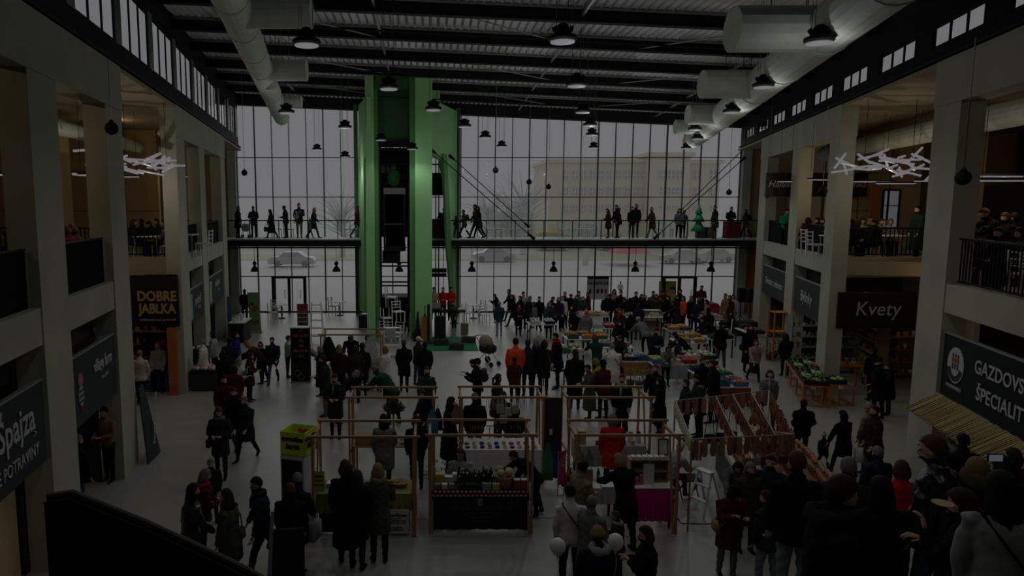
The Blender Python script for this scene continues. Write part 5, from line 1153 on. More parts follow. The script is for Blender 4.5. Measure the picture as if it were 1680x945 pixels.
a = gnd(704, 545, .03); t = thing('stage_table', (a.x+.85, a.y+.3, 0), 'high dark table across the stage before the three seated musicians', 'table')
MB().box(-.85,.85,-.25,.3,.98,1.03).build('table_top', BLACK, t)
for x in (-.8,.8):
    for y in (-.2,.25): MB().bar((x,y,0),(x,y,.98),.035).build('leg', FL, t)
t = thing('mixing_desk', (a.x+.3, a.y+.3, 1.03), 'pale mixing desk at the left of the stage table', 'mixer'); MB().poly([(-.22,-.2,0),(.22,-.2,0),(.22,-.2,.06),(-.22,-.2,.06)], .36).build('case', BLACK, t); MB().box(-.24,.24,.14,.18,.05,.32).build('cover', mat('beige_cover', (.30,.28,.20), .7), t)
t = thing('pa_speaker', gnd(703, 563, .03), 'black column loudspeaker at the left edge of the stage', 'loudspeaker'); MB().bbox(0,0,.15,.12,.12,1.55,.02).build('column', BLKC, t); MB().lathe((0,0,0), [(.22,0),(.2,.05),(.05,.16)], 12).build('base', BLKC, t)
t = thing('double_bass', gnd(697, 560), 'orange brown upright instrument leaning at the tower foot', 'instrument'); MB().poly([(-.14,0,.1),(.14,0,.1),(.18,.02,.45),(.12,.03,.7),(.14,.05,1.0),(.03,.06,1.2),(-.03,.06,1.2),(-.14,.05,1.0),(-.10,.03,.7),(-.18,.02,.45)], .15).build('body', mat('varnished_orange_wood', (.30,.11,.02), .35), t); MB().bar((0,.0,1.1),(0,.02,1.6),.04).build('neck', BLACK, t); MB().bar((0,.05,0),(0,.05,.12),.02).build('end_pin', STEEL, t)
t = thing('guitar_case', gnd(684, 560), 'black instrument case leaning on the green tower', 'case'); MB().poly([(-.16,0,0),(.16,0,0),(.2,.02,.35),(.12,.03,.6),(.07,.1,1.3),(-.0,.1,1.3),(-.06,.03,.6),(-.2,.02,.3)], .12).build('shell', BLKC, t); MB().box(.1,.14,-.03,0,.4,.55).build('handle', STEEL, t)
box(gnd(762, 548, .03), .34, .3, .5, mat('olive_case', (.12,.11,.05), .7), 'olive flight case at the back of the green carpet', 'flight_case', 'case')
t = thing('teal_instrument', gnd(744, 562, .03), 'pale teal guitar standing between the stage monitors', 'guitar'); MB().poly([(-.13,0,.05),(.13,0,.05),(.15,.02,.25),(.09,.03,.4),(.11,.05,.6),(-.11,.05,.6),(-.09,.03,.4),(-.15,.02,.25)], .06).build('body', mat('teal_lacquer', (.10,.25,.22), .4), t); MB().bar((0,.03,.6),(0,.05,1.1),.035).build('neck', BLACK, t)
# ---- stroller
t = thing('stroller', gnd(800, 598), 'beige hooded stroller alone on the open floor', 'stroller', R(40)); BG = mat('beige_stroller_cloth', (.20,.16,.10), .85)
MB().bbox(.0,.0,.45,.42,.5,.34,.08).build('seat', BLKC, t); MB().lathe((0,.1,.72), [(.26,0),(.28,.12),(.22,.3),(.08,.4)], 12, 0, .9, 1.1).build('hood', BG, t, smooth=True); MB().tube([(-.18,.3,.9),(-.18,.5,1.05),(.18,.5,1.05),(.18,.3,.9)], .015, 6).build('handle', STEEL, t)
for (x, y, r_) in ((-.25,.25,.13),(.25,.25,.13),(-.2,-.38,.09),(.2,-.38,.09)): MB().tube([(x-.025,y,r_),(x+.025,y,r_)], r_, 12).build('wheel', BLACK, t)
for s in (-1,1): MB().bar((s*.2,.28,.13),(s*.18,-.1,.6),.02).build('frame_bar', FL, t); MB().bar((s*.2,-.38,.1),(s*.18,.25,.75),.02).build('frame_bar', FL, t)
# ---- bistro tables and chairs by the glass
def bistro(u, v, label):
    t = thing('bistro_table', gnd(u, v), label, 'table'); MB().lathe((0,0,.72), [(.33,0),(.33,.025)], 18).build('table_top', WPAINT, t); MB().bar((0,0,.02),(0,0,.72),.05).build('pedestal', STEEL, t); MB().lathe((0,0,0), [(.22,0),(.2,.025)], 14).build('base', STEEL, t); return t
for i, (u, v) in enumerate(((462, 522), (558, 517), (776, 522), (745, 530), (930, 516))): bistro(u, v, 'white bistro table by the glass front, %s from the left' % ORD[i])
for i, (u, v, r_) in enumerate(((448,526,.5),(455,517,2.5),(548,514,1.2),(786,520,-1),(768,526,1),(795,530,.3))): deck(gnd(u, v), r_, 'pale chair by the glass front, %s from the left' % ORD[i])
p = gnd(598, 537); box(p, .5, .4, .62, mat('dark_blue_box', (.01,.03,.06), .6), 'dark blue bin at the foot of the left tower pillar', 'storage_bin', 'bin')
for i, (u, a_) in enumerate(((372,.0),(396,.4))): pass
t = thing('left_counter', gnd(392, 560), 'cluttered white counter beside the green banner', 'counter'); MB().box(-.3,.3,-.3,.9,0,.85).build('base', BLKC, t); MB().box(-.34,.34,-.34,.94,.85,.9).build('top', WPAINT, t)
for i in range(5): box(gnd(392,560)+V3((-.15+.1*(i%3),-.1+.2*i,.9)), .16, .14, .12+.08*(i%3), WPAINT, 'white appliance on the cluttered left counter, %s from the front' % ORD[i], 'appliance', 'appliance')
# ---- left passage: dark table, crates of wrapped goods, blue crates, left shops
t = table(-9.3, -8.0, 24.4, 25.2, .8, 'black clothed table in front of the far left shops', BLKC); 
for i in range(4): box((-9.1+.32*i, 24.6, .8), .2, .2, .06+.03*(i%2), WPAINT, 'white box on the black clothed left table, %s from left' % ORD[i])
a, b = gnd(313, 641), gnd(356, 641)
t = thing('black_bin', ((a.x+b.x)/2, a.y+.25, 0), 'big black bin beside the third left column', 'bin'); w = b.x-a.x; MB().bbox(0,0,0,w,.6,.62,.03).build('body', mat('black_green_plastic', (.010,.018,.016), .5), t); MB().bbox(0,0,.62,w+.04,.64,.04,.01).build('rim', BLACK, t)
rnd = random.Random(31)
for i in range(12): 
    t = thing('wrapped_bag', (a.x+.1+(w-.2)*((i % 6)/5), a.y+.1+.28*(i//6), .66), '%s wrapped bag on the big black bin, %s from left, %s row' % (['pink','cream'][i%2], ORD[i%6], ['front','back'][i//6]), 'bag', 0, 'wrapped bags on the black bin'); MB().ball((0,0,.06), (.085,.09,.07), 8, 5).build('bag', PR['pink'] if i % 2 == 0 else WHITE, t); MB().bar((0,0,.12),(0,0,.16),.02).build('knot', WHITE, t)
for i in range(3):
    for k in range(5):
        p = gnd(250+13*i, 640)+V3((0,0,.2*k)); c = link('blue_crate', crate_mesh(.42,.32,.19), None, p, 0, label='dark blue crate stacked in the left passage, %s column, %s from the floor' % (ORD[i], ORD[k]), cat='crate', group='blue crates stacked in the left passage'); 
        setm2(c, CR['blue'])
for i in range(5): crate((-11.2+.5*i, 22.6, .8), 'black', ['banana','apple','greens','orange','apple'][i], 'on the shelf of the left passage shop, %s from left' % ORD[i])
table(-11.5, -8.9, 22.4, 22.9, .8, 'shop table behind the blue crates in the left passage', None, None, WOOD, WOOD)
# shelves of the left passage shop
def shelving(x0, x1, y, n, h, label, m=WOOD, seed=1, pal=None, rot=0, S=None):
    t = thing('shop_shelving', (x0, y, 0), label, 'shelf', rot); w = x1-x0; rnd = random.Random(seed); pal = pal or [PR['apple'], PR['lemon'], PR['greens'], KR, WPAINT, BLACK, PR['orange']]
    for x in (0, w): MB().box(x-.02,x+.02,0,.4,0,h).build('upright', m, t)
    for k in range(n):
        z = .15+(h-.2)*k/n; MB().box(0,w,0,.4,z,z+.025).build('board', m, t)
    return t, [(w, .15+(h-.2)*k/n+.025) for k in range(n)]
def stock(t, rows_, seed, what, group, dy=.2, pal=None, names=None, step=.17):
    rnd = random.Random(seed); pal = pal or [PR['apple'], PR['lemon'], PR['greens'], KR, WPAINT, BLACK, PR['orange']]; names = names or ['red','yellow','green','brown','white','black','orange']
    Mx = Matrix.Translation(t.location) @ Euler(t.rotation_euler).to_matrix().to_4x4()
    for r_, (w, z) in enumerate(rows_):
        n = int((w-.1)/step)
        for i in range(n):
            c = rnd.randrange(len(pal)); h = rnd.uniform(.08,.2); p = Mx @ V3((.1+step*i, dy, z)); lab = '%s %s on %s, %s shelf from below, %s from left' % (names[c], 'jar' if (i+r_) % 2 else 'packet', what, ORD[r_], ORD[i] if i < 10 else '%dth' % (i+1))
            q = thing('shop_jar' if (i+r_) % 2 else 'shop_packet', p, lab, 'goods', t.rotation_euler[2], group)
            if (i+r_) % 2: MB().lathe((0,0,0), [(.045,0),(.05,.02),(.05,h*.8),(.03,h)], 8).build('jar', pal[c], q); MB().lathe((0,0,h), [(.035,0),(.035,.02)], 8).build('lid', FL, q)
            else: MB().bbox(0,0,0,.12,.1,h,.01).build('packet', pal[c], q)
t, rr_ = shelving(-11.8, -9.0, 24.0, 4, 2.0, 'wooden shelving at the back of the left passage shop', seed=2); stock(t, rr_, 2, 'left passage shelving', 'goods on the left passage shelving', step=.3)
# right: Bylinky and fruit shops, flower shop
p = RW(25.5, 1.9, 0); t, rr_ = shelving(0, 2.6, 0, 5, 2.3, 'shelving full of goods inside the right shop under the Bylinky sign'); t.location = p; t.rotation_euler = (0,0,RANG-PI/2); stock(t, rr_, 5, 'Bylinky shelving', 'goods on the Bylinky shelving')
p = RW(30.8, 1.9, 0); t, rr_ = shelving(0, 3.4, 0, 4, 2.2, 'shelving of red and dark goods in the farthest right shop'); t.location = p; t.rotation_euler = (0,0,RANG-PI/2); stock(t, rr_, 6, 'farthest right shelving', 'goods on the farthest right shelving', pal=[PR['apple'], BLACK, KR, PR['greens']], names=['red','black','brown','green'], step=.24)
t, rr_ = shelving(12.9, 15.4, 24.2, 5, 2.1, 'pale shelving of glass vases in the flower shop', FL); stock(t, rr_, 7, 'flower shop shelving', 'vases on the flower shop shelving', pal=[WPAINT, PR['greens'], FL, KR], names=['white','green','silver','brown'], step=.22)
t, rr_ = shelving(15.6, 17.4, 23.4, 4, 1.9, 'orange wood shelving at the right of the flower shop', ORANGE); stock(t, rr_, 8, 'orange wood shelving', 'goods on the orange wood shelving', step=.26)
for i, (u, v, h) in enumerate(((1432,640,1.0),(1446,632,1.2),(1458,630,1.1),(1420,630,.8),(1395,606,.7),(1512,636,.6))): plant(gnd(u, v), h, .22, 'leafy plant before the flower shop, %s from where the count starts at the counter' % ORD[i], [PR['greens'], FLOW][i % 2])
t = table(12.6, 14.2, 21.9, 22.5, .8, 'orange wood table with pots before the flower shop', None, None, ORANGE, ORANGE)
for i in range(7):
    tt = thing('clay_pot', (12.75+.22*i, 22.15, .8), 'small clay pot on the orange wood table, %s from left' % ORD[i], 'pot', 0, 'clay pots on the orange wood table'); MB().lathe((0,0,0), [(.05,0),(.07,.12),(.06,.12)], 10).build('pot', [KR, WPAINT][i % 2], tt); MB().ball((0,0,.16), (.07,.07,.06), 7, 4).build('leaves', [PR['greens'], PR['pink'], FLOW][i % 3], tt, kind='stuff')
# orange trestle stands along the right front
def trestle(u0, v0, u1, v1, z, label, kinds, where, n):
    a, b = gnd(u0, v0, z), gnd(u1, v1, z); t = thing('orange_trestle_stand', ((a.x+b.x)/2, a.y, 0), label, 'stand'); U = under(t); d = (b-a); nn = d.normalized(); pr = V3((-nn.y, nn.x, 0))*.7
    U(MB().bar(a, b, .03, .05), 'front_rail', ORANGE); U(MB().bar(a+pr, b+pr, .03, .05), 'back_rail', ORANGE)
    for k in range(n+1):
        p = a.lerp(b, k/n); U(MB().bar(p, (p.x, p.y, 0), .04), 'leg', ORANGE); U(MB().bar(p+pr, (p.x+pr.x, p.y+pr.y, 0), .04), 'leg', ORANGE); U(MB().bar(p, p+pr, .03), 'cross_rail', ORANGE); U(MB().bar((p.x, p.y, .05), (p.x+pr.x, p.y+pr.y, .05), .03), 'foot_rail', ORANGE)
    U(MB().bar((a.x,a.y,.05), (b.x,b.y,.05), .03), 'foot_rail', ORANGE)
    ang = math.atan2(d.y, d.x); m_ = max(1, int(d.length/.46))
    for i in range(m_):
        for j in range(2):
            p = a.lerp(b, (i+.5)/m_)+pr*(.27+.5*j); crate(p+V3((0,0,.02)), 'black', kinds[(i+j) % len(kinds)], '%s from left on %s, %s row' % (ORD[i], where, ['front','back'][j]), ang)
        p = a.lerp(b, (i+.5)/m_)+V3((0,-.03,-.04)); c = MB().box(-.07,.07,-.004,.004,-.06,.04).build('price_card', WPAINT, None, p, ang, label='white price card on %s, %s from left' % (where, ORD[i]), cat='card', group='price cards on the trestle stands')
trestle(1290, 592, 1318, 632, .62, 'long orange trestle stand running along the right shop front', ['greens','dark','cabbage'], 'the side trestle stand', 3)
trestle(1318, 630, 1350, 634, .62, 'orange trestle stand in front of the right column, left part', ['lemon','greens'], 'the front trestle stand', 1)
trestle(1356, 632, 1402, 632, .62, 'orange trestle stand in front of the flower shop, right part', ['cabbage','dark','greens'], 'the right trestle stand', 2)
t = thing('plant_stand', gnd(1280, 592), 'orange slatted plant stand by the second right column', 'stand')
for x in (-.3,.3):
    for y in (0,.5): MB().bar((x,y,0),(x,y,1.9),.05).build('post', ORANGE, t)
for z in (.5,1.1,1.85): MB().box(-.3,.3,0,.5,z,z+.03).build('board', ORANGE, t)
for i in range(4): plant(gnd(1262+7*i, 590-3*i), 1.1+.1*(i%2), .3, 'yellow green potted plant left of the orange plant stand, %s from left' % ORD[i], [FLOW, PR['greens']][i % 2])
market(1232, 1262, 548, 1.5, 'dark stall table of fruit in front of the farthest right shop', 'the farthest right shop table', ['dark','apple','greens','carrot'], 3, z=.8, colours=('black','wood'))
# loudspeakers on stands at the right end
for i, u in enumerate((1215, 1231)):
    p = atY(u, 502, 35.2 if i == 0 else 35.0); t = thing('loudspeaker_on_stand', (p.x, p.y, 0), 'black loudspeaker on a stand at the right end of the glass, %s of two' % ['left','right'][i], 'loudspeaker'); MB().bbox(0,0,1.02,.34,.3,.72,.02).build('cabinet', BLKC, t); MB().bar((0,0,0),(0,0,1.02),.04).build('pole', STEEL, t)
    for k in range(3): MB().bar((0,0,.35),(.3*math.cos(k*2.1),.3*math.sin(k*2.1),0),.025).build('leg', STEEL, t)
box(gnd(1222, 549), .95, .6, .62, BLKC, 'black low flight case below the two loudspeakers', 'flight_case', 'case')
# ---- things on the walkway
t = thing('green_tree_ornament', (atY(1145,385,36.8).x, 36.8, 4.2), 'translucent bright green tree ornament on the walkway', 'ornament'); EG = mat('emerald_translucent', (.02,.30,.12), .4)
MB().bar((0,0,0),(0,0,.6),.04).build('pole', STEEL, t)
for (r_, z0, z1) in ((.40,.35,1.0),(.32,.85,1.4),(.2,1.25,1.75)): MB().lathe((0,0,z0), [(r_,0),(r_*.55,(z1-z0)*.5),(.03,z1-z0)], 14).build('tier', EG, t, smooth=True)
for i, (u, c, w, h, lab) in enumerate(((723, 'brown', 1.5, .98, 'dark brown draped counter on the walkway right of the tower'), (1200, 'red', .75, .85, 'dark red counter at the right end of the walkway'))):
    p = atY(u, 388, 36.7); t = thing('draped_counter', (p.x, 36.7, 4.2), lab, 'counter'); cm = mat('dark_brown_drape', (.10,.03,.02), .8) if i == 0 else mat('dark_red_drape', (.14,.012,.02), .8); MB().bbox(0,0,0,w*.6 if i == 0 else w,.5,h,.02).build('body', cm, t); MB().bbox(0,0,h,w*.62 if i == 0 else w*1.03,.54,.03,.01).build('top', WPAINT if i == 0 else cm, t)
for i, u in enumerate((1150, 1163)): p = atY(u, 388, 37); box((p.x, 37, 4.2), .5, .4, .55, mat('planter_grey', (.12,.12,.10), .7), 'grey planter box on the walkway, %s of two' % ['left','right'][i], 'planter_box', 'planter')
p = atY(1171, 388, 36.0); plant((p.x, 36.0, 4.2), .75, .2, 'bright yellow green plant on the walkway by the dark red counter', FLOW)
for i, u in enumerate((454,474,575,590,805,822,845,866,925,950,968,1080,1095)):
    p = atY(u, 388, 37.3); c = deck((p.x, 37.3, 4.2), .5+i, 'pale chair on the walkway by the glass, %s from the left' % (ORD+['eleventh','twelfth','thirteenth'])[i]); c['group'] = 'pale chairs on the walkway'
p = atY(404, 388, 36.6); t = thing('stroller', (p.x, 36.6, 4.2), 'small dark stroller on the walkway at its left end', 'stroller'); MB().bbox(0,0,.35,.35,.45,.4,.08).build('seat', GREYC, t); MB().tube([(-.15,.2,.6),(-.15,.4,.95),(.15,.4,.95),(.15,.2,.6)], .012, 6).build('handle', STEEL, t)
for (x, y) in ((-.2,.2),(.2,.2),(-.17,-.25),(.17,-.25)): MB().tube([(x-.02,y,.1),(x+.02,y,.1)], .1, 10).build('wheel', BLACK, t); MB().bar((x,y,.1),(x*.8,y*.5,.45),.02).build('frame_bar', STEEL, t)
# ---- gallery tables and chairs (left gap, right gap)
def seatset(x, y, label, k):
    t = thing('gallery_table', (x, y, 4.2), 'white cafe table in the %s' % label, 'table'); MB().box(-.4,.4,-.35,.35,.72,.75).build('table_top', WPAINT, t)
    for a_ in (-.35,.35):
        for b_ in (-.3,.3): MB().bar((a_,b_,0),(a_,b_,.72),.03).build('leg', FL, t)
    for s in (-1, 1): deck((x+s*.65, y, 4.2), s*PI/2*-1, 'pale cafe chair %s of the table in the %s' % (['left','right'][(s+1)//2], label))
seatset(-8.9, 22.4, 'left gap gallery, near', 0); seatset(-8.2, 23.6, 'left gap gallery, behind', 0); seatset(13.4, 22.8, 'right gap gallery, left', 1); seatset(15.2, 22.9, 'right gap gallery, middle', 1); seatset(14.2, 24.6, 'right gap gallery, behind', 1)
for i, (y, d) in enumerate(((12.2, 1.2), (13.4, 1.6), (10.8, 1.4))): p = RW(y, d); seatset(p.x, p.y, 'nearest right gallery, %s' % ORD[i], 2)
# tall window and panels at the back of the right gallery
a, b = atY(1445, 380, 27.5), atY(1477, 311, 27.5); t = thing('lit_back_window', (a.x, 27.5, a.z), 'tall bright window at the back of the right gallery', 'window'); w = b.x-a.x; h = b.z-a.z
MB().box(0,w,.02,.03,0,h).build('bright_pane', mat('window_daylight_glow', (.9,.92,1), .5, var=0, emis=.55), t)
for x in (0, w*.3, w): MB().box(x-.03,x+.03,-.03,.05,0,h).build('frame_post', BLACK, t)
MB().box(0,w,-.03,.05,h*.62,h*.64).build('frame_rail', BLACK, t); MB().box(0,w,-.03,.05,h-.04,h+.04).build('frame_rail', BLACK, t)
a, b = atY(1424, 400, 27.4), atY(1445, 305, 27.4); MB().box(a.x, b.x, 27.4, 27.5, 4.2, b.z).build('orange_pilaster', ORANGE, kind='structure')
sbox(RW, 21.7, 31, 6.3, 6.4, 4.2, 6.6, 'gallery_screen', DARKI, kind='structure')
# ---- foreground parapet and the stair on the right
PAR = mat('matt_black_parapet', (.004,.004,.004), .8)
m = MB(); q = [atY(72, 824, 5.0), atY(112, 818, 5.0), atY(236, 868, 5.0), atY(400, 945, 5.0), atY(520, 1010, 5.0)]
base = [V3((p.x, p.y, p.z-2.6)) for p in q]
m.poly(q+base[::-1], .12); t = m.build('stair_parapet', PAR, kind='structure')
m = MB(); m.tube([p+V3((0,.06,.02)) for p in q], .03, 8); m.build('stair_parapet_cap', mat('dull_rail', (.03,.025,.02), .5), kind='structure')
MB().box(2.4, 6.6, -3, 2.2, 4.0, 4.2).build('landing', CONC, kind='structure')
MB().box(-3.4, 2.4, -3, 2.2, 4.0, 4.2).build('landing', CONC, kind='structure')
def stairz(y): return max(0, 3.35-.129*round((y-2.2)/.36)) if y < 8.5 else max(0, 1.12-.165*max(0, math.ceil((y-8.5)/.26)))
y0 = 2.2; last = stairz(2.2); y = 2.2                       # broad shallow steps, steeper at the foot
while y < 10.4:
    y = round(y+.01, 3); z1 = stairz(y)
    if abs(z1-last) > .01:
        if last > .02: MB().box(2.6, 6.45 if y0 < 6 else 6.3, y0, y, max(0, last-.35), last).build('stair_step', CONC, kind='structure')
        y0, last = y, z1
# ================================================================== people: one continuous remeshed body per pose and cut of clothes
V3 = Vector
def ellip(mb, c, r, rot=None, n=12, m=8):
    vs = []
    for i in range(m+1):
        t = PI*i/m
        for k in range(n):
            a = 2*PI*k/n; p = V3((math.sin(t)*math.cos(a)*r[0], math.sin(t)*math.sin(a)*r[1], math.cos(t)*r[2]))
            vs.append(V3(c)+(rot @ p if rot else p))
    mb.add(vs, [(i*n+k, i*n+(k+1) % n, (i+1)*n+(k+1) % n, (i+1)*n+k) for i in range(m) for k in range(n)])
POSES = dict(  # lean, (thigh, knee) L R, arms (forward, out, elbow, in) L R, head pitch, head yaw
 stand=(2, (2, 3), (-3, 2), (4, 9, 14, 6), (6, 9, 10, 6), 4, 0),
 stand2=(3, (8, 10), (-6, 2), (-4, 10, 22, 8), (14, 8, 30, 14), 10, 18),
 walk=(5, (24, 10), (-18, 16), (-18, 8, 14, 2), (20, 8, 22, 4), 2, 0),
 walk2=(5, (-16, 20), (26, 8), (18, 8, 26, 4), (-16, 8, 12, 2), 2, -8),
 phone=(5, (4, 4), (-4, 4), (22, 8, 92, 22), (26, 8, 96, 24), 30, 0),
 hold=(3, (2, 3), (-2, 3), (8, 12, 78, 34), (8, 12, 80, 34), 14, 8),
 reach=(18, (6, 6), (-6, 4), (36, 8, 18, 4), (16, 10, 46, 10), 22, 0),
 bend=(50, (8, 14), (-8, 8), (0, 8, 24, 4), (12, 8, 18, 4), 10, 0),
 pocket=(0, (3, 3), (-3, 3), (-12, 20, 50, 40), (-12, 20, 50, 40), 0, 0),
 sit=(6, (84, 86), (84, 80), (16, 10, 50, 14), (12, 10, 60, 14), 14, 0),
 sitlean=(32, (82, 92), (86, 78), (2, 8, 50, 16), (6, 8, 46, 16), 16, 0),
 sidehand=(4, (22, 10), (-16, 14), (10, 26, 8, -4), (6, 8, 24, 4), 10, 10),
 carry=(0, (2, 3), (-3, 3), (20, 12, 110, 30), (16, 10, 104, 40), 8, 0),
 eat=(4, (3, 3), (-3, 3), (34, 10, 118, 30), (20, 8, 84, 30), 14, 0))
def spine_rot(P): return Euler((-R(POSES[P][0]), 0, 0)).to_matrix()
def skeleton(P):
    lean, lL, lR, aL, aR, hp, hy = POSES[P]
    hip = V3((0, 0, .93)); sk = {}
    for s, (t, k), n in ((-1, lL, 'L'), (1, lR, 'R')):
        h = V3((s*.088, 0, .9)); kn = h+.42*V3((s*.02, math.sin(R(t)), -math.cos(R(t)))); an = kn+.40*V3((0, math.sin(R(t-k)), -math.cos(R(t-k))))
        sk['hip'+n], sk['kn'+n], sk['an'+n] = h, kn, an
    dz = min(sk['anL'].z, sk['anR'].z)-.075
    M = spine_rot(P)
    up = lambda p: hip+M @ (V3(p)-hip)
    for s, (f, o, e, i), n in ((-1, aL, 'L'), (1, aR, 'R')):
        f, o, e, i = R(f+lean*.75), R(o), R(e), R(i)
        sh = V3((s*.182, 0, 1.385)); sh = up(sh)
        el = sh+.285*V3((s*math.sin(o), math.sin(f)*math.cos(o), -math.cos(f)*math.cos(o)))
        wr = el+.25*V3((-s*math.sin(i), math.sin(f+e)*math.cos(i), -math.cos(f+e)*math.cos(i)))
        sk['sh'+n], sk['el'+n], sk['wr'+n] = sh, el, wr
    for k in ('chest', 'neck'): pass
    sk['hip'] = hip; sk['neck'] = up((0, .0, 1.47)); HR = Euler((-R(lean*.55+hp), 0, R(hy))).to_matrix()
    sk['head'] = sk['neck']+HR @ V3((0, .02, .145)); sk['HR'] = HR; sk['up'] = up; sk['M'] = M
    for k in list(sk):
        if isinstance(sk[k], V3): sk[k] = sk[k]-V3((0, 0, dz))
    sk['dz'] = dz
    return sk
CUT = dict(jacket=(.03, .80, 1.0), coat=(.032, .56, 1.12), long=(.032, .34, 1.2), shirt=(.008, .90, 1.0), puffy=(.046, .78, 1.0))
def hand_mesh(mb, wr, d, side_):
    """palm, four unequal curled fingers and a thumb from the palm's side"""
    d = d.normalized(); sx = V3((1, 0, 0)); nrm = d.cross(sx).normalized(); x = nrm.cross(d).normalized()
    c = wr+d*.045; b = len(mb.v)
    mb.tube([wr-d*.01, wr+d*.03, wr+d*.075, wr+d*.088], [(.020, .024), (.018, .036), (.016, .038), (.012, .034)], 8, 2) if False else None
    vs = []; 
    for (t, w, h) in ((-.012, .021, .018), (.03, .034, .015), (.07, .038, .013), (.088, .034, .009)):
        for k in range(8):
            a = 2*PI*k/8; vs.append(wr+d*t+nrm*math.cos(a)*h+x*math.sin(a)*w)
    mb.add(vs, [(i*8+k, i*8+(k+1) % 8, (i+1)*8+(k+1) % 8, (i+1)*8+k) for i in range(3) for k in range(8)]+[tuple(range(7, -1, -1)), tuple(range(24, 32))], 2)
    inn = nrm*(1 if nrm.y < 0 else -1)*-1
    for i, L in enumerate((.062, .074, .070, .052)):
        o = x*(-.027+.018*i); p0 = wr+d*.08+o; p1 = p0+d*L*.5+inn*.008; p2 = p1+d*L*.32+inn*.022; p3 = p2+d*L*.12+inn*.022
        mb.tube([p0, p1, p2, p3], [.0095, .009, .008, .006], 5, 2)
    p0 = wr+d*.025-x*side_*.028; p1 = p0+d*.035-x*side_*.026+inn*.01; p2 = p1+d*.03+inn*.014
    mb.tube([p0, p1, p2], [.013, .011, .008], 5, 2)
BC = {}
def body_mesh(P, cut, fine=0):
    key = (P, cut, fine)
    if key in BC: return BC[key]
    sk = skeleton(P); add, hem, fl = CUT[cut]; dz = V3((0, 0, sk['dz'])); up = lambda p: sk['up'](p)-dz
    mb = MB()
    # torso and coat as one loft along the spine
    pr = [(.93, .165+add, .115+add), (1.02, .150+add, .108+add), (1.12, .150+add, .108+add), (1.25, .170+add, .120+add), (1.33, .172+add*.9, .118+add), (1.395, .150+add*.6, .098+add*.7), (1.445, .095+add*.3, .078+add*.3), (1.49, .058, .06)]
    rings = [(up((0, .005, z)), rx, ry) for z, rx, ry in pr]
    sitting = P.startswith('sit')
    low = []
    if hem < .9 and not sitting:
        z = hem
        while z < .9:
            k = (.93-z)/.6; low.append((V3((0, 0, z))-dz, (.165+add)*(1+(fl-1)*k), (.125+add)*(1+(fl-1)*k)+.02)); z += .1
    low = low or [(V3((0, 0, .86))-dz, .15+add*.5, .11+add*.5)]
    rings = low+rings; n = 18; vs = []
    for i, (c, rx, ry) in enumerate(rings):
        yv = (sk['M'] @ V3((0, 1, 0))) if i >= len(low)+2 else V3((0, 1, 0))
        for k in range(n):
            a = 2*PI*k/n; ca, sa = math.cos(a), math.sin(a)
            e = .92; vs.append(c+V3((1, 0, 0))*rx*math.copysign(abs(ca)**e, ca)+yv*ry*math.copysign(abs(sa)**e, sa))
    mb.add(vs, [(i*n+k, i*n+(k+1) % n, (i+1)*n+(k+1) % n, (i+1)*n+k) for i in range(len(rings)-1) for k in range(n)]+[tuple(range(n-1, -1, -1)), tuple((len(rings)-1)*n+k for k in range(n))])
    for s, nn in ((-1, 'L'), (1, 'R')):
        h, k_, a = sk['hip'+nn], sk['kn'+nn], sk['an'+nn]
        mb.tube([h+V3((0, 0, .05)), h.lerp(k_, .4), k_, k_.lerp(a, .35), a], [.092, .082, .062, .060, .047], 12)
        fd = (a-k_).normalized(); toe = V3((s*.12, 1, 0)).normalized()
        if fd.y < -.3: toe = V3((0, .8, -.55)).normalized()
        mb.tube([a-toe*.055-V3((0,0,.032)), a-V3((0,0,.02)), a+toe*.08-V3((0,0,.042)), a+toe*.165-V3((0,0,.055)), a+toe*.20-V3((0,0,.058))], [(.036,.036), (.043,.05), (.043,.032), (.038,.022), (.02,.014)], 10)
        sh, el, wr = sk['sh'+nn], sk['el'+nn], sk['wr'+nn]; A = add*.75
        mb.tube([sh-V3((s*.05, 0, -.0)), sh+V3((s*.012, 0, -.01)), sh.lerp(el, .4), el, el.lerp(wr, .45), wr], [.052+A*.4, .060+A*.8, .055+A, .047+A, .042+A, .029+A*.7], 12)
    nk, hd, HR = sk['neck'], sk['head'], sk['HR']
    mb.tube([nk-V3((0, 0, .05)), nk, hd-HR @ V3((0, .02, .05))], [.062, .055, .052], 10)
    ellip(mb, hd+HR @ V3((0, -.01, .02)), (.076, .094, .10), HR); ellip(mb, hd+HR @ V3((0, .03, -.045)), (.055, .062, .072), HR)
    ellip(mb, hd+HR @ V3((0, .094, -.012)), (.013, .022, .028), HR, 8, 6)
    for s in (-1, 1): ellip(mb, hd+HR @ V3((s*.078, -.005, -.01)), (.012, .02, .032), HR, 8, 6)
    ellip(mb, hd+HR @ V3((0, .088, -.062)), (.026, .012, .010), HR, 8, 6)
    if cut in ('jacket', 'coat', 'long', 'puffy'):          # standing collar
        mb.tube([nk-V3((0, 0, .03)), nk+V3((0, -.005, .035))], [.088, .078], 12)
    me = mb.mesh('b'); o = bpy.data.objects.new('b', me); COL.objects.link(o)
    r = o.modifiers.new('r', 'REMESH'); r.mode = 'VOXEL'; r.voxel_size = .0115 if fine else .021; r.use_smooth_shade = True
    sm = o.modifiers.new('s', 'SMOOTH'); sm.iterations = 8; sm.factor = .5
    bpy.context.view_layer.update()
    out = bpy.data.meshes.new_from_object(o.evaluated_get(bpy.context.evaluated_depsgraph_get()))
    bpy.data.objects.remove(o, do_unlink=True)
    # folds in the cloth, then materials by nearest limb
    nv = len(out.vertices); co = np.empty(nv*3, 'f'); out.vertices.foreach_get('co', co); co = co.reshape(-1, 3).astype('d')
    no = np.empty(nv*3, 'f'); out.vertices.foreach_get('normal', no); no = no.reshape(-1, 3)
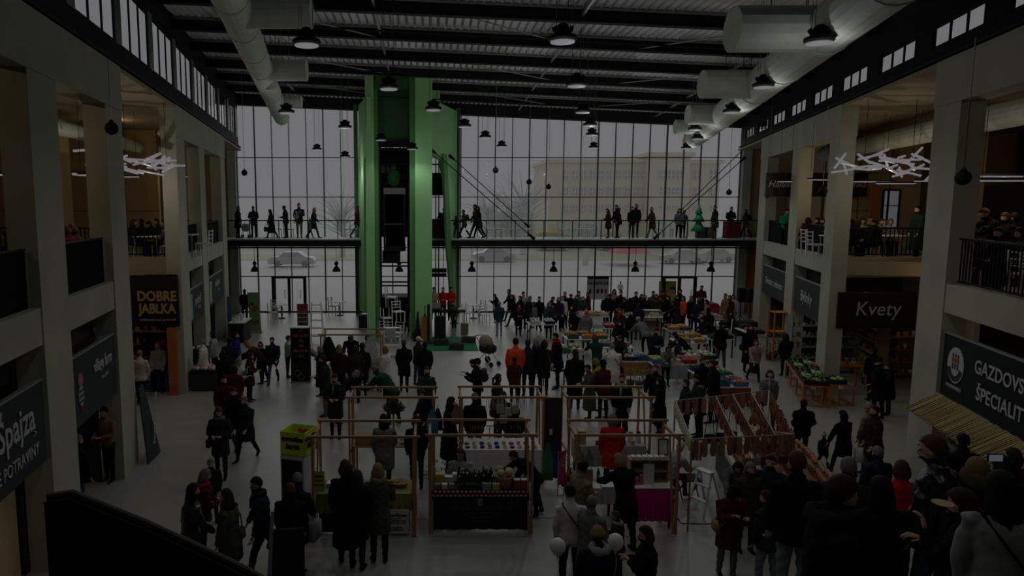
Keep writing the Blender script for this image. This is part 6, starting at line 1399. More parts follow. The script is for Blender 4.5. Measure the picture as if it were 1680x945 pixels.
    def seg(a, b):
        a, b = np.array(a), np.array(b); d = b-a; t = np.clip(((co-a) @ d)/(d @ d), 0, 1); return np.linalg.norm(co-(a+t[:, None]*d), axis=1)
    arms = np.minimum.reduce([seg(sk['sh'+n_], sk['el'+n_]) for n_ in 'LR']+[seg(sk['el'+n_], sk['wr'+n_]) for n_ in 'LR'])-.05
    legs = np.minimum.reduce([seg(sk['hip'+n_], sk['kn'+n_]) for n_ in 'LR']+[seg(sk['kn'+n_], sk['an'+n_]) for n_ in 'LR'])-.075
    feet = np.minimum.reduce([seg(sk['an'+n_]-V3((0, .05, .03)), sk['an'+n_]+V3((0, .19, -.05))) for n_ in 'LR'])-.045
    tb = up((0, 0, .95)); tt = up((0, 0, 1.42)); tor = seg(tb, tt)-(.15+add)
    head = seg(sk['head']-HR @ V3((0, 0, .10)), sk['head']+HR @ V3((0, 0, .07)))-.078
    low_ = seg(V3((0, 0, hem+.02))-dz, V3((0, 0, .9))-dz)-(.16+add) if hem < .9 and not sitting else tor
    D = np.stack([np.minimum(tor, np.minimum(arms, low_+(0 if hem < .85 else .03))), legs, head, feet], 1)
    ci = D.argmin(1)                                        # 0 top 1 trousers 2 skin 3 shoes
    hemz = hem-sk['dz']
    if hem < .9 and not sitting: ci[(co[:, 2] < hemz-.01) & (ci == 0) & (arms > .03)] = 1
    if hem < .9 and not sitting: ci[(co[:, 2] > hemz) & (ci == 1)] = 0
    neckz = np.array(sk['neck']); ci[(np.linalg.norm(co-neckz, axis=1) < .10) & (head > -.0) & (cut != 'shirt')] = 0
    rr = np.random.RandomState(3); amp = .006 if add > .02 else .003
    w = np.sin(co[:, 2]*46+np.sin(co[:, 0]*25)*1.7+np.sin(co[:, 1]*21)*1.3)*np.sin(co[:, 0]*17+co[:, 1]*13+1)
    co += no*(w*amp*(ci < 2))[:, None]
    out.vertices.foreach_set('co', co.astype('f').ravel())
    lt = np.empty(len(out.polygons), 'i'); out.polygons.foreach_get('loop_start', lt)
    lv = np.empty(len(out.loops), 'i'); out.loops.foreach_get('vertex_index', lv)
    out.polygons.foreach_set('material_index', ci[lv[lt]].astype('i'))
    # the hands, welded into the same mesh at the cuffs
    hm = MB()
    for s, nn in ((-1, 'L'), (1, 'R')): hand_mesh(hm, sk['wr'+nn], sk['wr'+nn]-sk['el'+nn], s)
    bm = bmesh.new(); bm.from_mesh(out); h2 = hm.mesh('h', True); bm.from_mesh(h2); bm.to_mesh(out); bm.free()
    for m_ in range(4): out.materials.append(None)
    out.polygons.foreach_set('use_smooth', [True]*len(out.polygons))
    out.name = 'person_body'
    BC[key] = (out, sk); return BC[key]
# head furniture, built round the head's own centre
HC = {}
def head_mesh(kind, fine=0):
    if kind in HC: return HC[kind]
    m = MB(); n, k = 16, 10
    def shell(rx, ry, rz, cut_, c=(0, -.012, .022), front=0, drop=0, wav=0):
        vs = []
        for i in range(k+1):
            for j in range(n):
                a = 2*PI*j/n; sy = math.sin(a)
                lim = cut_(sy); t = lim*i/k
                x = math.sin(t)*math.cos(a)*rx; y = math.sin(t)*sy*ry; z = math.cos(t)*rz
                q = 1+wav*math.sin(a*7+i*1.3); vs.append((c[0]+x*q, c[1]+y*q, c[2]+z))
        fs = [(i*n+j, i*n+(j+1) % n, (i+1)*n+(j+1) % n, (i+1)*n+j) for i in range(k) for j in range(n)]
        b = [(c[0], c[1]-.0, c[2]-.02)]; vs2 = vs+b
        fs += [(k*n+j, k*n+(j+1) % n, len(vs)) for j in range(n)]
        m.add(vs2, fs)
    line = lambda lo, hi: (lambda s: R(lo if s < -.35 else lo+(hi-lo)*min(1, (s+.35)/.95)))
    if kind == 'short': shell(.085, .103, .111, line(122, 60), wav=.02)
    elif kind == 'bald': shell(.081, .099, .106, lambda s: R(118) if s < .1 else R(8))
    elif kind in ('long', 'bob', 'pony', 'bun'):
        shell(.089, .107, .114, line(130, 60), wav=.03)
        L = {'long': -.34, 'bob': -.14, 'pony': -.05, 'bun': -.05}[kind]
        if kind in ('long', 'bob'):
            vs = []; nn = 12
            for i in range(6):
                t = i/5; z = .03+(L-.03)*t; rr = .098+.018*math.sin(PI*t)-.02*t*t
                for j in range(nn+1):
                    a = PI*1.08+(PI*.84+.0)*0+(-PI*.12)+ (PI*1.12)*j/nn; q = 1+.09*math.sin(j*2.4+i*.7)
                    vs.append((math.cos(a)*rr*q, math.sin(a)*rr*.95*q-.015, z))
            o = len(vs); vs += [(x*.72, y*.72, z) for x, y, z in vs]; w = nn+1
            fs = [(i*w+j, i*w+j+1, (i+1)*w+j+1, (i+1)*w+j) for i in range(5) for j in range(nn)]
            fs += [tuple(o+q for q in reversed(f)) for f in fs]+[(5*w+j, 5*w+j+1, o+5*w+j+1, o+5*w+j) for j in range(nn)]
            fs += [(i*w, (i+1)*w, o+(i+1)*w, o+i*w) for i in range(5)]+[(i*w+nn, (i+1)*w+nn, o+(i+1)*w+nn, o+i*w+nn) for i in range(5)]
            m.add(vs, fs)
        if kind == 'pony': m.tube([(0, -.10, .05), (0, -.15, .0), (0, -.145, -.12), (0, -.13, -.24)], [.025, .034, .030, .012], 8)
        if kind == 'bun': ellip(m, (0, -.13, .06), (.045, .04, .042), None, 10, 6)
    elif kind == 'beanie':
        shell(.093, .111, .122, lambda s: R(88), wav=.006); m.lathe((0, -.012, .0), [(.094, .0), (.099, .008), (.099, .045), (.094, .052)], 16, 0, 1, 1.16)
    elif kind == 'pompom':
        shell(.093, .111, .122, lambda s: R(88)); m.lathe((0, -.012, .0), [(.094, .0), (.099, .008), (.099, .045), (.094, .052)], 16, 0, 1, 1.16); ellip(m, (0, -.01, .165), (.04, .04, .036), None, 8, 6)
    elif kind == 'cap':
        shell(.088, .106, .115, lambda s: R(82)); m.poly([(-.065, .07, .035), (.065, .07, .035), (.055, .155, .022), (0, .175, .018), (-.055, .155, .022)], .012, (0, 0, 1))
    elif kind == 'hat':
        shell(.088, .106, .125, lambda s: R(85)); m.lathe((0, -.012, .03), [(.09, 0), (.15, -.012), (.155, -.004), (.09, .012)], 18, 0, 1, 1.1)
    elif kind == 'hood_up': shell(.108, .125, .135, lambda s: R(62 if s > .5 else 140), wav=.01)
    HC[kind] = m.mesh('hair_'+kind, True); HC[kind].materials.append(None); return HC[kind]
def scarf_mesh(fur=0):
    key = 'scarf%d' % fur
    if key in HC: return HC[key]
    m = MB(); n = 20; vs = []; q = 8
    for i in range(n):
        a = 2*PI*i/n; c = V3((math.cos(a)*.095, math.sin(a)*.088, .01*math.sin(a)+.0)); d = V3((math.cos(a), math.sin(a), 0)); r = .036*(1+(.22 if fur else .1)*math.sin(i*(5 if fur else 2)))
        if fur: r *= 1.35
        for j in range(q):
            b = 2*PI*j/q; vs.append(c+d*math.cos(b)*r+V3((0, 0, math.sin(b)*r*1.2)))
    m.add(vs, [(i*q+j, ((i+1) % n)*q+j, ((i+1) % n)*q+(j+1) % q, i*q+(j+1) % q) for i in range(n) for j in range(q)])
    if not fur: m.tube([(.03, .11, -.02), (.035, .145, -.12), (.04, .15, -.26)], [(.03, .012)]*3, 6)
    HC[key] = m.mesh(key, True); HC[key].materials.append(None); return HC[key]
def simple(key, f, smooth=True):
    if key not in HC:
        m = MB(); f(m); HC[key] = m.mesh(key, smooth); HC[key].materials.append(None)
    return HC[key]
def packf(m):
    m.bbox(0, -.2, 1.06, .28, .16, .38, .05)
    m.bbox(0, -.29, 1.1, .2, .05, .16, .02)
    for s in (-1, 1): m.tube([(s*.1, -.14, 1.42), (s*.115, .02, 1.46), (s*.12, .15, 1.36), (s*.13, .14, 1.2), (s*.14, -.1, 1.08)], [(.022, .008)]*5, 6)
def bagf(m):
    m.bbox(0, 0, -.34, .09, .30, .24, .025)
    m.tube([(0, -.1, -.11), (0, -.06, .0), (0, .06, .0), (0, .1, -.11)], .01, 6)
def shopf(m):
    m.bbox(0, 0, -.42, .12, .28, .33, .02); m.tube([(0, -.07, -.1), (0, 0, 0), (0, .07, -.1)], .006, 5)
def shoulderf(m):
    m.bbox(.24, .02, .78, .10, .30, .22, .03)
    m.tube([(.235, -.10, .98), (.15, -.13, 1.25), (.12, .0, 1.46), (.16, .14, 1.25), (.235, .13, .98)], .011, 6)
def crossf(m):
    m.bbox(.22, .0, .82, .07, .24, .18, .02)
    m.tube([(.21, -.10, .98), (.04, -.165, 1.2), (-.13, -.06, 1.44), (-.12, .06, 1.44), (.05, .17, 1.2), (.21, .12, .98)], .011, 6)
def facef(m):
    ellip(m, (-.031, .079, .008), (.014, .010, .007), None, 8, 6)
def browf(m):
    m.tube([(.014, .091, .03), (.034, .090, .036), (.052, .077, .028)], [.004, .005, .003], 5)
def lipf(m): m.tube([(-.022, .093, -.064), (0, .103, -.061), (.022, .093, -.064)], [.003, .0065, .003], 6)
PC = dict(black=(.008, .008, .009), char=(.020, .021, .022), navy=(.012, .017, .032), grey=(.12, .12, .12), lgrey=(.25, .26, .26), white=(.50, .49, .45), cream=(.38, .34, .27), beige=(.30, .25, .18),
  olive=(.055, .058, .034), khaki=(.15, .13, .085), brown=(.045, .03, .02), dbrown=(.028, .018, .012), tan=(.20, .12, .05), red=(.42, .018, .015), maroon=(.065, .010, .011), orange=(.62, .17, .015), coral=(.62, .07, .03),
  teal=(.018, .036, .042), blue=(.03, .07, .22), denim=(.045, .065, .10), ldenim=(.14, .17, .20), green=(.012, .035, .020), lgreen=(.22, .40, .22), emerald=(.01, .25, .12), pink=(.28, .17, .15), purple=(.025, .012, .035), yellow=(.22, .19, .03), hotpink=(.6, .02, .2), royal=(.012, .02, .16), turq=(.02, .32, .42),
  skin=(.44, .25, .17), skin2=(.36, .19, .12), hblack=(.010, .008, .007), hbrown=(.035, .018, .010), hauburn=(.08, .03, .014), hblond=(.17, .115, .05), hgrey=(.13, .125, .115), hwhite=(.42, .42, .40), eye=(.02, .015, .01), lip=(.30, .09, .07))
def pm(c, rough=.85):
    if c.startswith('h') and c in PC and c != 'hotpink': return mat('hair_'+c[1:], PC[c], .7, var=.3, scale=40, stretch=(1, 1, .2), spec=.12, bump=.6, bscale=70)
    if c.startswith('skin') or c in ('eye', 'lip'): return mat('face_'+c, PC[c], .5, var=.05)
    if c == 'leather': return mat('cloth_leather', (.012, .012, .013), .32, var=.1, bump=.15, bscale=25)
    return mat('cloth_'+c, PC[c], .95, var=.14, scale=22, bump=.2, bscale=60, spec=.08)
def setm(o, ms):
    for i, m in enumerate(ms): o.material_slots[i].link = 'OBJECT'; o.material_slots[i].material = m
PEOPLE = []
def person(label, at=None, px=None, z=0, h=1.68, face=0, pose='stand', cut='jacket', top='black', bot='black', hair=('short', 'hbrown'), hat=None, extra=(), skin='skin', fine=0, group=None, shoes='black'):
    """px: pixel of the crown in the photograph; the depth follows from the person's own height above the floor z"""
    me, sk = body_mesh(pose, cut, fine); s = h/1.75
    crown = sk['head']+sk['HR'] @ V3((0, -.01, .12))
    M = Matrix.Rotation(R(face), 3, 'Z')
    if px is not None:
        q = gnd(px[0], px[1], z+crown.z*s) if at is None else atY(px[0], px[1], at)
        off = M @ V3((crown.x, crown.y, 0))*s; loc = V3((q.x-off.x, q.y-off.y, z))
    else: loc = V3((at[0], at[1], z))
    o = link('person', me, None, loc, R(face), label=label, cat='person', group=group); o.scale = (s, s, s)
    setm(o, [pm(top), pm(bot), pm(skin), pm(shoes)])
    hm = Matrix.Translation(sk['head']) @ sk['HR'].to_4x4()
    def kid(name, mesh, col, mtx=None, extra_=None):
        c = link(name, mesh, o); c.matrix_local = mtx if mtx is not None else hm; setm(c, [pm(col)]); return c
    if hair: kid('hair', head_mesh(hair[0]), hair[1])
    if hat: kid('hat' if hat[0] not in ('hood_up',) else 'hood', head_mesh(hat[0]), hat[1])
    if fine:
        kid('eyes', simple('eyes', facef), 'eye')['kind'] = 'stuff'; kid('eyebrows', simple('eyebrows', browf), hair[1] if hair else 'hbrown'); kid('lips', simple('lips', lipf), 'lip')
    nm = Matrix.Translation(sk['neck'])
    body = Matrix.Translation(-V3((0, 0, sk['dz']))) @ Matrix.Translation(sk['hip']+V3((0, 0, sk['dz']))) @ sk['M'].to_4x4() @ Matrix.Translation(-V3((0, 0, .93)))
    for e in extra:
        k, c = e[0], e[1]
        if k == 'scarf': kid('scarf', scarf_mesh(), c, nm)
        elif k == 'fur': kid('fur_collar', scarf_mesh(1), c, nm)
        elif k == 'hoodd': kid('hood', scarf_mesh(1), c, nm @ Matrix.Translation((0, -.03, 0)))
        elif k == 'pack': kid('backpack', simple('backpack', packf), c, body)
        elif k == 'shoulder': kid('shoulder_bag', simple('shoulder_bag', shoulderf), c, body)
        elif k == 'cross': kid('cross_body_bag', simple('cross_bag', crossf), c, body)
        elif k in ('bag', 'shop'):
            n_ = 'R' if len(e) < 3 else e[2]; w = sk['wr'+n_]+(sk['wr'+n_]-sk['el'+n_]).normalized()*.09
            b = link('handbag' if k == 'bag' else 'carrier_bag', simple(k, bagf if k == 'bag' else shopf), None, None,
                     label={'bag': 'dark handbag', 'shop': 'carrier bag'}[k]+' carried by the '+label.split(',')[0].replace('person in', 'person in')[:60], cat='bag')
            b['label'] = ' '.join(b['label'].split()[:16]); b.location = loc+(M @ w)*s; b.rotation_euler = (0, 0, R(face)); setm(b, [pm(c)])
    return o
# ================================================================== the crowd, one line for each person the photograph shows
H = lambda s, c='hbrown': (s, c)
P = person
# --- on the walkway
wy = 36.6
def wk(u, v, face, pose, cut, top, bot, hair, label, h=None, **k):
    hh = h or atY(u, v, wy).z-4.2; P(label, at=wy+k.pop('dy', 0), px=(u, v), z=4.2, h=max(.8, hh*k.pop('hf', 1)), face=face, pose=pose, cut=cut, top=top, bot=bot, hair=hair, **k)
wk(391,337,-90,'stand','coat','black','black',H('short','hblack'),'man in long black coat at the left end of the walkway')
wk(415,337,180,'hold','jacket','char','black',H('short','hbrown'),'broad man in dark jacket on the walkway, second from the left end')
wk(442,341,90,'sidehand','long','black','black',H('long','hblack'),'woman in long black coat with a bag on the walkway', extra=[('bag','black','L')])
wk(465,336,90,'hold','jacket','black','black',H('short','hblack'),'man in black jacket holding something out to the left, on the walkway')
wk(490,332,180,'carry','jacket','char','khaki',H('short','hbrown'),'man in khaki trousers carrying a child on the walkway')
P('small child in pale clothes carried by the man in khaki trousers', at=36.35, px=(485,327), z=4.95, h=.85, face=180, pose='sit', cut='puffy', top='lgrey', bot='grey', hair=H('short','hblond'), hat=('beanie','white'))
wk(516,338,-90,'walk','coat','char','black',H('long','hblond'),'woman with long fair hair walking right on the walkway', extra=[('shoulder','brown')])
wk(509,356,-90,'walk2','jacket','grey','black',H('short','hblond'),'small child walking beside the fair haired woman on the walkway', dy=-.2)
wk(588,335,-100,'walk','jacket','maroon','denim',H('short','hblack'),'man in dark red jacket and jeans on the walkway by the tower')
wk(729,338,-90,'walk2','jacket','char','char',H('short','hblack'),'person with backpack at the brown counter on the walkway', extra=[('pack','black')])
wk(722,354,180,'stand','shirt','white','grey',H('long','hbrown'),'seller with pale top behind the brown counter on the walkway', h=1.35, dy=.5)
wk(748,352,90,'walk','jacket','navy','navy',H('short','hbrown'),'child in navy walking right of the tower on the walkway')
wk(760,341,90,'walk2','jacket','olive','black',H('short','hbrown'),'man with backpack walking left beside the child in navy', extra=[('pack','char')])
wk(784,336,90,'walk','coat','black','black',H('bob','hbrown'),'woman in black coat walking beside the man carrying a child', dy=.3)
wk(779,332,90,'walk2','jacket','black','char',H('short','hblack'),'man in black carrying a red hatted child on the walkway')
P('small child with red hat carried by the man in black', at=36.3, px=(778,330), z=5.0, h=.85, face=90, pose='sit', cut='puffy', top='char', bot='black', hair=H('short','hbrown'), hat=('beanie','coral'))
wk(996,341,90,'hold','coat','maroon','char',H('long','hblack'),'woman in maroon coat on the walkway before the cream building')
wk(1011,335,100,'stand2','jacket','black','black',H('short','hblack'),'large man in black, left of centre of the right walkway')
wk(1016,340,-90,'stand','jacket','char','black',H('long','hbrown'),'woman with bag behind the large man in black', extra=[('shoulder','black')], dy=.4)
wk(1038,338,180,'stand','jacket','black','olive',H('short','hbrown'),'man in black jacket and olive trousers on the walkway')
wk(1045,333,180,'stand2','jacket','black','black',None,'tall man with cap standing behind the man in olive trousers', hat=('cap','grey'), dy=.4)
wk(1069,337,90,'walk','coat','brown','khaki',H('short','hgrey'),'man in long brown coat striding left on the walkway')
wk(1115,341,170,'stand','jacket','grey','black',H('long','hblack'),'long haired woman in grey by the green tree ornament')
wk(1124,343,200,'hold','jacket','denim','char',H('short','hbrown'),'person in grey blue jacket by the green tree ornament')
wk(1173,336,90,'stand','coat','dbrown','dbrown',H('short','hbrown'),'man in long dark brown coat right of the green tree ornament')
wk(1201,338,180,'hold','jacket','black','black',H('short','hblack'),'man in black behind the dark red counter on the walkway', dy=.45)
wk(1223,341,70,'walk','jacket','char','black',H('long','hbrown'),'person with backpack at the right end of the walkway', extra=[('pack','black')])
P('person standing inside the glass lift cabin in brown olive jacket', at=32.7, px=(655,352), z=atY(648,394,32).z-.25, h=1.55, face=180, pose='stand', cut='jacket', top='khaki', bot='black', hair=H('short','hblack'))
P('second person in black standing in the lift cabin', at=32.8, px=(640,350), z=atY(648,394,32).z-.25, h=1.6, face=120, pose='stand', cut='jacket', top='black', bot='black', hair=H('long','hblack'))
# --- far crowd on the floor: u, v of the crown, height, facing, pose, cut, colours
def f(u, v, face, pose, cut, top, bot, hair, label, h=1.65, **k):
    P(label, px=(u, v), h=h, face=face, pose=pose, cut=cut, top=top, bot=bot, hair=hair, **k)
def w_(u, v, ub, vb, face, pose, cut, top, bot, hair, label, **k):   # feet seen: height from feet and crown
    g = gnd(ub, vb); hh = atY(u, v, g.y).z; P(label, px=(u, v), h=min(2.0, max(.8, hh)), face=face, pose=pose, cut=cut, top=top, bot=bot, hair=hair, **k)
w_(810,482,806,531,90,'phone','jacket','black','char',H('short','hblack'),'man in black holding up a phone before the glass, leftmost of the far crowd')
w_(819,494,818,552,10,'stand','jacket','teal','ldenim',H('short','hgrey'),'man in teal jacket and light jeans seen from behind, right of the stage')
w_(835,474,830,529,90,'walk','jacket','navy','black',H('short','hblack'),'man in navy jacket with pale backpack walking before the glass', extra=[('pack','lgrey')])
f(841,484,90,'walk2','coat','black','black',H('bob','hbrown'),'woman in black coat just right of the navy jacket man')
f(853,485,120,'stand','coat','black','black',H('bob','hbrown'),'woman in black coat before the glass, third of the left group')
f(859,478,-160,'stand','coat','beige','char',H('short','hbrown'),'tall man in open beige coat before the glass', h=1.78)
w_(852,498,853,553,180,'hold','coat','black','black',H('bob','hblack'),'woman in black coat with red scarf and bag walking towards the viewer', extra=[('scarf','red'),('cross','brown')])
f(870,485,-60,'walk','coat','char','black',H('long','hblond'),'fair haired woman in charcoal coat before the glass')
w_(876,495,865,546,60,'walk','coat','grey','black',H('long','hbrown'),'woman in grey coat striding left in front of the market tables')
f(885,486,180,'stand','jacket','black','black',H('short','hblack'),'young man in black right of the grey coated woman')
f(902,496,170,'stand2','coat','teal','black',H('long','hblond'),'blonde woman in long teal coat with grey bag', extra=[('shoulder','grey')])
f(909,487,-120,'reach','jacket','purple','navy',H('short','hbrown'),'person in purple jacket behind the teal coated woman')
f(917,487,180,'stand','coat','purple','black',H('bob','hblond'),'blonde woman in dark purple coat in the far crowd')
f(923,485,180,'stand','jacket','white','char',H('short','hblond'),'person in white jacket in the far crowd')
f(927,478,180,'stand','jacket','black','black',H('short','hgrey'),'tall grey haired man in black in the far crowd', h=1.8)
f(936,482,120,'hold','jacket','black','black',H('short','hblack'),'man in black left of the white price banner')
f(946,484,160,'stand','coat','char','black',H('bob','hbrown'),'woman in charcoal coat left of the white price banner')
f(950,477,180,'stand','jacket','grey','black',H('short','hbrown'),'tall man in grey left of the white price banner', h=1.78)
f(957,486,170,'stand','jacket','teal','navy',H('bob','hgrey'),'grey haired person in teal left of the white price banner')
f(939,500,100,'stand','coat','black','black',H('bob','hblack'),'woman in long black coat by the far pale table')
f(964,479,90,'stand','jacket','maroon','black',H('short','hbrown'),'man in maroon jacket beside the white price banner')
f(995,482,150,'stand','jacket','black','black',None,'person with grey beanie right of the white price banner', hat=('beanie','grey'))
f(1001,482,190,'stand','jacket','black','black',None,'second person with grey hat right of the white price banner', hat=('beanie','char'))
f(1008,474,180,'stand','jacket','pink','char',H('long','hbrown'),'woman in pink jacket high in the far crowd', h=1.8)
P('small child in white sitting on shoulders in the far crowd', at=35.4, px=(1018,469), z=1.35, h=.9, face=180, pose='sit', cut='jacket', top='white', bot='grey', hair=H('short','hbrown'))
f(1019,477,180,'stand','jacket','black','black',H('short','hblack'),'man in black carrying the white clad child on his shoulders', h=1.75)
f(1023,489,130,'bend','jacket','dbrown','black',H('bob','hbrown'),'person in dark brown leaning over the far table', h=1.7)
f(1034,488,0,'stand','jacket','black','black',H('bob','hblack'),'dark figure behind the white topped counter, left')
f(1039,487,0,'stand2','coat','navy','black',H('bob','hbrown'),'woman in navy at the white topped counter')
f(1044,478,180,'stand','jacket','black','char',H('short','hblack'),'tall man in black beyond the white topped counter', h=1.78)
f(1053,482,180,'stand','coat','grey','black',H('long','hbrown'),'woman in grey beyond the white topped counter')
f(1058,483,180,'stand','coat','black','black',H('bob','hgrey'),'grey haired woman in black beyond the counter')
f(1048,497,0,'stand','jacket','navy','navy',H('short','hbrown'),'person in navy blue in front of the white topped counter, before the tall man')
f(1068,492,150,'stand','jacket','dbrown','black',H('short','hblack'),'child in dark brown at the right of the counter', h=1.3)
f(1072,477,170,'stand','jacket','olive','black',H('short','hbrown'),'tall person in olive left of the yellow banner', h=1.78)
f(1077,482,170,'stand','coat','brown','black',H('bob','hbrown'),'woman in brown coat left of the yellow banner')
f(1081,489,100,'bend','jacket','dbrown','black',H('long','hblond'),'person in dark brown bending towards the counter')
f(1089,474,180,'stand','coat','maroon','dbrown',None,'person in maroon coat and fur hat before the yellow banner', h=1.8, hat=('hat','dbrown'), extra=[('fur','khaki')])
f(1096,485,120,'stand','coat','black','black',H('bob','hblack'),'woman in black below the yellow banner')
f(1103,493,60,'reach','coat','dbrown','black',H('bob','hbrown'),'woman in dark brown reaching over the plants')
f(1111,484,200,'stand','coat','char','black',H('long','hbrown'),'woman in charcoal left of the orange jacketed person')
f(1116,474,120,'stand','jacket','black','black',H('short','hblack'),'tall man in black before the right doors', h=1.8)
f(1121,485,100,'stand','jacket','coral','black',H('long','hbrown'),'person in bright orange red jacket at the right of the market')
f(1134,485,120,'stand','coat','black','black',H('bob','hgrey'),'woman in black with fur hood right of the orange jacket', extra=[('fur','grey')])
f(1147,488,-20,'stand','coat','navy','black',None,'person in navy coat with striped knitted hat seen from behind', hat=('beanie','grey'), h=1.7)
P('seller in dark red jacket high behind the red cloth table', at=34.2, px=(1152,471), z=.35, h=1.65, face=180, pose='hold', cut='jacket', top='maroon', bot='black', hair=H('short','hblack'))
f(1158,491,60,'hold','coat','pink','char',H('bob','hbrown'),'woman in dusty pink coat by the red cloth table')
f(1190,481,100,'stand','long','tan','dbrown',H('short','hgrey'),'tall person in long tan coat right of the red cloth table', h=1.72)
f(1197,484,120,'stand','coat','maroon','black',H('bob','hblack'),'woman in maroon between the tan and the white coats')
f(1203,483,160,'stand','coat','white','black',H('bob','hblack'),'woman in pinkish white coat at the right of the market')
# --- inside the market rows
f(962,508,-10,'stand','long','grey','char',None,'woman in grey skirt and red knitted hat, seen from behind in the market', hat=('pompom','coral'), extra=[('scarf','tan')])
f(1017,506,160,'hold','coat','dbrown','black',H('bob','hauburn'),'woman with red scarf and auburn hair in the market middle', extra=[('scarf','red')])
f(1017,526,160,'hold','coat','black','black',H('bob','hblack'),'woman in black in the market middle below the red scarfed woman')
f(1046,520,20,'bend','puffy','grey','black',None,'person in grey puffy jacket bending by the beige cabinets', hat=('beanie','lgrey'), h=1.7)
f(1034,515,0,'stand','jacket','black','black',H('bob','hblack'),'dark haired seller before the left beige cabinet', h=1.3)
f(1078,538,180,'hold','coat','navy','navy',H('short','hblack'),'man in navy with folded hands in the market', h=1.72)
f(975,549,10,'reach','jacket','green','black',H('bob','hauburn'),'seller in dark green jacket with auburn hair seen from behind', h=1.68)
f(1017,551,170,'reach','jacket','char','black',H('short','hbrown'),'seller in charcoal behind the orange fronted table', h=1.65)
f(1004,564,0,'reach','coat','white','black',H('short','hgrey'),'man in big white coat with a bag strap, seen from behind', h=1.76, extra=[('cross','black')])
f(1104,545,60,'bend','jacket','black','black',H('bob','hblack'),'seller in black bending at the fruit tables', h=1.6)
f(1112,556,90,'stand','jacket','char','black',H('short','hblack'),'child in charcoal behind the peppers table', h=1.3)
f(1098,568,180,'reach','jacket','grey','black',H('bob','hbrown'),'seller in grey behind the peppers table', h=1.45)
f(1182,527,10,'stand2','jacket','black','olive',H('short','hblack'),'man in black jacket and olive trousers seen from behind, right of the citrus table', h=1.78)
f(1150,520,70,'bend','jacket','black','black',H('short','hblack'),'person in black bending over the citrus table', h=1.72)
f(1162,505,0,'stand','coat','black','black',H('short','hblack'),'dark coated man behind the bending person at the right of the market')
w_(1232,532,1236,612,180,'stand','long','black','black',H('long','hblack'),'woman in long black coat with long black hair before the far right shops', extra=[('shoulder','black')])
w_(1241,557,1240,630,180,'walk','jacket','pink','black',H('bob','hauburn'),'woman in pale pink jacket and black trousers walking towards the viewer', extra=[('bag','black')])
w_(1290,547,1290,617,0,'stand','jacket','black','black',H('long','hblack'),'woman with long black hair in black, by the orange plant stand')
f(1264,607,170,'walk','jacket','grey','brown',H('long','hbrown'),'woman with glasses in grey jacket left of the trestle stands', h=1.66, extra=[('scarf','lgrey')])
# --- group in the middle aisle
w_(846,554,850,655,0,'stand','jacket','coral','maroon',H('short','hblack'),'man in bright orange red jacket seen from behind in the middle aisle')
w_(844,585,842,660,0,'stand','coat','maroon','navy',H('short','hblack'),'child in dark red coat just in front of the orange jacket man', hat=None)
w_(866,556,870,652,0,'stand','jacket','navy','black',H('short','hbrown'),'man in navy jacket, left of the group at the cabbage table')
w_(879,556,880,652,10,'stand2','jacket','black','black',H('bob','hgrey'),'grey haired person in black in the group at the cabbage table', extra=[('fur','char')])
w_(893,557,900,648,-10,'stand','coat','dbrown','black',H('bob','hbrown'),'woman in dark brown with a beige shoulder bag at the cabbage table', extra=[('shoulder','beige')])
w_(910,546,912,640,90,'hold','coat','black','black',H('short','hblack'),'person in black with a red scarf, right of the group', extra=[('scarf','red')])
w_(773,590,778,690,80,'phone','jacket','black','black',H('bun','hblack'),'woman in black looking at her phone with a red brown backpack', extra=[('pack','brown')])
f(818,613,-80,'stand','coat','dbrown','black',H('pony','hbrown'),'woman in dark brown coat in profile behind the back middle booth', h=1.66)
f(741,651,-80,'stand','long','char','black',H('long','hblack'),'dark haired woman in long charcoal coat left of the back middle booth', h=1.74)
f(779,644,0,'stand','puffy','black','black',H('short','hblond'),'blond man in black seen from behind at the back middle booth', h=1.7)
f(845,664,0,'sit','jacket','black','black',H('bob','hbrown'),'seller in patterned black jumper seated at the back middle booth', h=1.72)
f(826,642,0,'stand','shirt','char','black',H('bun','hblack'),'dark haired seller behind the hanging cream bags', h=1.5)
f(943,590,10,'stand','long','black','black',H('short','hblack'),'tall figure in long black coat at the left of the white draped table', h=1.85) if False else None
w_(944,572,935,672,0,'stand','long','black','black',H('pony','hbrown'),'woman in long black coat seen from behind, near the blue crate table')
f(963,598,90,'hold','long','olive','char',H('short','hbrown'),'person in olive coat between the black and the maroon coats', h=1.6)
f(975,588,60,'reach','jacket','yellow','denim',H('bob','hblond'),'blonde woman with yellow scarf reaching to a table', h=1.6)
w_(989,590,985,688,30,'stand','puffy','maroon','black',H('short','hblack'),'broad person in maroon padded jacket seen from behind', hat=('beanie','black'))
f(1021,614,170,'stand','coat','black','black',H('short','hbrown'),'man in black coat with beige scarf above the back right booth', h=1.7, extra=[('scarf','beige')])
f(1013,630,30,'reach','jacket','emerald','black',H('short','hbrown'),'child in bright green jacket above the back right booth', h=1.3)
f(1076,598,150,'walk','jacket','black','black',H('short','hauburn'),'auburn haired man in black walking beside the grey fronted table', h=1.68)
w_(1082,620,1082,714,60,'stand','long','black','black',H('long','hblack'),'woman in long black coat eating, right of the back right booth')
f(1125,622,90,'stand','jacket','char','black',H('short','hbrown'),'dark jacketed man at the far side of the leather stall, left', h=1.62)
f(1142,615,90,'hold','jacket','green','black',H('short','hblack'),'man in dark green in profile at the far side of the leather stall', h=1.66)
f(1149,632,70,'stand','jacket','black','black',H('short','hblond'),'child held up at the far side of the leather stall', h=1.4)
f(1154,586,200,'stand','jacket','black','black',H('short','hbrown'),'man in black facing the viewer left of the low red aproned table', h=1.68)
f(1168,590,60,'stand2','puffy','black','black',H('short','hbrown'),'big man in black leaning in, left of the low red aproned table', h=1.8)
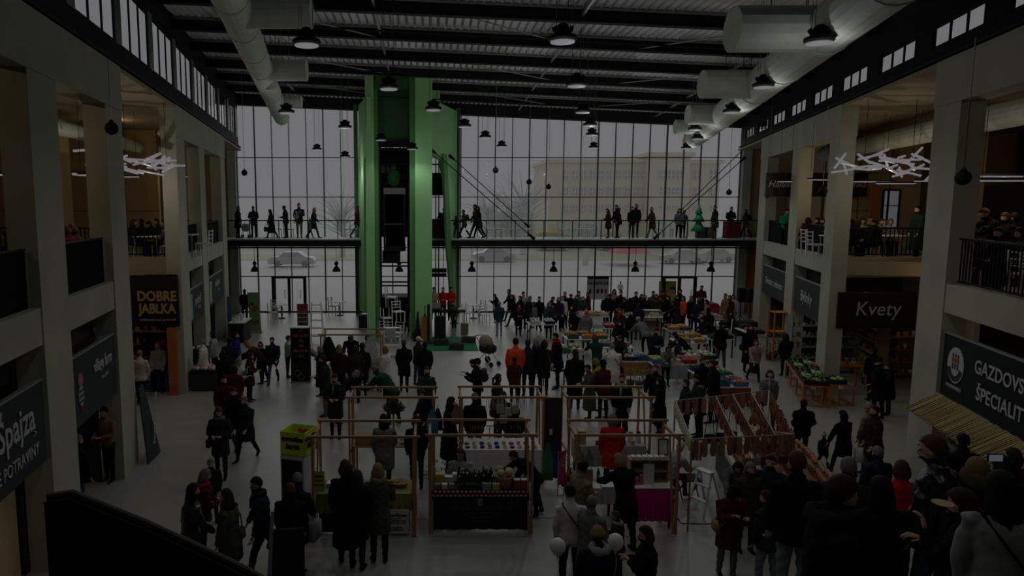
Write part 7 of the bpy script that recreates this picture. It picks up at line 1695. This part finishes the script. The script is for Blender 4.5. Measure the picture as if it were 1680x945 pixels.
# --- left part, far
w_(427,560,426,630,180,'walk','coat','black','black',H('bob','hbrown'),'woman in black coat with pale scarf, left one of the walking couple', extra=[('scarf','lgrey')])
w_(446,553,447,634,180,'walk2','puffy','navy','denim',H('short','hbrown'),'man in navy jacket and jeans, right one of the walking couple')
w_(473,550,469,620,-60,'stand','shirt','lgreen','black',H('short','hblack'),'young man in green and black top left of the black magazine rack')
f(500,566,100,'bend','jacket','ldenim','pink',H('short','hauburn'),'child in denim jacket bending in front of the black magazine rack', h=1.35)
f(402,560,90,'bend','jacket','dbrown','black',H('long','hblond'),'blond person in dark brown bending at the left counter', h=1.7)
w_(413,579,417,660,-90,'hold','coat','dbrown','black',H('long','hbrown'),'woman with long brown hair in profile at the left counter')
f(393,587,-90,'eat','coat','lgrey','char',H('short','hgrey'),'grey haired man in grey coat eating, on the left', h=1.68)
f(384,598,0,'stand','coat','maroon','black',H('bob','hbrown'),'woman in maroon coat behind the grey haired eater', h=1.6)
f(376,553,0,'stand','coat','navy','black',H('short','hblack'),'man in navy at the counter below the turquoise banner', h=1.7)
f(366,575,-20,'stand','coat','black','black',H('bob','hblack'),'woman in black below the turquoise banner', h=1.65)
f(388,545,-90,'stand','jacket','royal','black',H('short','hbrown'),'person in royal blue at the turquoise banner', h=1.6)
f(401,474,0,'stand','jacket','black','black',H('short','hblack'),'man in black with backpack beyond the green banner by the glass', h=1.72, extra=[('pack','black')])
f(348,543,90,'stand','jacket','lgrey','black',H('bob','hblack'),'person in pale top inside the farthest left shop', h=1.65)
f(331,556,90,'stand','jacket','white','black',H('short','hgrey'),'person in white overall inside the far left shop', h=1.65)
# cluster before the far left booth
w_(524,568,516,650,90,'stand','long','black','black',H('bob','hgrey'),'grey haired woman in long black coat, leftmost at the far left booth')
w_(527,582,528,685,90,'hold','jacket','char','khaki',H('short','hbrown'),'man with yellow collar and khaki trousers at the far left booth')
f(556,565,0,'stand','coat','dbrown','black',H('long','hblond'),'fair haired woman seen from behind at the far left booth', h=1.68, extra=[('scarf','brown')])
f(575,551,180,'bend','jacket','black','black',None,'seller with grey green knitted hat leaning over the far left booth table', h=1.8, hat=('beanie','olive'))
f(582,566,0,'stand','puffy','dbrown','black',H('short','hbrown'),'big person in dark brown seen from behind at the far left booth', h=1.78)
f(594,562,0,'stand','coat','black','black',H('bun','hblack'),'woman in black with a bun at the far left booth', h=1.7)
f(615,573,0,'hold','jacket','orange','black',H('short','hbrown'),'child in orange and black jacket at the far left booth', h=1.35)
f(631,567,60,'stand','long','white','black',H('bob','hblond'),'woman in long white coat right of the orange jacket')
f(604,548,180,'hold','jacket','lgrey','grey',H('bob','hbrown'),'seller in pale clothes among the white garments', h=1.66)
f(549,614,180,'hold','coat','char','black',H('short','hbrown'),'man in open charcoal coat facing the viewer', h=1.72, extra=[('scarf','grey')])
f(588,608,-60,'bend','jacket','black','black',H('bob','hgrey'),'grey haired woman in black bending forward', h=1.66)
w_(612,600,604,715,60,'bend','puffy','green','navy',H('short','hgrey'),'large person in dark green jacket leaning over, before the back left booth')
w_(662,557,661,643,0,'stand2','coat','black','black',H('short','hauburn'),'man in black coat carrying a blue bag, right of the white shelf', extra=[('shop','royal')])
w_(687,552,681,632,-120,'stand','jacket','char','denim',None,'woman with white cap and jeans before the tower foot', hat=('cap','white'))
f(697,560,0,'stand','jacket','black','black',H('short','hblack'),'young man in black jacket beside the white capped woman', h=1.66)
f(700,601,180,'walk','jacket','teal','black',H('short','hbrown'),'man in teal hooded jacket walking, behind the back left booth', h=1.68, extra=[('cross','pink')])
f(693,640,120,'stand2','coat','char','black',H('bob','hbrown'),'woman in dark coat just behind the turquoise garment', h=1.5)
# stage musicians
for u, v, c, hr, lab in ((712,487,'beige','hbrown','seated person in beige at the left of the stage table'), (727,485,'red','hgrey','man in bright red shirt seated behind the stage table, middle'), (740,484,'red','hblack','man in bright red and black seated behind the stage table, right')):
    P(lab, at=33.3, px=(u, v), z=.35, h=1.68, face=180, pose='hold', cut='shirt', top=c, bot='black', hair=H('short', hr))
P('person in dark green crouched at the right end of the stage table', at=32.2, px=(744,498), z=.0, h=1.5, face=150, pose='stand', cut='jacket', top='olive', bot='black', hair=H('short','hbrown'))
# --- left part, nearer
f(367,616,-160,'stand','coat','maroon','black',H('short','hblack'),'person in dark red coat, left of the two men in black on the left', h=1.66)
w_(383,636,390,757,180,'walk','puffy','black','denim',H('short','hbrown'),'big man in black jacket and dark jeans walking on the left')
f(400,650,160,'walk2','coat','char','black',H('short','hgrey'),'person in grey half hidden behind the big man in black', h=1.6)
w_(358,669,362,790,180,'hold','coat','char','black',H('bob','hauburn'),'woman with fur hood in dark coat with a bag on the left', extra=[('fur','grey'),('shoulder','black')])
f(345,753,-170,'stand','jacket','dbrown','dbrown',H('short','hblond'),'fair haired child behind the grey haired woman on the left', h=1.25)
f(339,769,-60,'hold','jacket','maroon','black',H('bob','hgrey'),'grey haired woman with red scarf, lower left', h=1.62, extra=[('scarf','red')], fine=1)
f(317,793,-60,'walk','coat','leather','black',H('long','hblack'),'woman with long black hair in shiny black leather coat, lower left', h=1.7, extra=[('shoulder','char')], fine=1)
f(370,802,80,'stand','coat','olive','black',H('long','hbrown'),'woman with long brown hair in olive coat, lower left', h=1.66, extra=[('scarf','black'),('shoulder','khaki')], fine=1)
f(418,783,110,'sidehand','jacket','navy','black',H('short','hblack'),'dark haired man in navy jacket leaning down, lower left', h=1.74, extra=[('scarf','char')], fine=1)
f(476,792,0,'stand','jacket','black','denim',H('short','hauburn'),'person with auburn hair in black seen from behind, by the fridge', h=1.66, fine=1)
f(488,775,-20,'stand2','coat','black','black',H('short','hgrey'),'grey haired person in black coat with a patterned bag by the fridge', h=1.68, extra=[('shop','lgrey')], fine=1)
f(566,754,0,'stand2','long','black','black',H('bob','hbrown'),'tall person in long black coat at the front left booth', h=1.8, fine=1)
f(586,771,-10,'stand','coat','black','black',H('long','hbrown'),'woman with long brown hair in black at the front left booth', h=1.68, fine=1)
f(619,760,10,'hold','coat','olive','char',H('bob','hblond'),'woman in olive parka with fur hood at the front left booth', h=1.7, extra=[('fur','khaki')], fine=1)
f(629,679,0,'stand2','coat','grey','black',H('long','hblack'),'dark haired woman in grey patterned coat at the back left booth', h=1.68)
f(683,681,10,'stand','jacket','black','black',H('bob','hbrown'),'brown haired woman behind the right post of the front left booth', h=1.6)
f(755,736,170,'sit','shirt','lgrey','grey',H('long','hauburn'),'long haired seller in pale lace seated at the front middle booth', h=1.7, fine=1)
f(838,741,100,'bend','jacket','black','black',H('short','hblack'),'seller in black jacket bending down behind the front middle booth', h=1.55)
# --- front right booth and below
f(1005,678,0,'stand','coat','red','black',H('bob','hgrey'),'woman in bright red vest seen from behind at the back right booth', h=1.68, fine=1)
f(1013,744,20,'reach','coat','black','black',H('bob','hblond'),'woman with fair brown hair in black reaching over the magenta table', h=1.7, fine=1)
f(959,756,-60,'hold','coat','khaki','black',H('bun','hblack'),'dark haired woman in khaki at the left of the front right booth', h=1.66, fine=1)
f(934,795,0,'stand2','shirt','white','black',H('short','hblack'),'man in thick white sweater seen from behind, front right', h=1.74, extra=[('cross','black')], fine=1)
f(972,812,-40,'stand','coat','grey','dbrown',H('bald','hgrey'),'balding man in grey coat beside the white sweater', h=1.66, fine=1)
f(1008,838,60,'hold','jacket','dbrown','black',H('short','hauburn'),'child in dark brown jacket before the magenta table', h=1.2, extra=[('scarf','lgrey')], fine=1)
f(980,863,0,'hold','puffy','navy','black',None,'man with tan beanie in dark navy coat at the bottom centre', h=1.74, hat=('beanie','tan'), extra=[('hoodd','lgrey')], fine=1)
f(1058,863,80,'carry','coat','black','black',H('bob','hbrown'),'woman in black working on a balloon at the bottom centre', h=1.68, fine=1)
P('seated man in grey jacket with pale hair behind the step ladder', px=(1120,724), z=0, h=1.66, face=-60, pose='sitlean', cut='jacket', top='lgrey', bot='navy', hair=H('short','hwhite'))
f(1232,759,180,'stand','coat','brown','black',H('bob','hgrey'),'grey haired woman in brown at the slipper table', h=1.62)
f(1212,760,160,'bend','coat','grey','black',H('bob','hbrown'),'woman in mottled grey leaning over the slipper table', h=1.55)
f(1265,747,150,'stand','jacket','navy','black',H('short','hblack'),'man with glasses in navy shirt with white print', h=1.72, fine=1)
f(1208,801,180,'phone','coat','maroon','grey',H('bob','hblack'),'woman in dark red coat looking at her hands, lower right', h=1.62, hat=('beanie','black'), extra=[('cross','tan')], fine=1, shoes='black')
f(1256,804,20,'stand2','jacket','char','ldenim',H('short','hbrown'),'man in charcoal jacket and pale jeans seen from behind, lower right', h=1.66, fine=1)
w_(1319,655,1321,760,0,'pocket','puffy','black','black',H('short','hblack'),'broad man in black jacket seen from behind, right of the leather stall')
w_(1382,673,1375,782,20,'sidehand','coat','black','black',H('bob','hblack'),'woman in black holding a small child by the hand, on the right')
w_(1352,710,1349,776,0,'walk','jacket','black','char',None,'small child in a pale hat held by the hand, on the right', hat=('pompom','lgrey'))
f(1425,661,30,'stand','coat','khaki','black',None,'woman in pale coat with pink hat on the right', h=1.62, hat=('beanie','pink'))
f(1435,665,80,'stand','coat','dbrown','black',H('short','hbrown'),'man in dark brown jacket with a white bag on the right', h=1.7, extra=[('shop','white')])
w_(1440,588,1437,688,30,'stand2','coat','black','black',None,'man in black with flat cap by the flower shop', hat=('cap','black'))
w_(1456,596,1462,682,60,'hold','coat','black','black',H('short','hbrown'),'man in black coat with beige tie by the flower shop')
f(1435,570,0,'stand','jacket','black','black',H('short','hblack'),'man in black inside the flower shop', h=1.66)
# --- people on the broad stair, right foreground: z is the step each stands on
def stairz(y): return max(0, 3.35-.129*round((y-2.2)/.36)) if y < 8.5 else max(0, 1.12-.165*max(0, math.ceil((y-8.5)/.26)))
def s(u, v, z, face, pose, cut, top, bot, hair, label, h=1.74, **k):
    P(label, px=(u, v), z=z, h=h, face=face, pose=pose, cut=cut, top=top, bot=bot, hair=hair, fine=1, **k)
s(1308,740,1.5,0,'stand','jacket','black','ldenim',H('short','hauburn'),'big man in black hooded jumper and jeans seen from behind, on the stair', 1.84)
s(1388,781,2.42,-105,'stand2','jacket','black','black',H('short','hbrown'),'man in black jacket with grey collar looking down, right foreground', 1.8, extra=[('hoodd','char')])
s(1393,750,1.5,-20,'stand','coat','char','black',H('short','hgrey'),'grey haired man behind the man with the grey collar', 1.7)
s(1440,732,0,10,'stand','puffy','navy','black',H('short','hgrey'),'short haired man in dark navy padded jacket on the stair', 1.76)
s(1480,755,1.1,-10,'stand','jacket','red','black',H('bob','hauburn'),'auburn haired woman with a red top on the stair', 1.62)
s(1446,782,2.0,0,'stand','coat','black','black',H('long','hblack'),'woman with very long black hair in black on the stair', 1.66)
s(1528,714,2.2,30,'stand2','jacket','leather','denim',H('short','hauburn'),'bald man in black leather jacket on the stair', 1.84)
s(1562,706,0,20,'stand','coat','lgrey','black',H('bob','hgrey'),'grey haired person in pale lace top before the delicatessen counter', 1.66)
s(1580,711,.9,0,'stand','coat','black','black',H('short','hblack'),'dark haired person in black before the delicatessen counter', 1.70)
s(1605,751,2.2,-30,'stand','coat','black','black',H('bob','hblond'),'blonde woman with full curly hair, right foreground', 1.68)
s(1573,802,2.2,40,'eat','coat','black','black',H('long','hbrown'),'woman with long brown hair holding a plate, right foreground', 1.66)
s(1643,773,2.45,-25,'stand2','shirt','lgrey','black',H('long','hblack'),'dark haired woman in grey sweater, rightmost in the foreground', 1.72, extra=[('cross','black')])
s(1640,748,1.6,0,'phone','coat','black','black',H('bob','hblack'),'person in black holding a bright phone at the right edge', 1.74)
s(1662,735,1.0,20,'stand','coat','maroon','black',H('bob','hbrown'),'person in dark red at the right edge of the stair', 1.7)
# --- upper galleries
def g(u, v, Y, face, pose, top, hair, label, h=1.68, cut='jacket', z=4.2, **k): P(label, at=Y, px=(u, v), z=z, h=h, face=face, pose=pose, cut=cut, top=top, bot='black', hair=hair, **k)
g(221,356,22.3,-60,'sit','dbrown',H('bob','hbrown'),'seated person in dark brown at the left edge of the left gap gallery')
g(233,354,22.6,0,'sit','black',H('short','hblack'),'seated person in black at the left gap gallery table, left')
g(241,352,23.4,90,'sitlean','black',H('short','hblack'),'person leaning over the table in the left gap gallery')
g(255,356,23.5,100,'sit','char',H('short','hbrown'),'seated person in charcoal at the right of the left gap gallery')
g(268,362,22.4,90,'sit','grey',H('bob','hbrown'),'seated person in grey at the right end of the left gap gallery')
for i, (u, v, Y, top, lab) in enumerate(((104,367,16,'maroon','seated person in maroon in the second left gallery bay, left one'), (116,374,16.5,'dbrown','seated person in brown in the second left gallery bay, right one'), (8,368,13,'black','seated person in black in the first left gallery bay'))): g(u, v, Y, 90, 'sit', top, H('bob','hbrown'), lab)
g(1612,336,15.2,90,'reach','black',H('short','hbrown'),'man in black standing among the tables of the nearest right gallery', 1.75)
for i, (u, v, Y, top, fc, lab) in enumerate(((1578,365,14.4,'khaki',0,'seated person in khaki, leftmost in the nearest right gallery'), (1592,373,14.6,'maroon',30,'seated person in maroon below the standing man in the gallery'), (1618,369,15,'pink',180,'seated woman in dusty pink right of the standing man in the gallery'),
  (1637,370,14.2,'navy',90,'seated man in navy in the nearest right gallery'), (1648,354,15.2,'dbrown',90,'person in dark brown leaning at the gallery table'), (1663,352,15.4,'black',0,'person in black upright at the right of the gallery'), (1672,370,14.0,'olive',60,'seated person in olive at the right edge of the gallery'))): g(u, v, Y, fc, 'sit' if v > 360 else 'stand2', top, H(['bob','short'][i%2],['hbrown','hauburn','hblack'][i%3]), lab, 1.68 if v > 360 else 1.6)
for i, (u, v, Y, top, fc, po, lab) in enumerate(((1398,360,22.3,'black',0,'sit','seated person in black at the left of the right gap gallery'), (1410,355,22.8,'black',-60,'sit','second seated person in black in the right gap gallery'), (1426,357,22.6,'olive',90,'sit','seated person in olive facing left in the right gap gallery'),
  (1417,351,24.5,'beige',180,'sit','seated person in beige facing the viewer in the right gap gallery'), (1448,362,23.4,'grey',180,'sit','seated person in grey before the bright back window'), (1462,361,23.6,'lgrey',180,'sit','seated fair person in pale grey before the bright back window'), (1433,366,21.95,'black',60,'sit','person in black with back to the railing in the right gap gallery'))): g(u, v, Y, fc, po, top, H(['short','bob'][i%2],['hblack','hbrown','hblond'][i%3]), lab)
g(1505,348,22.2,90,'stand','green',H('short','hblack'),'person in long green coat by the nearest right column in the gallery', 1.72, 'long')
g(1292,347,28.2,180,'hold','emerald',H('short','hblack'),'waiter in bright green in the farthest right gallery bay', 1.6, 'shirt')
for i, (u, v, Y, top) in enumerate(((1325,361,25.2,'maroon'), (1340,362,25,'black'), (1349,363,24.6,'dbrown'))): g(u, v, Y, 90*i, 'sit', top, H(['bob','short','bob'][i],'hblack'), 'seated person in %s in the second right gallery bay, %s one' % (top.replace('dbrown','dark brown'), ['left','middle','right'][i]))
# left shops
P('person in black coat and jeans inside the second left shop', px=(128,713), z=0, h=1.66, face=-30, pose='stand', cut='jacket', top='black', bot='denim', hair=H('short','hgrey'))
P('seller in orange check shirt in the second left shop doorway', px=(168,668), z=0, h=1.7, face=160, pose='hold', cut='shirt', top='tan', bot='black', hair=H('short','hblack'))
f(229,574,0,'stand','puffy','cream','black',H('bun','hblond'),'woman in cream quilted coat in the left passage', h=1.66)
f(243,545,0,'stand','jacket','black','black',H('short','hblack'),'man in black in the left passage', h=1.76)
f(258,560,180,'stand','jacket','lgrey','black',H('bob','hblond'),'seller in grey inside the left passage shop', h=1.66)
# --- balloons
BALL = mat('white_balloon', (.62,.62,.62), .35, var=.02)
def balloon(u, v, Y, r_, label):
    p = atY(u, v, Y); t = thing('balloon', p, label, 'balloon'); MB().lathe((0,0,0), [(.01,-r_*1.2),(r_*.45,-r_*.95),(r_*.9,-r_*.35),(r_,.12*r_),(r_*.8,r_*.7),(r_*.4,r_*1.02),(.01,r_*1.1)], 18).build('envelope', BALL, t, smooth=True)
    MB().lathe((0,0,-r_*1.22), [(.018,-.02),(.008,.0),(.012,.02)], 8).build('knot', BALL, t); MB().tube([(0,0,-r_*1.24),(.02,0,-r_*1.24-.15),(0,0,-r_*1.24-.32)], .004, 4).build('string', WHITE, t)
balloon(915, 897, 8.4, .105, 'round white balloon beside the white sweater at the bottom centre'); balloon(1010, 889, 8.2, .10, 'white balloon held between the tan beanie man and the woman')
t = thing('paper_plate', atY(1546, 827, 4.45), 'small wooden plate held by the long haired woman, right foreground', 'plate'); MB().lathe((0,0,0), [(.05,0),(.065,.012),(.05,.01)], 16).build('plate', PLYW, t)
t = thing('mobile_phone', atY(1632, 757, 5.6), 'mobile phone with bright screen held up at the right edge', 'phone'); MB().bbox(0,0,0,.13,.012,.07,.004).build('case', BLACK, t); MB().box(-.055,.055,-.012,-.006,.008,.062).build('screen', mat('phone_screen_glow', (.7,.8,1), .4, var=0, emis=.6), t)
